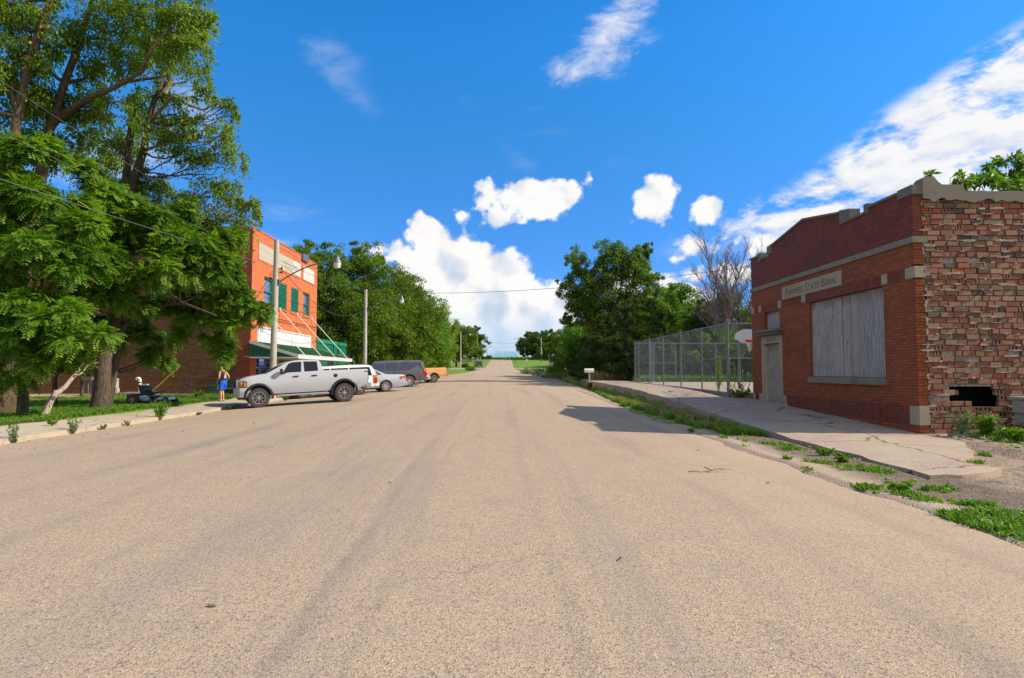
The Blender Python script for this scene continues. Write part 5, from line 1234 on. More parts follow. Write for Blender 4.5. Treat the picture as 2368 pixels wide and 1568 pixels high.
# ------------------------------------------------------------------ chain link court fence
FX = 8.97; FY = [24.15, 27.3, 30.5, 33.8, 37.0, 39.9, 41.0]
def fence():
    top = lambda y: 3.50 + .0 * y
    base = lambda y: zs(y)
    root = thing('chain_link_fence', 'tall galvanised chain link fence along the walk in front of the court', 'fence', (FX, FY[0], .5))
    def post(x, y, z0, z1, r):
        mb = MB(); mb.tube([(x, y, z0), (x, y, z1)], r, 10); mb.lathe([(r * 1.15, z1), (r * 1.1, z1 + .02), (.01, z1 + .05)], (x, y, 0), n=10); return mb.build('post', M['galv'], root, smooth=40)
    post(FX, FY[0], base(24) - .1, 3.60, .055)
    for y in FY[1:]: post(FX, y, base(y) - .1, top(y) + (.04 if y > 36 else .0), .033)
    def mesh(p0, ud, n_u, z0, z1, par, sp=.078, r=.0017):
        "diagonal wires on a plane through p0 along ud"
        mb = MB(); Hh = z1 - z0; p0 = Vector(p0); ud = Vector(ud); off = ud.cross(Vector((0, 0, 1))) * .004
        k = -int(Hh / sp) - 1
        while k * sp < n_u:
            a = k * sp
            for s in (0, 1):
                # line u = a + h (s=0) or u = a + H - h
                h0, h1 = 0.0, Hh
                if s == 0:
                    h0 = max(h0, -a); h1 = min(h1, n_u - a)
                    if h1 > h0 + .01: mb.tube([p0 + ud * (a + h0) + Vector((0, 0, z0 + h0)) + off, p0 + ud * (a + h1) + Vector((0, 0, z0 + h1)) - off], r, 3, cap=False)
                else:
                    h0 = max(0, a + Hh - n_u); h1 = min(Hh, a + Hh)
                    if h1 > h0 + .01: mb.tube([p0 + ud * (a + Hh - h0) + Vector((0, 0, z0 + h0)) - off, p0 + ud * (a + Hh - h1) + Vector((0, 0, z0 + h1)) + off], r, 3, cap=False)
            k += 1
        return mb.build('wire_mesh', M['wire'], par)
    L = FY[-1] - FY[0]
    mesh((FX, FY[0], 0), (0, 1, 0), L, .84, 3.49, root)
    mb = MB(); mb.tube([(FX, FY[0], 3.50), (FX, FY[-1], 3.50)], .026, 8); mb.build('top_rail', M['galv'], root, smooth=40)
    for a, b in ((0, 1), (4, 6)): mb = MB(); mb.tube([(FX, FY[a], 2.12), (FX, FY[b], 2.12)], .022, 8); mb.build('mid_rail', M['galv'], root, smooth=40)
    mb = MB(); mb.tube([(FX + .02, FY[0] + .1, .80), (FX + .02, FY[1] - .05, 2.08)], .008, 6); mb.build('brace_wire', M['galv'], root)
    # lower mesh strip down to the walk at the near bay
    mesh((FX, FY[0], 0), (0, 1, 0), FY[1] - FY[0], .62, .84, root)
    # return fence toward the bank
    r2 = thing('chain_link_fence', 'chain link return fence running from the corner post behind the bank', 'fence', (FX + 2, FY[0], .6))
    for z in (3.48, 2.10):
        mb = MB(); mb.tube([(FX + .05, FY[0], z), (FX + 9, FY[0], z)], .026, 8); mb.build('rail', M['galv'], r2, smooth=40)
    mesh((FX + .06, FY[0], 0), (1, 0, 0), 9.0, .62, 3.47, r2, r=.0026)
    for x in (FX + 3.2, FX + 6.2, FX + 9.0):
        mb = MB(); mb.tube([(x, FY[0], .4), (x, FY[0], 3.5)], .033, 8); mb.build('post', M['galv'], r2, smooth=40)
    # far side
    r3 = thing('chain_link_fence', 'far chain link fence behind the court with posts before the bushes', 'fence', (FX + 4, FY[-1], .8))
    mb = MB(); mb.tube([(FX, FY[-1], 3.46), (FX + 13.5, FY[-1], 3.46)], .026, 8); mb.build('rail', M['galv'], r3, smooth=40)
    mb = MB(); mb.tube([(FX, FY[-1], 2.13), (FX + 2.75, FY[-1], 2.13)], .022, 8); mb.build('rail', M['galv'], r3, smooth=40)
    for k in range(1, 5):
        x = FX + 2.72 * k; mb = MB(); mb.tube([(x, FY[-1], .7), (x, FY[-1], 3.48)], .033, 8); mb.build('post', M['galv'], r3, smooth=40)
    mesh((FX, FY[-1], 0), (1, 0, 0), 13.5, .9, 3.45, r3, sp=.10)
    # gate leaf standing open at the far end
    r4 = thing('gate', 'chain link gate leaf with curved top rail at the far fence end', 'gate', (FX + .05, 37.1, .85))
    mb = MB(); gx0, gy0 = FX + .06, 37.1
    A = Vector((FX + .07, 37.15, 0)); B = Vector((FX + .95, 39.6, 0)); ud = (B - A).normalized(); n = (B - A).length
    mb.tube([A + Vector((0, 0, .92)), A + Vector((0, 0, 3.42)), B + Vector((0, 0, 3.34)), B + Vector((0, 0, .92)), A + Vector((0, 0, .92))], .022, 8); mb.build('frame', M['galv'], r4, smooth=40)
    mb = MB(); mb.tube([A + Vector((0, 0, 2.12)), B + Vector((0, 0, 2.12))], .02, 8); mb.build('rail', M['galv'], r4, smooth=40)
    mesh(tuple(A), tuple(ud), n, .94, 3.32, r4, sp=.09)
    # kerb of the court below the fence
    mb = MB(); mb.prism([(24.2, .30), (33.0, .5), (33.0, .83), (24.2, .755)], 9.03, 9.16, 'x'); o = mb.build('court_kerb', M['conc'], at=(9.1, 25, .5)); tag(o, 'low concrete kerb wall under the court fence', 'kerb')
fence()

def hoop():
    c = W(1730, 779, 26.6); y = 26.6
    root = thing('basketball_hoop', 'white fan shaped basketball backboard with red rim and net behind the fence', 'basketball hoop', (c.x + .3, y + 1.2, .76))
    mb = MB(); px, py = c.x + .05, y + 1.25; mb.tube([(px, py, .7), (px, py, 3.0), (px, py - .25, 3.3), (px, py - 1.05, 3.35)], .055, 10); mb.build('pole', M['galv'], root, smooth=40)
    hw = .60
    pts = []
    for i in range(25):
        a = math.pi * (i / 24); pts.append((c.x + hw * math.cos(a), 3.06 + .37 * math.sin(a)))
    pts += [(c.x - hw * .97, 3.0), (c.x - hw * .55, 2.86), (c.x - hw * .3, 2.82), (c.x + hw * .3, 2.82), (c.x + hw * .55, 2.86), (c.x + hw * .97, 3.0)]
    mb = MB(); mb.prism(pts, y, y + .035, 'y'); mb.build('backboard', M['board'], root)
    mb = MB(); mb.box(c.x - .13, c.x + .13, y - .02, y - .001, 2.83, 2.97); mb.build('bracket', M['red_lamp'], root)
    mb = MB(); n = 28; R_ = .228; mb.tube([(c.x + R_ * math.cos(6.2832 * i / n), y - .34 + R_ * math.sin(6.2832 * i / n), 2.85) for i in range(n + 1)], .012, 6); mb.tube([(c.x - .08, y, 2.84), (c.x - .08, y - .14, 2.85)], .012, 6); mb.tube([(c.x + .08, y, 2.84), (c.x + .08, y - .14, 2.85)], .012, 6); mb.build('rim', M['red_lamp'], root, smooth=40)
    mb = MB(); r = random.Random(2)
    lv = [(2.84, .225), (2.74, .18), (2.64, .145), (2.55, .12), (2.47, .125)]
    P = [[(c.x + q * math.cos(6.2832 * (k + (i % 2) * .5) / 12), y - .34 + q * math.sin(6.2832 * (k + (i % 2) * .5) / 12), z - (r.uniform(0, .10) if i == 4 else 0)) for k in range(12)] for i, (z, q) in enumerate(lv)]
    for i in range(4):
        for k in range(12):
            if i == 3 and r.random() < .35: continue
            for kk in ((k, (k + 1) % 12) if i % 2 else (k, (k - 1) % 12)): mb.tube([P[i][k], P[i + 1][kk]], .0065, 4, cap=False)
    mb.build('net', M['net'], root)
hoop()

# mailbox on a post in a rusty can
def mailbox():
    x, y = 6.2, 43.0; z = ground_z(x, y)
    root = thing('mailbox', 'white mailbox on a post beside the raised walk', 'mailbox', (x, y, z))
    mb = MB(); mb.box(x - .05, x + .05, y - .05, y + .05, z, z + 1.16); mb.build('post', M['pole_wood'], root)
    mb = MB(); mb.lathe([(.0, .0), (.17, 0), (.18, .05), (.165, .1), (.17, .25), (.165, .42), (.18, .45), (.15, .46), (.0, .43)], (x, y, z), n=18); mb.build('barrel', M['rust'], root, smooth=40)
    s = [(-.12, 0), (.12, 0), (.12, .16), (.08, .24), (0, .275), (-.08, .24), (-.12, .16)]
    mb = MB(); mb.prism([(y + a, z + 1.17 + b) for a, b in s], x - .34, x + .30, 'x'); mb.build('box', M['white'], root)
    mb = MB(); mb.prism([(y + a * .96, z + 1.18 + b * .94) for a, b in s], x - .352, x - .341, 'x'); mb.build('door', M['offwhite'], root)
    mb = MB(); mb.box(x - .22, x - .2, y - .14, y - .125, z + 1.2, z + 1.42); mb.build('flag', M['red_lamp'], root)
    mb = MB(); mb.box(x - .2, x + .2, y - .08, y + .08, z + 1.12, z + 1.165); mb.build('bracket', M['galv'], root)
mailbox()

# ------------------------------------------------------------------ the two storey brick building
def brick_building():
    X0, Y0, Y1, XE, Z0, ZT = -13.6, 33.6, 45.4, -34.0, .2, 9.45
    root = thing('brick_building', 'two storey building with bright orange red painted front and dark brick side', 'building', (X0, Y0, Z0))
    win = [(35.3, 36.85), (37.6, 39.05), (39.85, 41.3), (42.3, 43.7)]; wz = (5.45, 7.05)
    panels = [(34.45, 36.8, 7.9, 8.85), (37.45, 41.6, 7.9, 8.85), (42.2, 44.65, 7.9, 8.85)]
    hol = [(a, b, *wz) for a, b in win] + [(34.45, 44.3, 3.22, 4.12)]
    mb = MB(); T = .32
    holed(mb, 'x', X0 - T, X0, Y0 + .001, Y1, 3.22, ZT, [(a, b, c, d) for a, b, c, d in hol] )
    mb.box(X0 - T, X0, Y0 + .001, 34.4, Z0 - .1, 3.22); mb.box(X0 - T, X0, 44.6, Y1, Z0 - .1, 3.22); mb.box(X0 - T, X0, 43.1, 43.45, Z0 - .1, 3.22)
    mb.box(X0, X0 + .03, Y0 + .001, Y1, 4.62, 4.70); mb.box(X0, X0 + .045, Y0 + .001, Y1, 4.78, 4.84)
    for a, b in win: mb.box(X0 + .0005, X0 + .05, a - .12, b + .12, wz[0] - .13, wz[0] - .003)
    for a, b, c, d in panels:
        for q in ((a - .1, b + .1, c - .09, c), (a - .1, b + .1, d, d + .05), (a - .08, a, c, d), (b, b + .08, c, d)): mb.box(X0 + .0005, X0 + .02, *q)
    mb.box(X0 - T - .01, X0 + .035, Y0 - .03, Y1 + .02, ZT, ZT + .06)
    mb.build('front_wall', M['red_paint_brick'], root)
    mb = MB(); mb.box(X0 - .75, X0 - .0005, Y0 - .035, Y0, Z0 - .1, ZT + .05); mb.build('corner_pier', M['pilaster_brick'], root)
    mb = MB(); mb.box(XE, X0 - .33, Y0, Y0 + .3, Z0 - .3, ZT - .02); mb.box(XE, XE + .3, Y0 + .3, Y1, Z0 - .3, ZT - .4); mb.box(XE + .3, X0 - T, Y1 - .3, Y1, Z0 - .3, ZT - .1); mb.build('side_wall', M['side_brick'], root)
    mb = MB(); mb.box(XE, X0 - .76, Y0 - .03, Y0 + .33, ZT - .02, ZT + .05); mb.build('side_coping', M['conc'], root)
    mb = MB(); mb.box(XE, X0 - .72, Y0 - .06, Y0, Z0 - .3, .42); mb.build('foundation', M['conc'], root)
    mb = MB(); mb.box(XE + .3, X0 - T, Y0 + .3, Y1 - .3, 8.5, 8.6); mb.build('roof', M['roof_asph'], root)
    mb = MB(); mb.box(-18.3, -17.2, 35.5, 36.3, 8.6, 9.95); mb.box(-18.36, -17.14, 35.44, 36.36, 9.95, 10.08); mb.build('chimney', M['house_brick'], root)
    for a, b, c, d in panels:
        mb = MB(); mb.box(X0 + .001, X0 + .012, a, b, c, d); mb.build('sign_panel', M['stucco'] if a < 42 else M['offwhite'], root)
    mb = MB(); mb.box(X0 + .013, X0 + .02, 40.1, 41.6, 7.91, 8.84); mb.build('sign_panel', M['offwhite'], root)
    mb = MB(); mb.box(X0 + .021, X0 + .03, 38.7, 40.9, 8.2, 8.55); mb.build('faded_sign_patch', M['beige'], root)
    mb = MB(); mb.box(X0 - .3, X0 + .15, 41.7, 42.9, 9.15, 9.62); mb.build('parapet_vent', M['galv'], root)
    for i, (a, b) in enumerate(win):
        if i in (1, 2):
            f = MB(); f.box(X0 - .12, X0 - .03, a, a + .05, *wz); f.box(X0 - .12, X0 - .03, b - .05, b, *wz); f.box(X0 - .12, X0 - .03, a + .05, b - .05, wz[1] - .1, wz[1])
            w = f.build('louvre', M['green'], root)
            s = MB(); n = 12
            for k in range(n):
                z = wz[0] + .03 + (wz[1] - wz[0] - .16) * k / n
                s.add([(X0 - .02, a + .05, z), (X0 - .02, b - .05, z), (X0 - .10, b - .05, z + .09), (X0 - .10, a + .05, z + .09), (X0 - .02, a + .05, z + .015), (X0 - .02, b - .05, z + .015), (X0 - .10, b - .05, z + .105), (X0 - .10, a + .05, z + .105)],
                      [(0, 1, 2, 3), (4, 7, 6, 5), (0, 4, 5, 1), (3, 2, 6, 7), (0, 3, 7, 4), (1, 5, 6, 2)])
            s.build('slat', M['green'], w, world=False); w.children[0].location = -Vector(root.location)
            d = MB(); d.box(X0 - .2, X0 - .13, a, b, *wz); d.build('louvre_back', M['dark_in'], root)
        else:
            zc = (wz[0] + wz[1]) / 2 - .05; f = MB()
            for q in ((a, b, wz[0], wz[0] + .08), (a, b, wz[1] - .09, wz[1]), (a, a + .08, wz[0] + .08, wz[1] - .09), (b - .08, b, wz[0] + .08, wz[1] - .09)): f.box(X0 - .16, X0 - .08, *q)
            f.box(X0 - .18, X0 - .1, a + .08, b - .08, zc, zc + .07)
            for q in ((a + .08, a + .15, wz[0] + .08, zc), (b - .15, b - .08, wz[0] + .08, zc), (a + .15, b - .15, wz[0] + .08, wz[0] + .14)): f.box(X0 - .2, X0 - .14, *q)
            for q in ((a + .08, a + .13, zc + .07, wz[1] - .09), (b - .13, b - .08, zc + .07, wz[1] - .09)): f.box(X0 - .17, X0 - .11, *q)
            w = f.build('window', M['green'], root)
            p = MB(); p.box(X0 - .19, X0 - .175, a + .1, b - .1, zc + .05, wz[1] - .05); p.box(X0 - .215, X0 - .2, a + .1, b - .1, wz[0] + .05, zc + .03)
            pn = p.build('pane', M['winglass'], w, world=False); pn.location = -Vector(root.location)
    # transom boards
    mb = MB(); mb.box(X0 - .06, X0 - .02, 34.45, 44.3, 3.22, 4.12); mb.build('transom_board', M['white'], root)
    mb = MB()
    for q in ((34.45, 44.3, 4.04, 4.12), (34.45, 34.5, 3.22, 4.04), (44.22, 44.3, 3.22, 4.04), (40.15, 40.35, 3.22, 4.04)): mb.box(X0 - .02, X0 + .025, *q)
    mb.build('transom_trim', M['trim_white'], root)
    # shop front under the canopy
    def part(nm, mt, *bx):
        m_ = MB()
        for b in bx: m_.box(*b)
        return m_.build(nm, M[mt], root)
    part('shop_window', 'glassdark', (X0 - .12, X0 - .10, 34.4, 36.7, .9, 3.0)); part('stall_riser', 'red_paint_brick', (X0 - .3, X0 - .05, 34.4, 36.7, Z0 - .1, .9)); part('window_frame', 'green_dk', (X0 - .1, X0 - .04, 36.7, 36.95, .3, 3.22), (X0 - .1, X0 - .05, 34.4, 36.7, 3.0, 3.22))
    part('shop_panel', 'stucco', (X0 - .1, X0 - .04, 36.95, 38.05, .3, 3.2), (X0 - .1, X0 - .04, 39.05, 39.7, .3, 3.2), (X0 - .1, X0 - .04, 42.6, 43.1, .3, 3.2)); part('door', 'green_dk', (X0 - .09, X0 - .05, 38.05, 39.05, .3, 3.2)); part('shop_window', 'glassdark', (X0 - .12, X0 - .1, 39.7, 42.6, .9, 3.2)); part('stall_riser', 'stucco', (X0 - .3, X0 - .05, 39.7, 42.6, .2, .9)); part('window_bar', 'offwhite', (X0 - .1, X0 - .05, 39.7, 39.78, .9, 3.2), (X0 - .1, X0 - .05, 41.2, 41.28, .9, 3.2)); part('shop_panel', 'red_paint_brick', (X0 - .2, X0 - .04, 43.45, 44.6, .2, 3.2))
    # canopy
    Xo = -11.0; can = []
    ya, yb = 33.45, 45.42
    mb = MB(); mb.prism([(X0 + .01, 3.16), (Xo, 2.40), (Xo, 2.47), (X0 + .01, 3.23)], ya, yb, 'y')
    for k in range(40):
        y = ya + .15 + k * .30; mb.prism([(X0 + .01, 3.232), (Xo, 2.472), (Xo, 2.492), (X0 + .01, 3.252)], y, y + .03, 'y')
    mb.build('canopy_roof', M['green_roof'], root)
    mb = MB(); mb.box(Xo, Xo + .05, ya - .03, yb + .03, 2.28, 2.50); mb.prism([(X0 + .01, 3.10), (Xo, 2.34), (Xo, 2.50), (X0 + .01, 3.27)], ya - .06, ya - .002, 'y'); mb.prism([(X0 + .01, 3.10), (Xo, 2.34), (Xo, 2.50), (X0 + .01, 3.27)], yb + .002, yb + .06, 'y')
    mb.box(X0 + .01, Xo, ya - .06, ya - .002, 2.30, 2.36); mb.box(Xo - .002, Xo + .06, ya - .05, yb + .05, 2.44, 2.505); mb.build('canopy_fascia', M['trim_white'], root)
    mb = MB(); n = 13
    for k in range(n):
        xa = X0 + .02 + (Xo - X0 - .05) * k / n; xb = X0 + .02 + (Xo - X0 - .05) * (k + 1) / n - .012; f = lambda x: 3.12 - (x - X0) * (.76 / 2.6)
        if f(xb) > 2.38: mb.prism([(xa, 2.362), (xb, 2.362), (xb, f(xb)), (xa, f(xa))], ya - .03, ya + .0, 'y')
    mb.build('canopy_side_panel', M['green_dk'], root)
    mb = MB(); mb.box(X0 - .3, Xo - .03, ya + .1, ya + .12, 2.36, 2.42); mb.box(X0 + .01, Xo, ya + .01, yb - .01, 2.29, 2.31); mb.build('canopy_soffit', M['stucco'], root)
    for y in (34.6, 37.8, 41.0, 44.2):
        mb = MB(); mb.tube([(X0 + .01, y, 5.38), (Xo + .0, y + .02, 2.50)], .026, 8); mb.cbox(X0 + .03, y, 5.38, .06, .14, .2); mb.build('stay_rod', M['white'], root)
    # basement window and stair well parts on the side wall
    mb = MB(); mb.box(-15.75, -14.45, Y0 - .05, Y0 - .03, .34, 1.02); mb.build('basement_panel', M['green_dk'], root)
    mb = MB(); mb.box(-22.3, -21.0, Y0 - .04, Y0 - .02, 3.3, 4.6); mb.build('side_window', M['glassdark'], root)
    # neon beer sign behind the glass
    nr = thing('neon_sign', 'blue framed neon beer sign reading BUD LIGHT in the shop window', 'sign', (X0 - .05, 35.35, 2.4))
    mb = MB(); x = X0 - .06; yc, zc = 35.35, 2.11
    p = [(x, yc - .42, zc - .22), (x, yc + .42, zc - .22), (x, yc + .42, zc + .22), (x, yc - .42, zc + .22), (x, yc - .42, zc - .22)]
    mb.tube(p, .022, 6); mb.build('tube_frame', M['neon_blue'], nr)
    mb = MB(); mb.box(x - .03, x - .02, yc - .44, yc + .44, zc - .24, zc + .24); mb.build('backing', M['paint_navy'], nr)
    mt = lambda y, z: Matrix(((0, 0, 1, x), (1, 0, 0, y), (0, 1, 0, z), (0, 0, 0, 1)))
    text_part('BUD', .22, M['neon_white'], nr, mt(yc, zc + .09), extrude=.006, xs=1.35); text_part('LIGHT', .2, M['neon_cyan'], nr, mt(yc, zc - .10), extrude=.006, xs=1.15)
    # green annex
    g = thing('green_annex', 'single storey green ribbed metal building joined to the brick one', 'building', (X0, Y1, .4))
    YA, YB, zt = Y1 + .02, 54.2, 3.95
    mb = MB(); holed(mb, 'x', X0 - .12, X0 - .02, YA, YB, .3, zt, [(48.5, 50.3, .35, 2.6)]); mb.box(X0 - 7, X0 - .12, YB - .1, YB, .3, zt)
    y = YA + .1
    while y < YB:
        if not (48.4 < y < 50.35): mb.box(X0 - .02, X0 + .015, y, y + .06, .3, zt - .25)
        else: mb.box(X0 - .02, X0 + .015, y, y + .06, 2.6, zt - .25)
        y += .28
    mb.build('ribbed_wall', M['green'], g)
    mb = MB(); mb.box(X0 - .05, X0 + .06, YA, 50.0, zt - .22, zt + .06); mb.box(X0 - .05, X0 + .06, 50.15, YB + .05, zt - .22, zt + .06); mb.box(X0 - .03, X0 + .08, 50.0, 50.15, .3, zt + .09); mb.build('eave_trim', M['green'], g)
    mb = MB(); mb.box(X0 - .10, X0 - .07, 48.5, 50.3, .35, 2.6); mb.build('door', M['dark_in'], g)
    mb = MB(); mb.box(X0 - 7, X0 - .05, YA, YB, zt - .1, zt); mb.build('roof', M['galv'], g)
brick_building()

def side_yard():
    # pipe railing by the stair well
    Y = 32.9; root = thing('pipe_railing', 'dark rusty pipe railing before the brick side wall', 'railing', (-17, Y, .4))
    for k, x in enumerate((-18.95, -16.45, -13.95)):
        mb = MB(); mb.tube([(x, Y, .2), (x, Y, 1.22)], .035, 8); mb.lathe([(.045, 1.2), (.05, 1.23), (.02, 1.27)], (x, Y, 0), n=8); mb.build('post', M['rust'], root, smooth=40)
    for z in (1.21, .82):
        mb = MB(); mb.tube([(-18.95, Y, z), (-13.95, Y, z)], .03, 8); mb.build('rail', M['rust'], root, smooth=40)
    mb = MB(); mb.box(-18.2, -14.85, 31.4, 31.62, -.1, .41); mb.box(-15.05, -14.85, 31.62, 32.7, -.1, .40); o = mb.build('stairwell_wall', M['conc'], at=(-16.5, 31.5, 0)); tag(o, 'low concrete stairwell wall in front of the railing', 'wall')
    def cblock(x, y, z, L, lab, cat='block'):
        mb = MB(); mb.rbox(x, x + L, y, y + .2, z, z + .05, .004); mb.rbox(x, x + L, y, y + .2, z + .15, z + .20, .004)
        for q in (0, .47, .94): mb.box(x + q * L, x + q * L + .06 * L, y, y + .2, z + .05, z + .15)
        o = mb.build('cinder_block', M['stucco'], at=(x, y, z)); tag(o, lab, cat, 'cinder blocks behind the mower')
    cblock(-20.0, 31.8, .52, .42, 'top tan cinder block of the pile behind the mower seat'); cblock(-20.25, 31.75, .30, .42, 'tan cinder block under the top one behind the mower'); cblock(-19.7, 31.7, .30, .42, 'tan cinder block in the lower row right of its twin'); cblock(-20.9, 31.75, .24, .42, 'tan cinder block lying apart toward the cooling unit')
    mb = MB(); mb.rbox(-19.3, -17.9, 31.7, 32.2, .33, .52, .01); o = mb.build('concrete_slab', M['stucco'], at=(-18.5, 32, .3)); tag(o, 'tan concrete slab behind the mower steering wheel', 'slab')
    # grey plastic crates beside the boy
    for k, (x, w, lab) in enumerate(((-13.95, .75, 'dark open crate beside the basement panel'), (-13.15, .62, 'grey crate with a framed face right of the dark crate'))):
        t = thing('crate', lab, 'crate', (x, 31.2, .25), group='crates by the brick corner')
        mb = MB(); mb.rbox(x, x + w, 30.9, 31.4, .22, .70, .02); mb.build('box', M['black'] if k == 0 else M['conc_dk'], t)
        mb = MB(); mb.rbox(x - .02, x + w + .02, 30.88, 31.42, .70, .74, .008); mb.build('lid', M['conc_dk'], t)
        if k: mb = MB(); [mb.box(*q) for q in ((x + .04, x + w - .04, 30.885, 30.9, .62, .66), (x + .04, x + w - .04, 30.885, 30.9, .27, .31), (x + .04, x + .08, 30.885, 30.9, .31, .62), (x + w - .08, x + w - .04, 30.885, 30.9, .31, .62))]; mb.build('face_frame', M['galv'], t)
    # vent pipe
    t = thing('vent_pipe', 'white plastic vent pipe with a hooked end at the brick wall', 'pipe', (-19.1, 32.6, .5))
    P = [W(323.8, 892, 32.6), W(324, 884, 32.6), W(323.5, 877, 32.6), W(321, 875, 32.6), W(317.5, 875, 32.6), W(315.5, 878, 32.6)]
    mb = MB(); mb.tube([(P[0].x, 32.6, .25)] + [tuple(p) for p in P], .075, 12); mb.build('pipe', M['pvc'], t, smooth=60)
    mb = MB(); mb.lathe([(.085, 0), (.085, .05)], (P[1].x, 32.6, P[1].z - .02), n=12); mb.lathe([(.085, 0), (.085, .04)], (P[0].x, 32.6, P[0].z), n=12); mb.build('collar', M['black'], t)
    mb = MB(); mb.box(P[0].x - .12, P[0].x + .3, 32.65, 32.9, .35, .92); mb.build('meter_box', M['beige'], t)
    # air conditioner
    x0 = -20.75; t = thing('air_conditioner', 'tan outdoor cooling unit half hidden by the elm trunk', 'air conditioner', (x0, 31.8, .25))
    mb = MB(); mb.rbox(x0, x0 + .95, 31.5, 32.3, .42, 1.22, .03); mb.build('case', M['beige'], t)
    mb = MB()
    for k in range(12): mb.box(x0 + .05, x0 + .6, 31.47, 31.495, .48 + k * .055, .51 + k * .055)
    mb.build('grille', M['black'], t)
    mb = MB(); mb.box(x0 - .1, x0 + 1.05, 31.4, 32.4, .18, .42); mb.build('pad', M['stucco'], t)
    mb = MB(); mb.tube([(x0 + .95, 31.6, .8), (x0 + 1.1, 31.55, .65), (x0 + 1.08, 31.5, .45), (x0 + 1.15, 31.55, .3)], .02, 6); mb.build('hose', M['yellow'], t)
    x0 = W(270, 870, 33).x; t = None
    mb = MB(); mb.tube([(-21.9, 33.1, .3), (-21.9, 33.1, 1.1)], .03, 6); mb.box(-22.1, -21.7, 33.0, 33.2, 1.1, 1.3); o = mb.build('meter_post', M['galv'], at=(-21.9, 33.1, .3)); tag(o, 'small meter box on a thin post in the shade by the side wall', 'meter')
    # black bag in the grass
    mb = MB(); bm = bmesh.new(); bmesh.ops.create_icosphere(bm, subdivisions=3, radius=1); r = random.Random(9)
    for v in bm.verts:
        k = 1 + .12 * math.sin(v.co.x * 9) * math.cos(v.co.y * 7); v.co = Vector((-15.0 + v.co.x * .5 * k, 29.2 + v.co.y * .3 * k, .27 + max(v.co.z, -.3) * .17 * k))
    mb.bm(bm); o = mb.build('plastic_bag', M['black'], smooth=60, at=(-15, 29.2, .25)); tag(o, 'crumpled black plastic bag in the grass left of the boy', 'bag')
side_yard()

# ------------------------------------------------------------------ poles, lamps, cables
def pole(X, Y, zt, label, lamp=0.0, dz=.55, r=.14, group='utility poles along the street', arm_drop=1.15, insul=True, lean=0.0, thin=False):
    z0 = ground_z(X, Y) - .1
    root = thing('utility_pole', label, 'utility pole', (X, Y, z0), group=group)
    mb = MB(); n = 7
    mb.tube([(X + lean * (1 - i / n), Y, z0 + (zt - z0) * i / n) for i in range(n + 1)], list(np.linspace(r * 1.15, r * .82, n + 1)), 12 if not thin else 8); mb.build('pole', M['pole_wood'], root, smooth=50)
    if insul:
        for k, z in enumerate((zt - 1.45, zt - 1.65, zt - 1.95)):
            mb = MB(); s = 1 if k < 2 else -1
            mb.tube([(X, Y, z), (X + s * (r + .10), Y, z)], .02, 6); mb.lathe([(.05, -.05), (.055, 0), (.03, .03), (.05, .05), (.02, .08)], (X + s * (r + .12), Y, z), n=8); mb.build('insulator', M['black'], root)
    if lamp:
        zb = zt - arm_drop - .9; s = 1 if lamp > 0 else -1; L = abs(lamp); P = []
        za = zt - arm_drop + dz - .75
        for i in range(13):
            t = i / 12; P.append((X + s * (r + (L - r) * t), Y, zb + (za - zb) * (1 - (1 - t) ** 1.9)))
        mb = MB(); mb.tube(P, [.035] * 10 + [.03] * 3, 8); mb.cbox(X + s * r, Y, zb, .06, .16, .3); mb.build('lamp_arm', M['galv'], root, smooth=50)
        e = Vector(P[-1])
        mb = MB(); mb.lathe([(.0, .32), (.045, .31), (.05, .2), (.10, .18), (.12, .05), (.19, -.02), (.205, -.10), (.19, -.11)], tuple(e), n=18); mb.tube([e, e - Vector((s * .2, 0, 0))], .035, 8); h = mb.build('lamp_head', M['galv'], root, smooth=45)
        mb = MB(); mb.lathe([(.185, -.11), (.175, -.26), (.13, -.37), (.0, -.38)], tuple(e), n=18); q = mb.build('lamp_glass', M['lampglass'], h, world=False, smooth=45); q.location = -Vector(root.location)
    return root
PZ1 = W(640, 555, 30.9); PZ2 = W(845.5, 670, 51.3)
pole(W(637, 700, 30.9).x, 30.9, PZ1.z, 'weathered pole with a street lamp in front of the red facade', lamp=3.05, r=.15, arm_drop=1.25, dz=.95, lean=-.08)
pole(W(844.5, 760, 51.3).x, 51.3, PZ2.z, 'street lamp pole behind the dark station wagon', lamp=3.0, r=.15, arm_drop=.75, dz=.75)
pole(W(996.5, 800, 99).x, 99, W(996, 748, 99).z, 'plain pole rising behind the orange pickup', r=.15, insul=False)
pole(W(1065, 800, 153).x, 153, W(1066, 767, 153).z, 'thin street lamp pole at the side street lawn', lamp=2.3, r=.14, arm_drop=.5, dz=.7, insul=False)
pole(W(1087, 800, 213).x, 213, W(1087, 781, 213).z, 'pole in front of the far white tank', r=.15, insul=False)
pole(W(1103.5, 800, 205).x, 205, W(1103.4, 773, 205).z, 'pole among the dark leaves left of the crest', r=.14, insul=False)
pole(W(1110.4, 800, 224).x, 224, W(1110.4, 786, 224).z, 'pole right of the dark leaves at the crest', r=.14, insul=False)
pole(W(1116.9, 800, 238).x, 238, W(1116.9, 792, 238).z, 'short looking pole against the sky left of the crest', r=.14, insul=False)
pole(W(1125.4, 810, 262).x, 262, W(1125.4, 798.7, 262).z, 'brownish lamp pole nearest the road at the crest', lamp=1.7, r=.14, arm_drop=.6, dz=.8, insul=False)
pole(W(1208.5, 800, 258).x, 258, W(1207.8, 783.5, 258).z, 'lamp pole before the far tree clump on the right', lamp=-3.4, r=.15, arm_drop=.2, dz=.9, insul=False)
pole(W(1251, 800, 212).x, 212, W(1251, 781, 212).z, 'pale pole on the right lawn beside the tree clump', r=.17, insul=False)
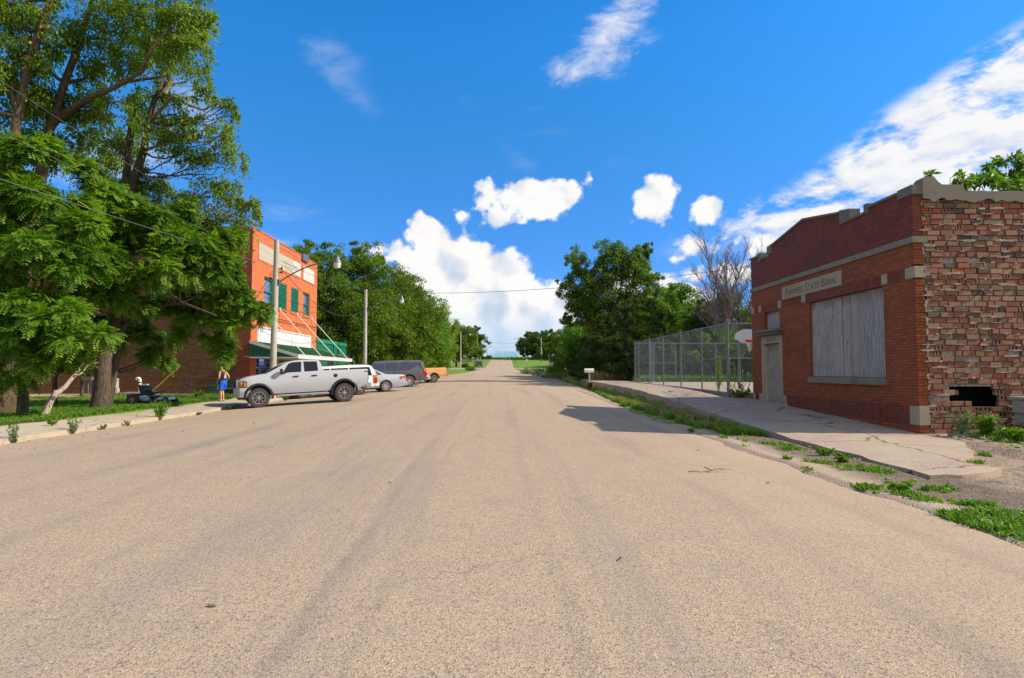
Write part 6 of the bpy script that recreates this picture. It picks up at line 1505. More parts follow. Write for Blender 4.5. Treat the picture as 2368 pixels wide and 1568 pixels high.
pole(W(1254, 830, 214).x, 214, W(1253.5, 809, 214).z, 'thin short pole right behind the pale one', r=.07, insul=False, thin=True)
pole(20.5, 27.0, 7.9, 'service pole behind the bank carrying the wire across the street', r=.14, insul=False)
pole(-11.4, -14, 8.3, 'pole behind the viewer that the left wires come from', r=.15, insul=False)

def cable(a, b, sag, label, r=.011, mat='cable', twist=False):
    a, b = Vector(a), Vector(b); n = 28; P = []
    for i in range(n + 1):
        t = i / n; p = a.lerp(b, t); p.z -= sag * 4 * t * (1 - t)
        P.append(p)
    mb = MB(); mb.tube(P, r, 5); o = mb.build('overhead_cable', M[mat], smooth=60, at=tuple(a)); tag(o, label, 'cable', 'overhead cables')
pa = Vector((PZ1.x, 30.9, 0))
x0 = -11.4
def through(px, py, Xp, A):
    "far end on the pole behind the camera so the cable passes the photographed point"
    P = WX(px, py, Xp); k = (P.z - A.z) / (P.y - A.y); return P, k
for (px, py, za, lab, rr, mt) in ((0, 198, 7.15, 'highest pale wire crossing the left trees', .004, 'cable_pale'), (0, 313, 6.95, 'middle pale wire crossing the left trees', .004, 'cable_pale'), (0, 420, 6.75, 'lowest thick wire crossing the left trees', .006, 'cable_pale')):
    A = Vector((PZ1.x + .2, 30.9, za)); P = WX(px, py, x0)
    B = Vector((x0, -14, 0)); t = (A.y - P.y) / (A.y - B.y); sag = .35; B.z = (P.z + sag * 4 * t * (1 - t) - A.z * (1 - t)) / t
    cable(A, B, sag, lab, rr, mt)
b2 = Vector((PZ2.x, 51.3, 0))
cable((PZ1.x + .25, 30.9, 7.15), (PZ2.x, 51.3, PZ2.z + .02), .30, 'upper wire between the two near lamp poles')
cable((PZ1.x + .25, 30.9, 6.95), (PZ2.x, 51.3, PZ2.z - 1.3), .45, 'middle wire between the two near lamp poles')
cable((PZ1.x + .25, 30.9, 6.75), (PZ2.x, 51.3, PZ2.z - 1.6), 1.35, 'slack lowest wire between the two near lamp poles', .015)
cable((PZ1.x, 30.9, PZ1.z - .3), (PZ2.x, 51.3, PZ2.z), .2, 'topmost wire between the two near lamp poles')
cable((PZ1.x - .2, 30.9, 6.6), (-13.6, 34.0, 5.6), .1, 'service wire from the near pole to the red facade')
p4x = W(1066, 767, 153)
cable((PZ2.x, 51.3, PZ2.z), (W(996, 748, 99).x, 99, W(996, 748, 99).z), .8, 'wire running on to the pole behind the pickup')
cable((W(996, 748, 99).x, 99, W(996, 748, 99).z), (p4x.x, 153, p4x.z - .3), .9, 'wire running on to the side street pole')
E1 = W(1684, 636, 33); dirv = (E1 - b2 - Vector((0, 0, 8.35))); 
cable((PZ2.x, 51.3, 8.25), (20.5, 27.0, 7.85), 1.05, 'wire spanning the street toward the bank', .014)
A = W(1110, 787, 224); B = W(1207.8, 790, 258)
cable(A, B, 1.0, 'higher wire over the road crest', .03); cable(W(1117, 797, 238), W(1212, 796, 258), 1.2, 'lower wire over the road crest', .03)
# guy wire with its yellow guard
def guy():
    A = Vector((PZ1.x, 30.9, 6.2)); g1 = W(409.8, 851.7, 30.0); g0 = W(353, 903.7, 30.0); d = (g0 - g1).normalized(); zend = .15; g2 = g0 + d * ((g0.z - zend) / -d.z)
    root = thing('guy_wire', 'guy wire with a yellow guard sleeve slanting behind the mower', 'guy wire', tuple(g2))
    mb = MB(); mb.tube([tuple(g1), tuple(g2)], .034, 8); mb.build('guard_sleeve', M['yellow'], root, smooth=40)
    mb = MB(); mb.tube([tuple(A), tuple(g1)], .008, 5); mb.build('wire', M['cable'], root)
guy()

# ------------------------------------------------------------------ far houses and roadside things
def houses():
    X0, X1, Y = W(1012, 840, 180).x, W(1042, 840, 180).x, 180; z0 = ground_z(X1, Y)
    t = thing('blue_house', 'small pale blue house with grey roof behind the lawn', 'house', (X1, Y, z0))
    zt = z0 + 2.6
    mb = MB(); holed(mb, 'y', Y, Y + .2, X0 - 4, X1 - .9, z0 - .2, zt, [(X1 - 3.1, X1 - 1.5, z0 + .9, z0 + 2.3)]); mb.box(X0 - 4, X1 - .9, Y + .2, Y + 8, z0, zt - .01); mb.box(X1 - .9, X1, Y - .6, Y + 6, z0 - .2, zt - .02); mb.build('wall', M['siding'], t)
    mb = MB(); mb.prism([(X0 - 4.4, zt), (X1 - .4, zt), (X1 - 3, zt + 1.6), (X0 - 4, zt + 1.6)], Y - .4, Y + 8.2, 'y'); mb.prism([(X1 - 1.2, zt - .02), (X1 + .3, zt - .02), (X1 - 1.2, zt + .55)], Y - .9, Y + 6, 'y'); mb.build('roof', M['shingle'], t)
    w = MB(); 
    for q in ((X1 - 3.1, X1 - 3.0), (X1 - 2.36, X1 - 2.24), (X1 - 1.6, X1 - 1.5)): w.box(q[0], q[1], Y - .03, Y + .05, z0 + .9, z0 + 2.3)
    w = w.build('window', M['white'], t)
    p = MB(); p.box(X1 - 3.0, X1 - 1.6, Y + .06, Y + .1, z0 + .9, z0 + 2.3); p = p.build('pane', M['winglass'], w, world=False); p.location = -Vector(t.location)
    mb = MB(); mb.box(X1 - .05, X1 + .04, Y - .64, Y - .55, z0 - .1, zt); mb.box(X1 - .94, X1 - .85, Y - .64, Y - .55, z0 - .1, zt); mb.box(X1 - 1, X1 + .1, Y - .64, Y - .605, z0, z0 + .25); mb.build('porch_trim', M['white'], t)
    Y = 214; X0, X1 = W(1043, 830, Y).x, W(1064, 830, Y).x; z0 = ground_z(X1, Y) - .2
    t = thing('brick_house', 'orange brick house half hidden behind the lawn tree', 'house', (X1, Y, z0))
    mb = MB(); mb.box(X0 - 5, X1 - 1.2, Y, Y + 8, z0, z0 + 2.9); mb.box(X1 - 1.2, X1, Y + 1.5, Y + 8, z0, z0 + 2.9); mb.build('wall', M['house_brick'], t)
    mb = MB(); mb.prism([(X0 - 5.4, z0 + 2.9), (X1 + .3, z0 + 2.9), (X1 - 3.8, z0 + 4.4)], Y - .5, Y + 8.4, 'y'); mb.build('roof', M['brownroof'], t)
    mb = MB(); mb.box(X1 - 2.4, X1 - 1.5, Y - .03, Y, z0 + .1, z0 + 2.3); mb.build('garage_door', M['rust'], t)
    mb = MB(); mb.box(X1 - 3.6, X1 - 2.9, Y - .03, Y, z0 + 1, z0 + 2.2); mb.build('window', M['winglass'], t)
    # white shed behind the right trees
    Y = 168; X0, X1 = W(1272, 820, Y).x, W(1306, 820, Y).x; z0 = ground_z(X0, Y)
    t = thing('white_shed', 'white metal shed glimpsed through the right hand trees', 'shed', (X0, Y, z0))
    zt = W(1280, 822, Y).z; mb = MB(); mb.box(X0, X1 + 3, Y, Y + 6, z0, zt); mb.build('wall', M['offwhite'], t)
    mb = MB(); mb.prism([(Y - .3, zt), (Y + 6.3, zt), (Y + 3, zt + 1.0)], X0 - .3, X1 + 3.3, 'x'); mb.build('roof', M['white'], t)
    # propane tank
    Y = 216; c = W(1088, 829, Y); z0 = ground_z(c.x, Y)
    t = thing('propane_tank', 'white horizontal tank behind the lawn on the left', 'tank', (c.x, Y, z0)); mb = MB(); L = 1.9
    mb.lathe([(.0, -L), (.35, -L + .08), (.55, -L + .3), (.6, -L + .5), (.6, L - .5), (.55, L - .3), (.35, L - .08), (0, L)], (c.x, Y, z0 + 1.05), axis='x', n=18); mb.build('tank', M['white'], t, smooth=50)
    for s in (-1, 1): mb = MB(); mb.box(c.x + s * 1.1 - .1, c.x + s * 1.1 + .1, Y - .45, Y + .45, z0 - .1, z0 + .62); mb.build('leg', M['conc'], t)
    # round bush
    r = np.random.RandomState(5); c = W(1117, 831, 226); z0 = ground_z(c.x, 226); q = simple_leaves([((c.x, 226, z0 + .6), (.75, .75, .7))], 1200, r, .25)
    make_tree('round_bush', 'round clipped bush at the left of the road crest', 'bush', (c.x, 226, z0), [([(c.x, 226, z0), (c.x, 226, z0 + .5)], [.05, .02])], [], [(*q, 'leaf_dark')], r, group=None, limbs=False)
    c = W(1077, 842, 160); z0 = ground_z(c.x, 160); q = simple_leaves([((c.x, 160, z0 + .45), (1.3, .9, .6))], 1800, r, .22)
    make_tree('round_bush', 'low dark bush at the foot of the lawn tree', 'bush', (c.x, 160, z0), [([(c.x, 160, z0), (c.x, 160, z0 + .4)], [.05, .02])], [], [(*q, 'leaf_dark')], r, group=None, limbs=False)
    for k, (px, py, Y, lb) in enumerate(((1260, 862, 80, 'wispy reddish shrub in the tall grass right of the road'), (1232, 858, 92, 'grey green shrub nearest the side street on the right'), (1283, 868, 70, 'dark ragged shrub by the end of the retaining wall'), (1088, 853, 125, 'low shrub at the ditch on the left lawn'))):
        c = W(px, py, Y); z0 = ground_z(c.x, Y); rr_ = (2.0, 1.6, 1.4, 1.0)[k]; hh = (1.3, 1.1, 1.3, .6)[k]
        q = simple_leaves([((c.x, Y, z0 + hh * .5), (rr_, rr_, hh * .6))], 3500, r, .16, -.4, .3)
        make_tree('round_bush', lb, 'bush', (c.x, Y, z0), [([(c.x, Y, z0), (c.x, Y, z0 + .5)], [.05, .02])], [], [(*q, 'leaf_grey' if k < 2 else 'leaf_mid')], r, group=None, limbs=False)
    # road signs and mailboxes far off
    def signpost(px, Y, h, lab, head):
        c = W(px, 850, Y); z0 = ground_z(c.x, Y); t = thing('road_sign' if head != 'mail' else 'mailbox', lab, 'sign' if head != 'mail' else 'mailbox', (c.x, Y, z0))
        mb = MB(); mb.tube([(c.x, Y, z0), (c.x, Y, z0 + h)], .035, 6); mb.build('post', M['galv'] if head != 'mail' else M['pole_wood'], t)
        if head == 'round':
            mb = MB(); mb.box(c.x - .22, c.x + .22, Y - .03, Y - .01, z0 + h - .45, z0 + h - .1); mb.build('plate', M['white'], t)
            mb = MB(); mb.box(c.x - .42, c.x + .42, Y - .02, Y, z0 + h - .06, z0 + h + .12); mb.build('street_plate', M['green'], t)
        elif head == 'yellow':
            mb = MB(); mb.prism([(c.x - .2, z0 + h - .25), (c.x, z0 + h - .5), (c.x + .2, z0 + h - .25), (c.x, z0 + h)], Y - .03, Y - .01, 'y'); mb.build('plate', M['yellow'], t)
        else:
            mb = MB(); mb.rbox(c.x - .28, c.x + .28, Y - .15, Y + .15, z0 + h, z0 + h + .3, .05); mb.build('box', M['galv'], t)
    signpost(1217.9, 146, 2.3, 'street name post with a white plate at the side street', 'round'); signpost(1197.6, 163, 1.55, 'small yellow marker sign on the right lawn', 'yellow'); signpost(1191.3, 172, .95, 'grey mailbox on a post at the right road edge far off', 'mail'); signpost(1193, 238, 1.6, 'dark mailbox silhouette at the crest', 'mail')
houses()

# ------------------------------------------------------------------ vehicles
def body(outline, wf, mat, root, name='body', bevel=.035, xcuts=(), zcuts=(), mb=None):
    "side outline (x,z), extruded across and shaped by the half width function wf(x,z)"
    bm = bmesh.new(); vs = [bm.verts.new((x, 1, z)) for x, z in outline]; f = bm.faces.new(vs)
    ex = bmesh.ops.extrude_face_region(bm, geom=[f])
    for v in [g for g in ex['geom'] if isinstance(g, bmesh.types.BMVert)]: v.co.y = -1
    bmesh.ops.recalc_face_normals(bm, faces=bm.faces[:])
    for a in xcuts: bmesh.ops.bisect_plane(bm, geom=bm.verts[:] + bm.edges[:] + bm.faces[:], plane_co=(a, 0, 0), plane_no=(1, 0, 0))
    for a in zcuts: bmesh.ops.bisect_plane(bm, geom=bm.verts[:] + bm.edges[:] + bm.faces[:], plane_co=(0, 0, a), plane_no=(0, 0, 1))
    for a in (-.93, -.55, 0, .55, .93): bmesh.ops.bisect_plane(bm, geom=bm.verts[:] + bm.edges[:] + bm.faces[:], plane_co=(0, a, 0), plane_no=(0, 1, 0))
    for v in bm.verts:
        s = v.co.y; w = wf(v.co.x, v.co.z)
        # soften the long edges: the outermost strip turns in
        v.co.y = s * w
    me = bpy.data.meshes.new(name)
    # round the silhouette edges a little
    es = [e for e in bm.edges if len(e.link_faces) == 2 and e.calc_face_angle(0) > R(55)]
    try: bmesh.ops.bevel(bm, geom=es, offset=bevel, segments=2, profile=.5, affect='EDGES', clamp_overlap=True)
    except Exception: pass
    bm.to_mesh(me); bm.free(); me.shade_smooth(); me.set_sharp_from_angle(angle=R(32)); me.materials.append(mat)
    return link(bpy.data.objects.new(name, me), root)
def panel(poly, wf, mat, root, name, off=.006, sides=(1, -1), th=.004):
    "thin plate following the side of the body; the same outline on each side becomes its own part"
    out = []
    for s in sides:
        mb = MB(); n = len(poly)
        vs = [(x, s * (wf(x, z) + off), z) for x, z in poly] + [(x, s * (wf(x, z) + off - th * 3), z) for x, z in poly]
        mb.add(vs, [tuple(range(n)), tuple(range(2 * n - 1, n - 1, -1))] + [(i, (i + 1) % n, n + (i + 1) % n, n + i) for i in range(n)])
        out.append(mb.build(name, mat, root, world=False))
    return out
def cross(pa, pb, wf, mat, root, name, off=.008, f0=1.0, f1=1.0, n=6, bulge=.04):
    "wide pane across the body between two outline points (windscreen, rear window)"
    (x0, z0), (x1, z1) = pa, pb; d = Vector((x1 - x0, 0, z1 - z0)); nrm = Vector((-d.z, 0, d.x)).normalized()
    if nrm.z < 0: nrm = -nrm
    mb = MB(); vs = []
    for k in range(2):
        for i in range(n + 1):
            t = -1 + 2 * i / n; b = bulge * (1 - t * t)
            for (x, z, f) in ((x0, z0, f0), (x1, z1, f1)):
                p = Vector((x, t * (wf(x, z)) * f, z)) + nrm * (off - k * .02 + b * .3); vs.append(p)
    m = 2 * (n + 1); fs = []
    for i in range(n):
        a = 2 * i; fs += [(a, a + 1, a + 3, a + 2), (m + a + 2, m + a + 3, m + a + 1, m + a)]
    fs += [(0, m, m + 1, 1), (m - 2, m - 1, 2 * m - 1, 2 * m - 2)] + [(2 * i, 2 * i + 2, m + 2 * i + 2, m + 2 * i) for i in range(n)] + [(2 * i + 1, m + 2 * i + 1, m + 2 * i + 3, 2 * i + 3) for i in range(n)]
    mb.add(vs, fs); return mb.build(name, mat, root, world=False, smooth=40)
def arches(pts_bottom, axles, ar, zb, aw=0.0):
    "bottom outline from front to rear with wheel arches: axle list front to rear"
    out = []
    for (ax, az) in axles:
        k = math.asin(min(.99, max(-.99, (zb - az) / ar))); 
        for i in range(13):
            a = k + (math.pi - 2 * k) * i / 12; out.append((ax + ar * math.cos(a), az + ar * math.sin(a)))
    return out
_wh = {}
def wheel(root, x, y, r, w, side, rimmat='rim', rr=.60, style='spoke', knobs=False, ns=8, bolt=True):
    t = MB(); hw = w / 2
    t.lathe([(r * rr, -hw * .75), (r * rr * 1.03, -hw * .95), (r * .80, -hw), (r * .93, -hw * .95), (r * .985, -hw * .75), (r, -hw * .4), (r, hw * .4), (r * .985, hw * .75), (r * .93, hw * .95), (r * .80, hw), (r * rr * 1.03, hw * .95), (r * rr, hw * .75)], (0, 0, 0), axis='y', n=40)
    if knobs:
        for k in range(36):
            a = 2 * math.pi * k / 36
            for s, o in ((1, 0), (-1, .5)):
                aa = a + o * 2 * math.pi / 36; bm = bmesh.new(); bmesh.ops.create_cube(bm, size=1)
                mt = Matrix.Rotation(-aa, 4, 'Y') @ Matrix.Translation((r * .992, s * hw * .66, 0)) @ Matrix.Diagonal((.035, hw * .62, .034, 1)); t.bm(bm, mt)
    wh = t.build('wheel', M['rubber'], root, world=False, smooth=40); wh.location = (x, y, r)
    m = MB(); o = side * hw * .55
    m.lathe([(r * rr * 1.02, side * hw * .9), (r * rr * .95, side * hw * .92), (r * rr * .93, side * hw * .80), (r * rr * .92, side * hw * .74)], (0, 0, 0), axis='y', n=36)
    if style == 'spoke':
        for k in range(ns):
            a = 2 * math.pi * k / ns
            for da in (-.10, .10):
                bm = bmesh.new(); bmesh.ops.create_cube(bm, size=1)
                mt = Matrix.Rotation(a + da, 4, 'Y') @ Matrix.Translation((r * rr * .52, side * hw * .62, 0)) @ Matrix.Diagonal((r * rr * .78, .02, r * rr * .045, 1)); m.bm(bm, mt)
        m.lathe([(0, side * hw * .78), (r * rr * .15, side * hw * .76), (r * rr * .2, side * hw * .6)], (0, 0, 0), axis='y', n=16)
    elif style == 'hub':
        m.lathe([(0, side * hw * .75), (r * rr * .2, side * hw * .73), (r * rr * .25, side * hw * .55), (r * rr * .55, side * hw * .50)], (0, 0, 0), axis='y', n=24)
        for k in range(ns):
            a = 2 * math.pi * k / ns; bm = bmesh.new(); bmesh.ops.create_cube(bm, size=1)
            m.bm(bm, Matrix.Rotation(a, 4, 'Y') @ Matrix.Translation((r * rr * .66, side * hw * .6, 0)) @ Matrix.Diagonal((r * rr * .55, .03, r * rr * .26, 1)))
    m.build('rim', M[rimmat], wh, world=False, smooth=35)
    d = MB(); d.lathe([(0, side * hw * .42), (r * rr * .95, side * hw * .42), (r * rr * .93, side * hw * .74)], (0, 0, 0), axis='y', n=24); d.build('rim_disc', M['rimdark'], wh, world=False)
    return wh
def place(name, label, cat, xf, yf, xr_, yr_, wb, group='parked vehicles'):
    "root on the road with the local axles at x=+-wb/2; pitch follows the ground"
    zf, zb = zr(xf, yf) + .012, zr(xr_, yr_) + .012
    d = Vector((xf - xr_, yf - yr_, zf - zb)); yaw = math.atan2(d.y, d.x); pitch = -math.asin(d.z / d.length)
    c = Vector(((xf + xr_) / 2, (yf + yr_) / 2, (zf + zb) / 2))
    e = Euler((0, pitch, yaw), 'XYZ')
    t = thing(name, label, cat, tuple(c), group=group, rot=e); return t
def lerpw(zs_, ws_): return lambda z: float(np.interp(z, zs_, ws_))
def box_part(root, nm, mt, *bx, b=0):
    m_ = MB()
    for q in bx: (m_.rbox(*q, b) if b else m_.box(*q))
    return m_.build(nm, M[mt] if isinstance(mt, str) else mt, root, world=False)

def pickup():
    wb = 3.57; t = place('pickup_truck', 'silver crew cab pickup with black fender flares and mud splashes at the left kerb', 'pickup truck', -10.24, 26.0, -7.05, 27.5, wb)
    fa, ra, r = wb / 2, -wb / 2, .42; zb = .55
    wz_ = lerpw([.4, .62, .85, 1.1, 1.38, 1.9, 2.0], [.90, .95, .985, .985, .93, .735, .70])
    def wf(x, z):
        w = wz_(z)
        if x > 2.0: w *= 1 - .22 * ((x - 2.0) / .72) ** 2
        if x < -1.0 and z > .5: w = max(w, .94 * (1 if z < 1.42 else .98))
        if x > 1.2 and z > 1.2: w *= 1 - .12 * min(1, (z - 1.2) / .2)
        return w
    up = [(-2.80, .86), (-2.86, 1.0), (-2.86, 1.39), (-2.83, 1.425), (-.93, 1.44), (-.90, 1.50), (-.80, 1.84), (-.72, 1.915), (-.5, 1.94), (-.1, 1.955), (.30, 1.935), (.58, 1.88), (.75, 1.79), (1.10, 1.60), (1.46, 1.425), (1.60, 1.40), (2.1, 1.335), (2.42, 1.25), (2.56, 1.16), (2.60, .98), (2.60, .80), (2.50, .66)]
    bot = arches(None, [(fa, .44)], .52, zb) + [(1.2, zb), (-1.15, zb)] + arches(None, [(ra, .44)], .54, .62)
    out = up + [(2.32, .62)] + bot + [(-2.45, .68), (-2.78, .72)]
    body(out, wf, M['paint_silver'], t, xcuts=[-2.5, -2.0, -.9, 0, .9, 1.5, 2.0, 2.25, 2.45], zcuts=[.62, .85, 1.1, 1.38, 1.6], bevel=.03)
    g = M['glassdark']
    panel([(.80, 1.425), (.04, 1.435), (.0, 1.87), (.38, 1.865), (.55, 1.80)], wf, g, t, 'side_window'); panel([(-.10, 1.435), (-.68, 1.45), (-.66, 1.86), (-.09, 1.875)], wf, g, t, 'side_window')
    cross((1.42, 1.45), (.66, 1.865), wf, g, t, 'windshield', f0=.93, f1=.93, off=.012); cross((-.86, 1.52), (-.80, 1.82), wf, g, t, 'rear_window', f0=.85, f1=.85)
    panel([(.88, 1.36), (.86, 1.44), (.62, 1.42), (.78, 1.36)], wf, M['black'], t, 'mirror_base', off=.01)
    for s in (1, -1): box_part(t, 'mirror', 'black', (.80, .92, min(s * .95, s * 1.12), max(s * .95, s * 1.12), 1.40, 1.60), b=.03)
    # door cuts, crease, handles
    seam = M['black']
    for x in (1.17, -.03, -.87):
        panel([(x, zb + .04), (x + .012, zb + .04), (x + .012, 1.41), (x, 1.41)], wf, seam, t, 'door_seam', off=.002)
    for x in (.28, -.50):
        for s in (1, -1): box_part(t, 'door_handle', 'black', (x - .13, x + .11, min(s * .965, s * 1.0), max(s * .965, s * 1.0), 1.235, 1.275), b=.01)
    mb = MB(); mb.lathe([(0, .985), (.085, .983), (.085, .96)], (-1.42, 0, 1.20), axis='y', n=20); mb.build('fuel_cap', M['rimdark'], t, world=False)
    # flares
    for ax, ro, ri in ((fa, .60, .50), (ra, .62, .52)):
        for s in (1, -1):
            mb = MB(); n = 18; vs = []
            for i in range(n + 1):
                a = R(-8) + (math.pi + R(16)) * i / n
                for (rr_, yy) in ((ri, .93), (ri, 1.045), ((ri + ro) / 2, 1.05), (ro, .985)): 
                    vs.append((ax + rr_ * math.cos(a), s * yy, .44 + rr_ * math.sin(a)))
            fs = [(4 * i + k, 4 * i + k + 1, 4 * i + 5 + k, 4 * i + 4 + k) for i in range(n) for k in range(3)]
            mb.add(vs, fs); mb.build('fender_flare', M['black'], t, world=False, smooth=50)
    mb = MB()
    for ax in (fa, ra): mb.cbox(ax, 0, .74, 1.0, 1.5, .42)
    mb.cbox(0, 0, .60, 3.6, 1.3, .2); mb.build('chassis', M['dark_in'], t, world=False)
    mb = MB(); mb.tube([(1.1, .97, .43), (.9, 1.0, .47), (-.9, 1.0, .47), (-1.1, .97, .44)], .045, 10); mb.tube([(1.1, -.97, .43), (.9, -1.0, .47), (-.9, -1.0, .47), (-1.1, -.97, .44)], .045, 10); mb.build('side_step', M['chrome'], t, world=False, smooth=50)
    # front: grille, lamps, bumper
    box_part(t, 'grille', 'chrome', (2.55, 2.63, -.52, .52, .86, 1.22), b=.02); box_part(t, 'grille_bar', 'black', (2.60, 2.645, -.46, -.04, .90, 1.02), (2.60, 2.645, .04, .46, .90, 1.02), (2.60, 2.645, -.46, -.04, 1.06, 1.18), (2.60, 2.645, .04, .46, 1.06, 1.18))
    panel([(2.24, .88), (2.58, .86), (2.56, 1.14), (2.32, 1.17), (2.22, 1.10)], wf, M['head_lamp'], t, 'headlight', off=.012); panel([(2.25, .93), (2.36, .92), (2.35, 1.10), (2.25, 1.09)], wf, M['amber'], t, 'turn_lamp', off=.018)
    mb = MB(); pr = [(.84, .50), (.80, .84)]
    pts = [(2.28, .955), (2.5, .90), (2.68, .62), (2.72, .0)]
    vs = []
    full = [(x, y) for x, y in pts] + [(x, -y) for x, y in pts[::-1][1:]]
    for x, y in full: vs += [(x, y, .47), (x + .03, y * 1.01, .62), (x + .02, y * 1.01, .83), (x - .04, y, .87), (x - .2, y * .95, .86), (x - .2, y * .95, .47)]
    n = len(full); fs = [(6 * i + k, 6 * i + (k + 1) % 6, 6 * i + 6 + (k + 1) % 6, 6 * i + 6 + k) for i in range(n - 1) for k in range(6)] + [tuple(range(6)), tuple(6 * (n - 1) + k for k in range(5, -1, -1))]
    mb.add(vs, fs); mb.build('front_bumper', M['paint_silver'], t, world=False, smooth=35)
    panel([(2.28, .48), (2.52, .48), (2.52, .68), (2.28, .66)], lambda x, z: .975 - (x - 2.28) * .25, M['chrome'], t, 'bumper_corner', off=.02)
    for s in (1, -1): mb = MB(); mb.lathe([(0, .02), (.055, .0), (.06, -.03)], (2.66, s * .66, .56), axis='x', n=14); mb.build('fog_lamp', M['glassdark'], t, world=False)
    box_part(t, 'air_dam', 'black', (2.3, 2.6, -.8, .8, .38, .48), b=.02)
    # rear
    box_part(t, 'rear_bumper', 'chrome', (-3.0, -2.78, -.92, .92, .60, .80), b=.02); box_part(t, 'tail_lamp', 'glassdark', (-2.90, -2.68, .86, .955, .95, 1.33), b=.015); box_part(t, 'tail_lamp', 'glassdark', (-2.90, -2.68, -.955, -.86, .95, 1.33), b=.015); box_part(t, 'tailgate', 'paint_silver', (-2.91, -2.868, -.82, .82, .84, 1.40), b=.015)
    for x in (fa, ra):
        for s in (1, -1): wheel(t, x, s * .86, r, .29, s, rimmat='rim', rr=.60, ns=8, knobs=True)
    mb = MB(); mb.tube([(fa, -.8, r), (fa, .8, r)], .05, 8); mb.tube([(ra, -.8, r), (ra, .8, r)], .06, 8); mb.lathe([(0, -.16), (.15, -.08), (.15, .08), (0, .16)], (ra, 0, r), axis='y', n=12); mb.build('axle', M['rimdark'], t, world=False)
    box_part(t, 'wiper', 'black', (1.28, 1.52, -.5, .1, 1.452, 1.475), (1.28, 1.5, .2, .7, 1.452, 1.475))
    t.scale = (.955, .98, .965)
    for k in range(5): box_part(t, 'roof_lamp', 'amber' if k == 9 else 'black', (.40, .52, -.56 + k * .26, -.48 + k * .26, 1.915, 1.955), b=.012)
pickup()

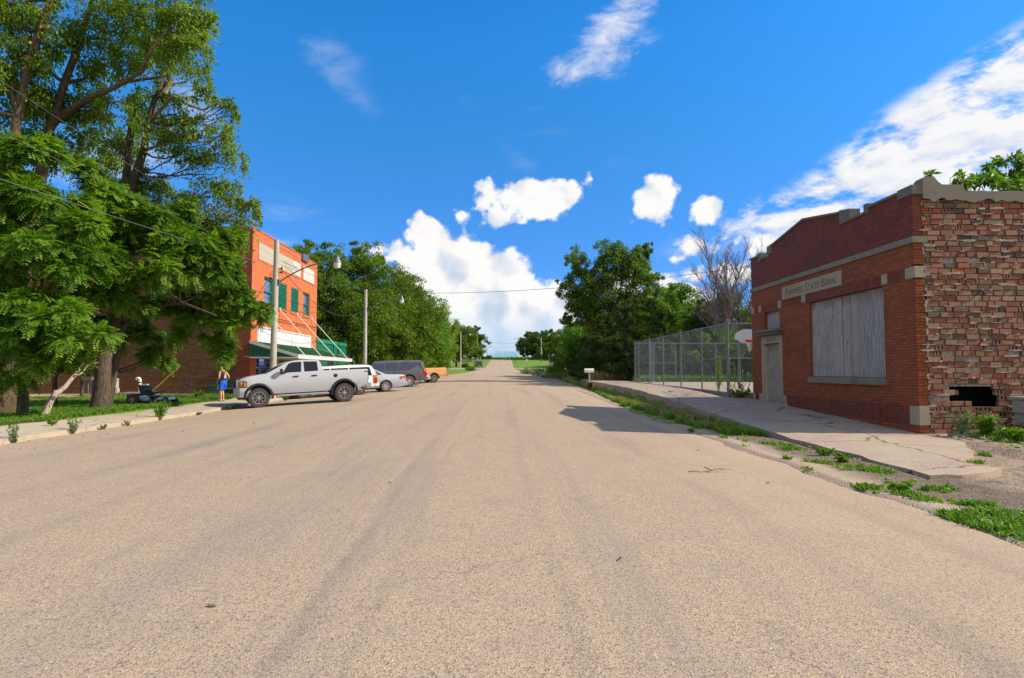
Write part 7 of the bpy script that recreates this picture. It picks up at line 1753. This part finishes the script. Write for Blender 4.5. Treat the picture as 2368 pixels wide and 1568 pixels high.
def wagon(name, label, cat, xf, yf, xr_, yr_, wb, L, H, paint, hw=.93, r=.36, glass='glassdark', rimmat='rim', style='hub', ns=6, long=True, rack=False, hitch=False, hood=.98, spare=False, rearo=1.0, low=.42):
    t = place(name, label, cat, xf, yf, xr_, yr_, wb); fa, ra = wb / 2, -wb / 2; f0 = fa + .85; re = -(L - f0)
    bl = H * .60
    wz_ = lerpw([.3, .55, .8, bl, H * .97, H + .1], [hw * .92, hw * .985, hw, hw * .95, hw * .76, hw * .7])
    def wf(x, z):
        w = wz_(z)
        if x > fa: w *= 1 - .2 * ((x - fa) / (f0 - fa)) ** 2
        if x < re + .5: w *= 1 - .06 * ((re + .5 - x) / .5) ** 2
        return w
    cow = fa - .28; wt = fa - 1.05
    up = [(re + .05, .52), (re - .0, .75), (re + .02, bl), (re + .16, H * .86), (re + .30, H * .955), (re + .55, H * .985), ((re + wt) / 2, H), (wt + .15, H * .985), (wt - .0 + .10, H * .97), (cow - .35, H * .76), (cow, bl + .05), (cow + .12, bl + .0), (fa + .45, hood * bl - .03), (f0 - .12, hood * bl - .14), (f0, bl - .34), (f0 + .02, .55), (f0 - .1, low)]
    bot = arches(None, [(fa, r + .02)], r + .09, low) + arches(None, [(ra, r + .02)], r + .09, low)
    body(up + bot + [(re + .15, low)], wf, M[paint], t, xcuts=[re + .3, re + .6, -.5, .4, fa + .2, fa + .5], zcuts=[.55, .8, bl, H * .8], bevel=.035)
    g = M[glass]; a, b = bl + .03, H * .91
    xs_ = [re + .22, re + 1.10, -.15, cow - .30] if not long else [re + .25, -.98, -.02, cow - .22]
    panel([(xs_[3], a + .01), (xs_[2] + .06, a), (xs_[2] + .06, b), (wt + .08, b)], wf, g, t, 'side_window'); panel([(xs_[2], a), (xs_[1] + .06, a), (xs_[1] + .06, b), (xs_[2], b)], wf, g, t, 'side_window'); panel([(xs_[1], a), (xs_[0], a), (xs_[0] + .12, b), (xs_[1], b)], wf, g, t, 'side_window')
    cross((cow - .02, bl + .09), (wt + .16, H * .945), wf, g, t, 'windshield', f0=.9, f1=.9); cross((re + .035, bl + .06), (re + .20, H * .88), wf, g, t, 'rear_window', f0=.86, f1=.86, off=-.008)
    for x in (xs_[2] + .03, xs_[1] + .03, cow - .1): panel([(x, low + .08), (x + .012, low + .08), (x + .012, bl), (x, bl)], wf, M['black'], t, 'door_seam', off=.002)
    for x in (xs_[2] + .25, xs_[1] + .25):
        for s in (1, -1): box_part(t, 'door_handle', 'black', (x, x + .16, min(s * hw * .96, s * hw * .995), max(s * hw * .96, s * hw * .995), bl - .10, bl - .06), b=.008)
    for s in (1, -1):
        box_part(t, 'mirror', 'black', (cow - .42, cow - .30, min(s * hw * .95, s * (hw + .16)), max(s * hw * .95, s * (hw + .16)), bl + .04, bl + .2), b=.03)
        box_part(t, 'tail_lamp', 'red_lamp', (re - .012, re + .22, min(s * hw * .84, s * hw * .985), max(s * hw * .84, s * hw * .985), bl - .38, bl - .10), b=.015)
        box_part(t, 'turn_lamp', 'amber', (re - .01, re + .20, min(s * hw * .84, s * hw * .98), max(s * hw * .84, s * hw * .98), bl - .095, bl + .06), b=.015)
        box_part(t, 'headlight', 'head_lamp', (f0 - .14, f0 + .02, min(s * hw * .5, s * hw * .80), max(s * hw * .5, s * hw * .80), bl - .38, bl - .2), b=.02)
    box_part(t, 'rear_bumper', paint if spare else 'conc_dk', (re - .12, re + .10, -hw * .93, hw * .93, low + .0, low + .22), b=.03); box_part(t, 'front_bumper', paint, (f0 - .1, f0 + .10, -hw * .9, hw * .9, low, low + .2), b=.03)
    box_part(t, 'number_plate', 'offwhite', (re - .13, re - .121, -.18, .18, low + .06, low + .18))
    box_part(t, 'underbody', 'dark_in', (ra - .45, fa + .4, -hw * .72, hw * .72, low - .1, low + .35))
    if rack:
        for s in (1, -1): mb = MB(); mb.tube([(re + .4, s * hw * .70, H * .985), (re + .55, s * hw * .70, H + .06), (wt - .3, s * hw * .70, H + .06), (wt - .1, s * hw * .70, H * .99)], .02, 6); mb.build('roof_rail', M['black'], t, world=False)
    if hitch: mb = MB(); mb.tube([(re, .1, low), (re - .3, .1, low), (re - .3, .1, low + .14)], .03, 8); mb.lathe([(0, .05), (.035, .03), (.035, -.02), (0, -.04)], (re - .3, .1, low + .16), n=10); mb.build('tow_hitch', M['chrome'], t, world=False)
    for x in (fa, ra):
        for s in (1, -1): wheel(t, x, s * (hw - .13), r, .23, s, rimmat=rimmat, rr=.62, style=style, ns=ns)
    return t
wagon('suv', 'white sport utility car with dark rear glass half behind the pickup', 'suv', -10.55, 32.8, -7.98, 34.0, 2.85, 4.7, 1.63, 'paint_white', hw=.92, r=.37, rack=True, hitch=True, spare=True, ns=5)
wagon('suv', 'long dusty dark grey utility wagon with streaked windows', 'suv', -10.0, 42.9, -6.75, 44.5, 3.35, 5.5, 1.92, 'paint_dark', hw=1.0, r=.40, glass='glassdusty', rimmat='beige', hitch=False, ns=6)
def sedan(name, label, xf, yf, xr_, yr_, paint, wb=2.78, L=5.0, H=1.42, glass='glasscar', group='parked vehicles'):
    t = place(name, label, 'car', xf, yf, xr_, yr_, wb, group); fa, ra = wb / 2, -wb / 2; f0 = fa + .98; re = -(L - f0); hw = .91; bl = .93; r = .325; low = .26
    wz_ = lerpw([.2, .45, .7, bl, 1.38, 1.5], [hw * .9, hw * .985, hw, hw * .955, hw * .70, hw * .66])
    def wf(x, z):
        w = wz_(z)
        if x > fa: w *= 1 - .22 * ((x - fa) / .98) ** 2
        if x < ra: w *= 1 - .14 * ((ra - x) / (ra - re)) ** 2
        return w
    up = [(re + .10, .30), (re - .02, .45), (re, .68), (re + .03, .88), (re + .12, .955), (re + .5, .99), (ra - .25, 1.0), (ra - .02, 1.03), (ra + .35, 1.22), (ra + .62, 1.35), (ra + .9, 1.40), (.05, 1.42), (.35, 1.38), (.62, 1.27), (fa - .42, 1.0), (fa - .30, .95), (fa + .3, .88), (fa + .75, .78), (f0 - .03, .66), (f0 + .02, .5), (f0 - .05, .27)]
    bot = arches(None, [(fa, r + .01)], r + .06, low) + arches(None, [(ra, r + .01)], r + .06, low)
    body(up + bot + [(re + .3, low)], wf, M[paint], t, xcuts=[re + .2, re + .5, ra, -.6, .2, fa, fa + .4], zcuts=[.45, .7, .93, 1.15], bevel=.035)
    g = M[glass]; a = .965
    panel([(fa - .62, a + .02), (.02, a), (.02, 1.35), (.30, 1.34), (.55, 1.24)], wf, g, t, 'side_window'); panel([(-.05, a), (-.85, a + .02), (-.78, 1.30), (-.40, 1.36), (-.05, 1.355)], wf, g, t, 'side_window'); panel([(-.90, a + .03), (-1.18, a + .05), (-.84, 1.27)], wf, g, t, 'quarter_window')
    cross((fa - .44, 1.03), (.42, 1.36), wf, g, t, 'windshield', f0=.92, f1=.92); cross((ra - .0, 1.06), (ra + .62, 1.355), wf, g, t, 'rear_window', f0=.9, f1=.9)
    for x in (-.02, -.95, fa - .42): panel([(x, .34), (x + .01, .34), (x + .01, .93), (x, .93)], wf, M['black'], t, 'door_seam', off=.002)
    for x in (.1, -.85):
        for s in (1, -1): box_part(t, 'door_handle', paint, (x, x + .16, min(s * hw * .965, s * hw * 1.0), max(s * hw * .965, s * hw * 1.0), .82, .85), b=.008)
    for s in (1, -1):
        panel([(re + .02, .66), (re + .42, .72), (re + .40, .86), (re + .05, .88)], wf, M['red_lamp'], t, 'tail_lamp', off=.006, sides=(s,))
        box_part(t, 'tail_lamp', 'red_lamp', (re - .015, re + .05, min(s * .40, s * .72), max(s * .40, s * .72), .66, .86), b=.01)
        box_part(t, 'mirror', paint, (fa - .68, fa - .56, min(s * .86, s * 1.02), max(s * .86, s * 1.02), .96, 1.07), b=.025)
    box_part(t, 'rear_bumper', paint, (re - .07, re + .12, -hw * .86, hw * .86, .32, .56), b=.04); box_part(t, 'underbody', 'dark_in', (ra - .4, fa + .4, -.65, .65, .18, .5)); box_part(t, 'number_plate', 'offwhite', (re - .03, re - .022, -.16, .16, .62, .74))
    for x in (fa, ra):
        for s in (1, -1): wheel(t, x, s * (hw - .10), r, .20, s, rimmat='rim', rr=.66, style='hub', ns=9)
    return t
sedan('sedan', 'silver sedan parked nose in with a red tail lamp toward us', -9.6, 35.75, -7.04, 36.9, 'paint_sedan')
sedan('sedan', 'grey car whose windscreen shows behind the motorcycle', -9.4, 48.9, -7.3, 50.7, 'paint_sedan', glass='glassdark')
def orange():
    wb = 3.0; t = place('pickup_truck', 'orange tan single cab pickup with its bed toward the road', 'pickup truck', -8.75, 51.7, -6.03, 53.0, wb); fa, ra = wb / 2, -wb / 2; r = .36; hw = .98; re = ra - 1.12; f0 = fa + .9
    wf = lambda x, z: float(np.interp(z, [.4, .7, 1.1, 1.7], [.93, .98, .96, .78])) * (1 - (.15 * ((x - fa) / .9) ** 2 if x > fa else 0))
    up = [(re + .02, .62), (re, .95), (re + .02, 1.24), (re + .08, 1.26), (-.35, 1.26), (-.33, 1.32), (-.25, 1.66), (-.1, 1.74), (.55, 1.74), (.75, 1.68), (1.15, 1.24), (1.25, 1.20), (fa + .6, 1.12), (f0, 1.05), (f0 + .02, .7), (f0 - .1, .5)]
    bot = arches(None, [(fa, r + .02)], r + .11, .48) + arches(None, [(ra, r + .02)], r + .11, .48)
    body(up + bot + [(re + .1, .52)], wf, M['paint_orange'], t, xcuts=[ra, -.4, .5, fa], zcuts=[.7, 1.1, 1.4], bevel=.03)
    panel([(-.2, 1.30), (.95, 1.28), (.62, 1.64), (-.12, 1.65)], wf, M['glasscar'], t, 'side_window'); cross((1.12, 1.30), (.80, 1.64), wf, M['glasscar'], t, 'windshield', f0=.92, f1=.92)
    panel([(-.33, .55), (-.32, .55), (-.32, 1.24), (-.33, 1.24)], wf, M['black'], t, 'door_seam', off=.002); panel([(re + .1, .78), (ra - .5, .78), (ra - .5, .82), (re + .1, .82)], wf, M['offwhite'], t, 'side_trim', off=.006)
    box_part(t, 'rear_bumper', 'chrome', (re - .12, re - .01, -.9, .9, .50, .66), b=.02); box_part(t, 'bed_floor', 'dark_in', (re + .1, -.4, -.85, .85, 1.262, 1.268)); box_part(t, 'underbody', 'dark_in', (ra - .6, fa + .4, -.7, .7, .35, .62))
    for s in (1, -1): box_part(t, 'tail_lamp', 'red_lamp', (re - .012, re + .1, min(s * .84, s * .965), max(s * .84, s * .965), .84, 1.06), b=.01)
    for x in (fa, ra):
        for s in (1, -1): wheel(t, x, s * .86, r, .25, s, rimmat='rim', rr=.62, style='spoke', ns=8)
orange()
def motorcycle():
    xf, yf, xr_, yr_ = -8.0, 46.9, -6.55, 47.8; wb = 1.7; t = place('motorcycle', 'dark blue touring motorcycle between the dark wagon and the orange pickup', 'motorcycle', xf, yf, xr_, yr_, wb)
    fa, ra = wb / 2, -wb / 2
    for x in (fa, ra): wheel(t, x, 0, .33, .14, 1, rimmat='chrome', rr=.72, style='hub', ns=10)
    mb = MB(); mb.tube([(fa, .08, .33), (fa - .25, .08, .75), (fa - .35, .08, 1.02)], .03, 8); mb.tube([(fa, -.08, .33), (fa - .25, -.08, .75), (fa - .35, -.08, 1.02)], .03, 8); mb.tube([(fa - .55, .38, 1.08), (fa - .38, .2, 1.05), (fa - .36, -.2, 1.05), (fa - .55, -.38, 1.08)], .018, 6); mb.build('fork', M['chrome'], t, world=False, smooth=50)
    bm = bmesh.new(); bmesh.ops.create_uvsphere(bm, u_segments=16, v_segments=10, radius=1); mb = MB(); mb.bm(bm, Matrix.Translation((.15, 0, .84)) @ Matrix.Diagonal((.33, .17, .15, 1))); mb.build('fuel_tank', M['paint_navy'], t, world=False, smooth=80)
    box_part(t, 'seat', 'black', (-.62, -.12, -.15, .15, .68, .78), b=.04); box_part(t, 'engine', 'chrome', (-.25, .32, -.18, .18, .28, .62), b=.05)
    for s in (1, -1): box_part(t, 'saddlebag', 'paint_navy', (-1.05, -.45, min(s * .14, s * .36), max(s * .14, s * .36), .38, .68), b=.06)
    mb = MB(); mb.tube([(.2, .2, .35), (-.3, .26, .28), (-1.0, .28, .30)], .045, 8); mb.build('exhaust', M['chrome'], t, world=False, smooth=50)
    n = 12; vs = []
    mb = MB()
    for i in range(n + 1):
        a = R(20) + R(150) * i / n; vs += [(ra + .38 * math.cos(a), -.09, .33 + .38 * math.sin(a)), (ra + .38 * math.cos(a), .09, .33 + .38 * math.sin(a)), (ra + .36 * math.cos(a), .09, .33 + .36 * math.sin(a)), (ra + .36 * math.cos(a), -.09, .33 + .36 * math.sin(a))]
    mb.add(vs, [(4 * i + k, 4 * i + (k + 1) % 4, 4 * i + 4 + (k + 1) % 4, 4 * i + 4 + k) for i in range(n) for k in range(4)]); mb.build('fender', M['paint_navy'], t, world=False, smooth=40)
    box_part(t, 'windscreen', 'glasscar', (fa - .42, fa - .40, -.22, .22, 1.05, 1.38)); box_part(t, 'tail_lamp', 'red_lamp', (ra - .42, ra - .38, -.06, .06, .6, .68))
motorcycle()
def far_suv():
    Y = 164; c = W(1107, 845, Y); t = wagon('suv', 'dark teal truck seen from behind on the far left roadside', 'suv', c.x, Y + 2.8, c.x, Y, 2.8, 4.6, 1.72, 'paint_teal', hw=.9, r=.34)
far_suv()
def old_truck():
    c = W(1131, 830, 228); z0 = ground_z(c.x, 228); t = thing('rusty_truck', 'rusty old flat fronted truck parked at the crest of the road', 'truck', (c.x, 228, z0))
    box_part(t, 'cab', 'rust', (-.85, .85, .0, 1.8, .55, 1.55), b=.08); box_part(t, 'hood', 'rust', (-.6, .6, -1.1, .0, .5, 1.15), b=.06); box_part(t, 'windshield', 'glassdark', (-.7, .7, -.012, .02, 1.15, 1.5)); box_part(t, 'grille', 'black', (-.45, .45, -1.12, -1.09, .6, 1.05)); box_part(t, 'bed', 'house_brick', (-1.6, -.9, .2, 1.6, .3, 1.2), b=.03)
    for s in (-1, 1):
        for y in (-.7, 1.3): mb = MB(); mb.lathe([(.15, -.1), (.36, -.1), (.38, 0), (.36, .1), (.15, .1)], (s * .75, y, .37), axis='x', n=16); mb.build('wheel', M['rubber'], t, world=False)
old_truck()

# riding mower, nose to the right
def mower():
    p = W(320.5, 936.5, 25.0); z0 = ground_z(p.x, 25.0, False); z0 = min(z0, p.z + .03); t = thing('riding_mower', 'pale blue riding mower with black seat on the grass', 'riding mower', (p.x, 25.0, z0), rz=R(-4))
    def lp(px, py): q = W(px, py, 25.0); return (q.x - p.x, q.z - p.z)
    sc = .0737; Z = lambda a, b: lp(288.95 + a * sc, 832.2 + b * sc)
    poly = [Z(*q) for q in ((350, 1165), (400, 1130), (560, 1120), (760, 1105), (800, 1110), (860, 1170), (930, 1240), (1050, 1245), (1130, 1200), (1230, 1165), (1330, 1160), (1480, 1155), (1535, 1165), (1530, 1240), (1400, 1250), (1260, 1265), (1180, 1240), (1080, 1275), (800, 1280), (620, 1275), (580, 1230), (520, 1185), (430, 1175))]
    w = lambda x, z: .26 if x < .75 else .26 - .08 * (x - .75)
    body(poly, w, M['lightblue'], t, name='body', bevel=.012, xcuts=[.3, .8, 1.1], zcuts=[])
    poly = [Z(*q) for q in ((1340, 1162), (1480, 1158), (1500, 1235), (1390, 1240))]; panel(poly, w, M['black'], t, 'hood_grille', off=.004)
    poly = [Z(*q) for q in ((540, 1190), (570, 1140), (600, 1140), (565, 1200), (640, 1250), (820, 1170), (850, 1175), (640, 1265))]; panel(poly, w, M['paint_navy'], t, 'side_stripe', off=.004)
    poly = [Z(*q) for q in ((730, 1150), (800, 1120), (920, 1240), (820, 1260))]; panel(poly, w, M['siding'], t, 'side_decal', off=.003)
    a0 = Z(600, 1290); a1 = Z(1480, 1360); box_part(t, 'deck', 'black', (a0[0], a1[0] - .3, -.32, .32, .10, .19), b=.02); box_part(t, 'frame', 'dark_in', (-.15, 1.35, -.2, .2, .18, .34), b=.01)
    # fender and rear pan
    a = Z(245, 1090); b = Z(600, 1160); box_part(t, 'rear_fender', 'black', (a[0], b[0] - .05, -.40, .40, b[1] - .02, a[1] + .02), b=.02); a = Z(165, 1275); box_part(t, 'tow_plate', 'black', (a[0], -.05, -.12, .12, .22, .26))
    box_part(t, 'floor_pan', 'black', (.55, .95, -.3, .3, Z(900, 1245)[1] - .0, Z(900, 1245)[1] + .02), b=.005)
    for (x, r, s) in ((0, .23, 1), (0, .23, -1), (1.27, .14, 1), (1.27, .14, -1)):
        wh = wheel(t, x, s * .36, r, .18 if x == 0 else .12, s, rimmat='beige', rr=.5, style='hub', ns=4)
    # seat
    sp = [Z(*q) for q in ((530, 820), (570, 800), (660, 800), (730, 870), (760, 960), (740, 1000), (820, 1000), (960, 985), (985, 1010), (960, 1050), (850, 1070), (620, 1060), (580, 1020))]
    mb = MB(); mb.prism([(x, z) for x, z in sp], -.22, .22, 'y'); mb.build('seat', M['black'], t, world=False)
    q = Z(780, 1075); box_part(t, 'seat_base', 'black', (.25, .55, -.12, .12, .40, q[1] + .02))
    mb = MB(); a, b, c = Z(1040, 1170), Z(1110, 1120), Z(1160, 1050); mb.tube([(a[0], 0, a[1]), (b[0], 0, b[1]), (c[0], 0, c[1]), (Z(1175, 960)[0], 0, Z(1175, 960)[1])], .012, 6); mb.build('steering_column', M['black'], t, world=False)
    q = Z(985, 1030); n = 20; mb = MB(); mb.tube([(q[0] + .16 * math.cos(6.2832 * i / n) * .8, .16 * math.sin(6.2832 * i / n), q[1] + .07 * math.cos(6.2832 * i / n)) for i in range(n + 1)], .014, 6); mb.build('steering_wheel', M['chrome'], t, world=False)
    a, b = Z(830, 990), Z(890, 900); mb = MB(); mb.tube([(a[0], .2, a[1]), (b[0], .2, b[1])], .01, 6); mb.build('lever', M['galv'], t, world=False)
    a = Z(960, 1140); box_part(t, 'engine', 'galv', (a[0] - .12, a[0] + .10, -.12, .12, a[1] - .06, a[1] + .05), b=.02)
mower()

# ------------------------------------------------------------------ people
def skin_mesh(verts, edges, radii, name, mat, root, root_i=0, sub=2):
    me = bpy.data.meshes.new(name); me.from_pydata(verts, edges, []); o = bpy.data.objects.new(name, me); COL.objects.link(o)
    m = o.modifiers.new('skin', 'SKIN'); m.use_smooth_shade = True
    lay = me.skin_vertices[0].data
    for i, r in enumerate(radii): lay[i].radius = (r, r) if not hasattr(r, '__len__') else r; lay[i].use_root = (i == root_i)
    s = o.modifiers.new('sub', 'SUBSURF'); s.levels = sub; s.render_levels = sub
    bpy.context.view_layer.update(); m2 = eval_mesh(o, name); bpy.data.objects.remove(o)
    m2.materials.clear(); m2.materials.append(mat); m2.shade_smooth()
    return link(bpy.data.objects.new(name, m2), root)
def loft(rings, n=20):
    "rings: (cx, cy, z, rx, ry)"
    mb = MB(); vs = []
    for (cx, cy, z, rx, ry) in rings:
        for k in range(n): a = 2 * math.pi * k / n; vs.append((cx + rx * math.cos(a), cy + ry * math.sin(a), z))
    fs = [(i * n + k, i * n + (k + 1) % n, (i + 1) * n + (k + 1) % n, (i + 1) * n + k) for i in range(len(rings) - 1) for k in range(n)]
    mb.add(vs, fs); return mb
def person(label, loc, rz, H=1.62, top='shirt_dark', shorts='shorts_blue', long=False, near=True):
    t = thing('person', label, 'person', loc, rz=rz); k = H / 1.62
    V = {}; names = []; rad = []
    def v(n, x, y, z, r): names.append((x * k, y * k, z * k)); rad.append(r * k if not hasattr(r, '__len__') else (r[0] * k, r[1] * k)); V[n] = len(names) - 1
    v('pelvis', 0, 0, .86, (.115, .10)); v('waist', .0, 0, .98, .105); v('chest', -.015, 0, 1.14, (.13, .105)); v('sh', .01, 0, 1.28, (.115, .09)); v('neck', .06, 0, 1.36, .050); v('nk2', .095, 0, 1.41, .050); v('head', .14, 0, 1.47, (.082, .090)); v('crown', .165, 0, 1.545, (.075, .082)); v('chin', .20, 0, 1.42, .036); v('nose', .236, 0, 1.46, .016)
    E = [('pelvis', 'waist'), ('waist', 'chest'), ('chest', 'sh'), ('sh', 'neck'), ('neck', 'nk2'), ('nk2', 'head'), ('head', 'crown'), ('head', 'chin'), ('head', 'nose')]
    for s, nm in ((1, 'l'), (-1, 'r')):
        v('s' + nm, .01, s * .165, 1.27, .055)
        if s == 1: v('e' + nm, -.06, s * .235, 1.03, .040); v('w' + nm, .13, s * .20, .84, .026); v('h' + nm, .165, s * .19, .775, .030)
        else: v('e' + nm, -.09, s * .25, 1.05, .040); v('w' + nm, .07, s * .17, .86, .026); v('h' + nm, .12, s * .14, .82, .030)
        E += [('sh', 's' + nm), ('s' + nm, 'e' + nm), ('e' + nm, 'w' + nm), ('w' + nm, 'h' + nm)]
        hx, hy, hz = names[V['h' + nm]]; hx /= k; hy /= k; hz /= k
        if near:
            for q, (dx, dy, dl) in enumerate(((.020, .022, .060), (.010, .010, .068), (.000, -.004, .064), (-.010, -.018, .052))):
                a_, b_ = 'f%s%da' % (nm, q), 'f%s%db' % (nm, q); v(a_, hx + dx + .012, hy + dy * .6 * s, hz - .035, .0095); v(b_, hx + dx + .018, hy + dy * .8 * s, hz - .035 - dl * .7, .0075); E += [('h' + nm, a_), (a_, b_)]
            v('t' + nm, hx + .045, hy - .01 * s, hz - .012, .010); v('u' + nm, hx + .062, hy - .012 * s, hz - .04, .008); E += [('h' + nm, 't' + nm), ('t' + nm, 'u' + nm)]
        ff = .10 if s == -1 else -.01
        v('hip' + nm, .0, s * .085, .80, .085); v('k' + nm, ff + .03, s * .095, .46, .055); v('c' + nm, ff - .005, s * .095, .32, .052); v('a' + nm, ff - .02, s * .10, .09, .034); v('b' + nm, ff + .04, s * .105, .04, .034); v('o' + nm, ff + .16, s * .12, .03, .028)
        E += [('pelvis', 'hip' + nm), ('hip' + nm, 'k' + nm), ('k' + nm, 'c' + nm), ('c' + nm, 'a' + nm), ('a' + nm, 'b' + nm), ('b' + nm, 'o' + nm)]
    b = skin_mesh(names, [(V[a], V[c]) for a, c in E], rad, 'body', M['skin'], t)
    # hair cap and ears
    mb = MB(); bm = bmesh.new(); bmesh.ops.create_uvsphere(bm, u_segments=18, v_segments=12, radius=1)
    bmesh.ops.delete(bm, geom=[q for q in bm.verts if q.co.z < -.25 or (q.co.x > .45 and q.co.z < .45)], context='VERTS'); mb.bm(bm, Matrix.Translation((.135 * k, 0, 1.50 * k)) @ Matrix.Rotation(R(25), 4, 'Y') @ Matrix.Diagonal((.110 * k, .096 * k, .112 * k, 1))); mb.build('hair', M['hair'], t, world=False, smooth=80)
    # shirt
    r = [(.005, 0, .84, .135, .185), (0, 0, .95, .125, .17), (-.005, 0, 1.05, .132, .175), (-.015, 0, 1.15, .145, .18), (-.005, 0, 1.23, .14, .165), (.015, 0, 1.29, .115, .14), (.04, 0, 1.335, .075, .085), (.05, 0, 1.35, .058, .062)]
    mb = loft([tuple(q * k for q in a) for a in r]); sh = mb.build('shirt', M[top], t, world=False, smooth=80)
    if near:
        mb = MB()
        for i, z in enumerate((1.22, 1.15, 1.09, 1.03)): mb.box(-.162 * k - .002, -.15 * k, (-.05) * k, (.04 + .01 * i) * k, (z - .02) * k, (z + .02) * k)
        mb.build('back_print', M['offwhite'], t, world=False)
    # shorts or trousers
    mb = loft([tuple(q * k for q in a) for a in ((.0, 0, .92, .125, .165), (0, 0, .86, .135, .185), (.0, 0, .78, .14, .195), (.01, 0, .70, .12, .19))])
    zb_, kk = (.50, .105) if not long else (.08, .065)
    for s in (1, -1):
        ff = .10 if s == -1 else -.01
        m2 = loft([tuple(q * k for q in a) for a in ((.0, s * .09, .80, .125, .10), (ff * .45 + .01, s * .095, .66, .118, .105), (ff * .8 + .025, s * .10, .54, .122, .108) if not long else (ff * .9 + .03, s * .1, .46, .085, .085), (ff + .03 if not long else ff - .01, s * .10, zb_, .125 if not long else kk, .11 if not long else kk))], 16); mb.add(m2.v, m2.f)
    mb.build('shorts' if not long else 'trousers', M[shorts], t, world=False, smooth=80)
    if near:
        mb = MB(); mb.add([tuple(q * k for q in p) for p in ((.03, .205, .74), (.085, .20, .66), (.10, .213, .52), (.02, .216, .505), (.0, .207, .66))], [(0, 1, 2, 3, 4)]); mb.build('side_stripe', M['lime'], t, world=False)
    for s in (1, -1):
        ff = .10 if s == -1 else -.01; mb = MB(); bm = bmesh.new(); bmesh.ops.create_uvsphere(bm, u_segments=14, v_segments=8, radius=1)
        for q in bm.verts: q.co.z = max(q.co.z, -.55)
        mb.bm(bm, Matrix.Translation(((ff + .06) * k, s * .11 * k, .035 * k)) @ Matrix.Diagonal((.145 * k, .052 * k, .062 * k, 1))); mb.build('shoe', M['offwhite'] if near else M['black'], t, world=False, smooth=80)
        if near: mb = MB(); mb.rbox((ff - .085) * k, (ff + .20) * k, (s * .11 - .05) * k, (s * .11 + .05) * k, 0, .016, .006); mb.build('sole', M['black'], t, world=False)
    return t
p = W(514, 926, 28.2); person('boy in dark tank top and bright blue shorts looking down on the walk', (p.x, 28.2, zr(-11.2, 28.2) + .13 + (-11.2 - p.x) * .035), R(152), H=1.66)
p = W(1096.3, 848, 164); person('distant person in red shirt beside the dark teal truck', (p.x, 164, ground_z(p.x, 164)), R(-20), H=1.7, top='shirt_red', shorts='jeans', long=True, near=False)
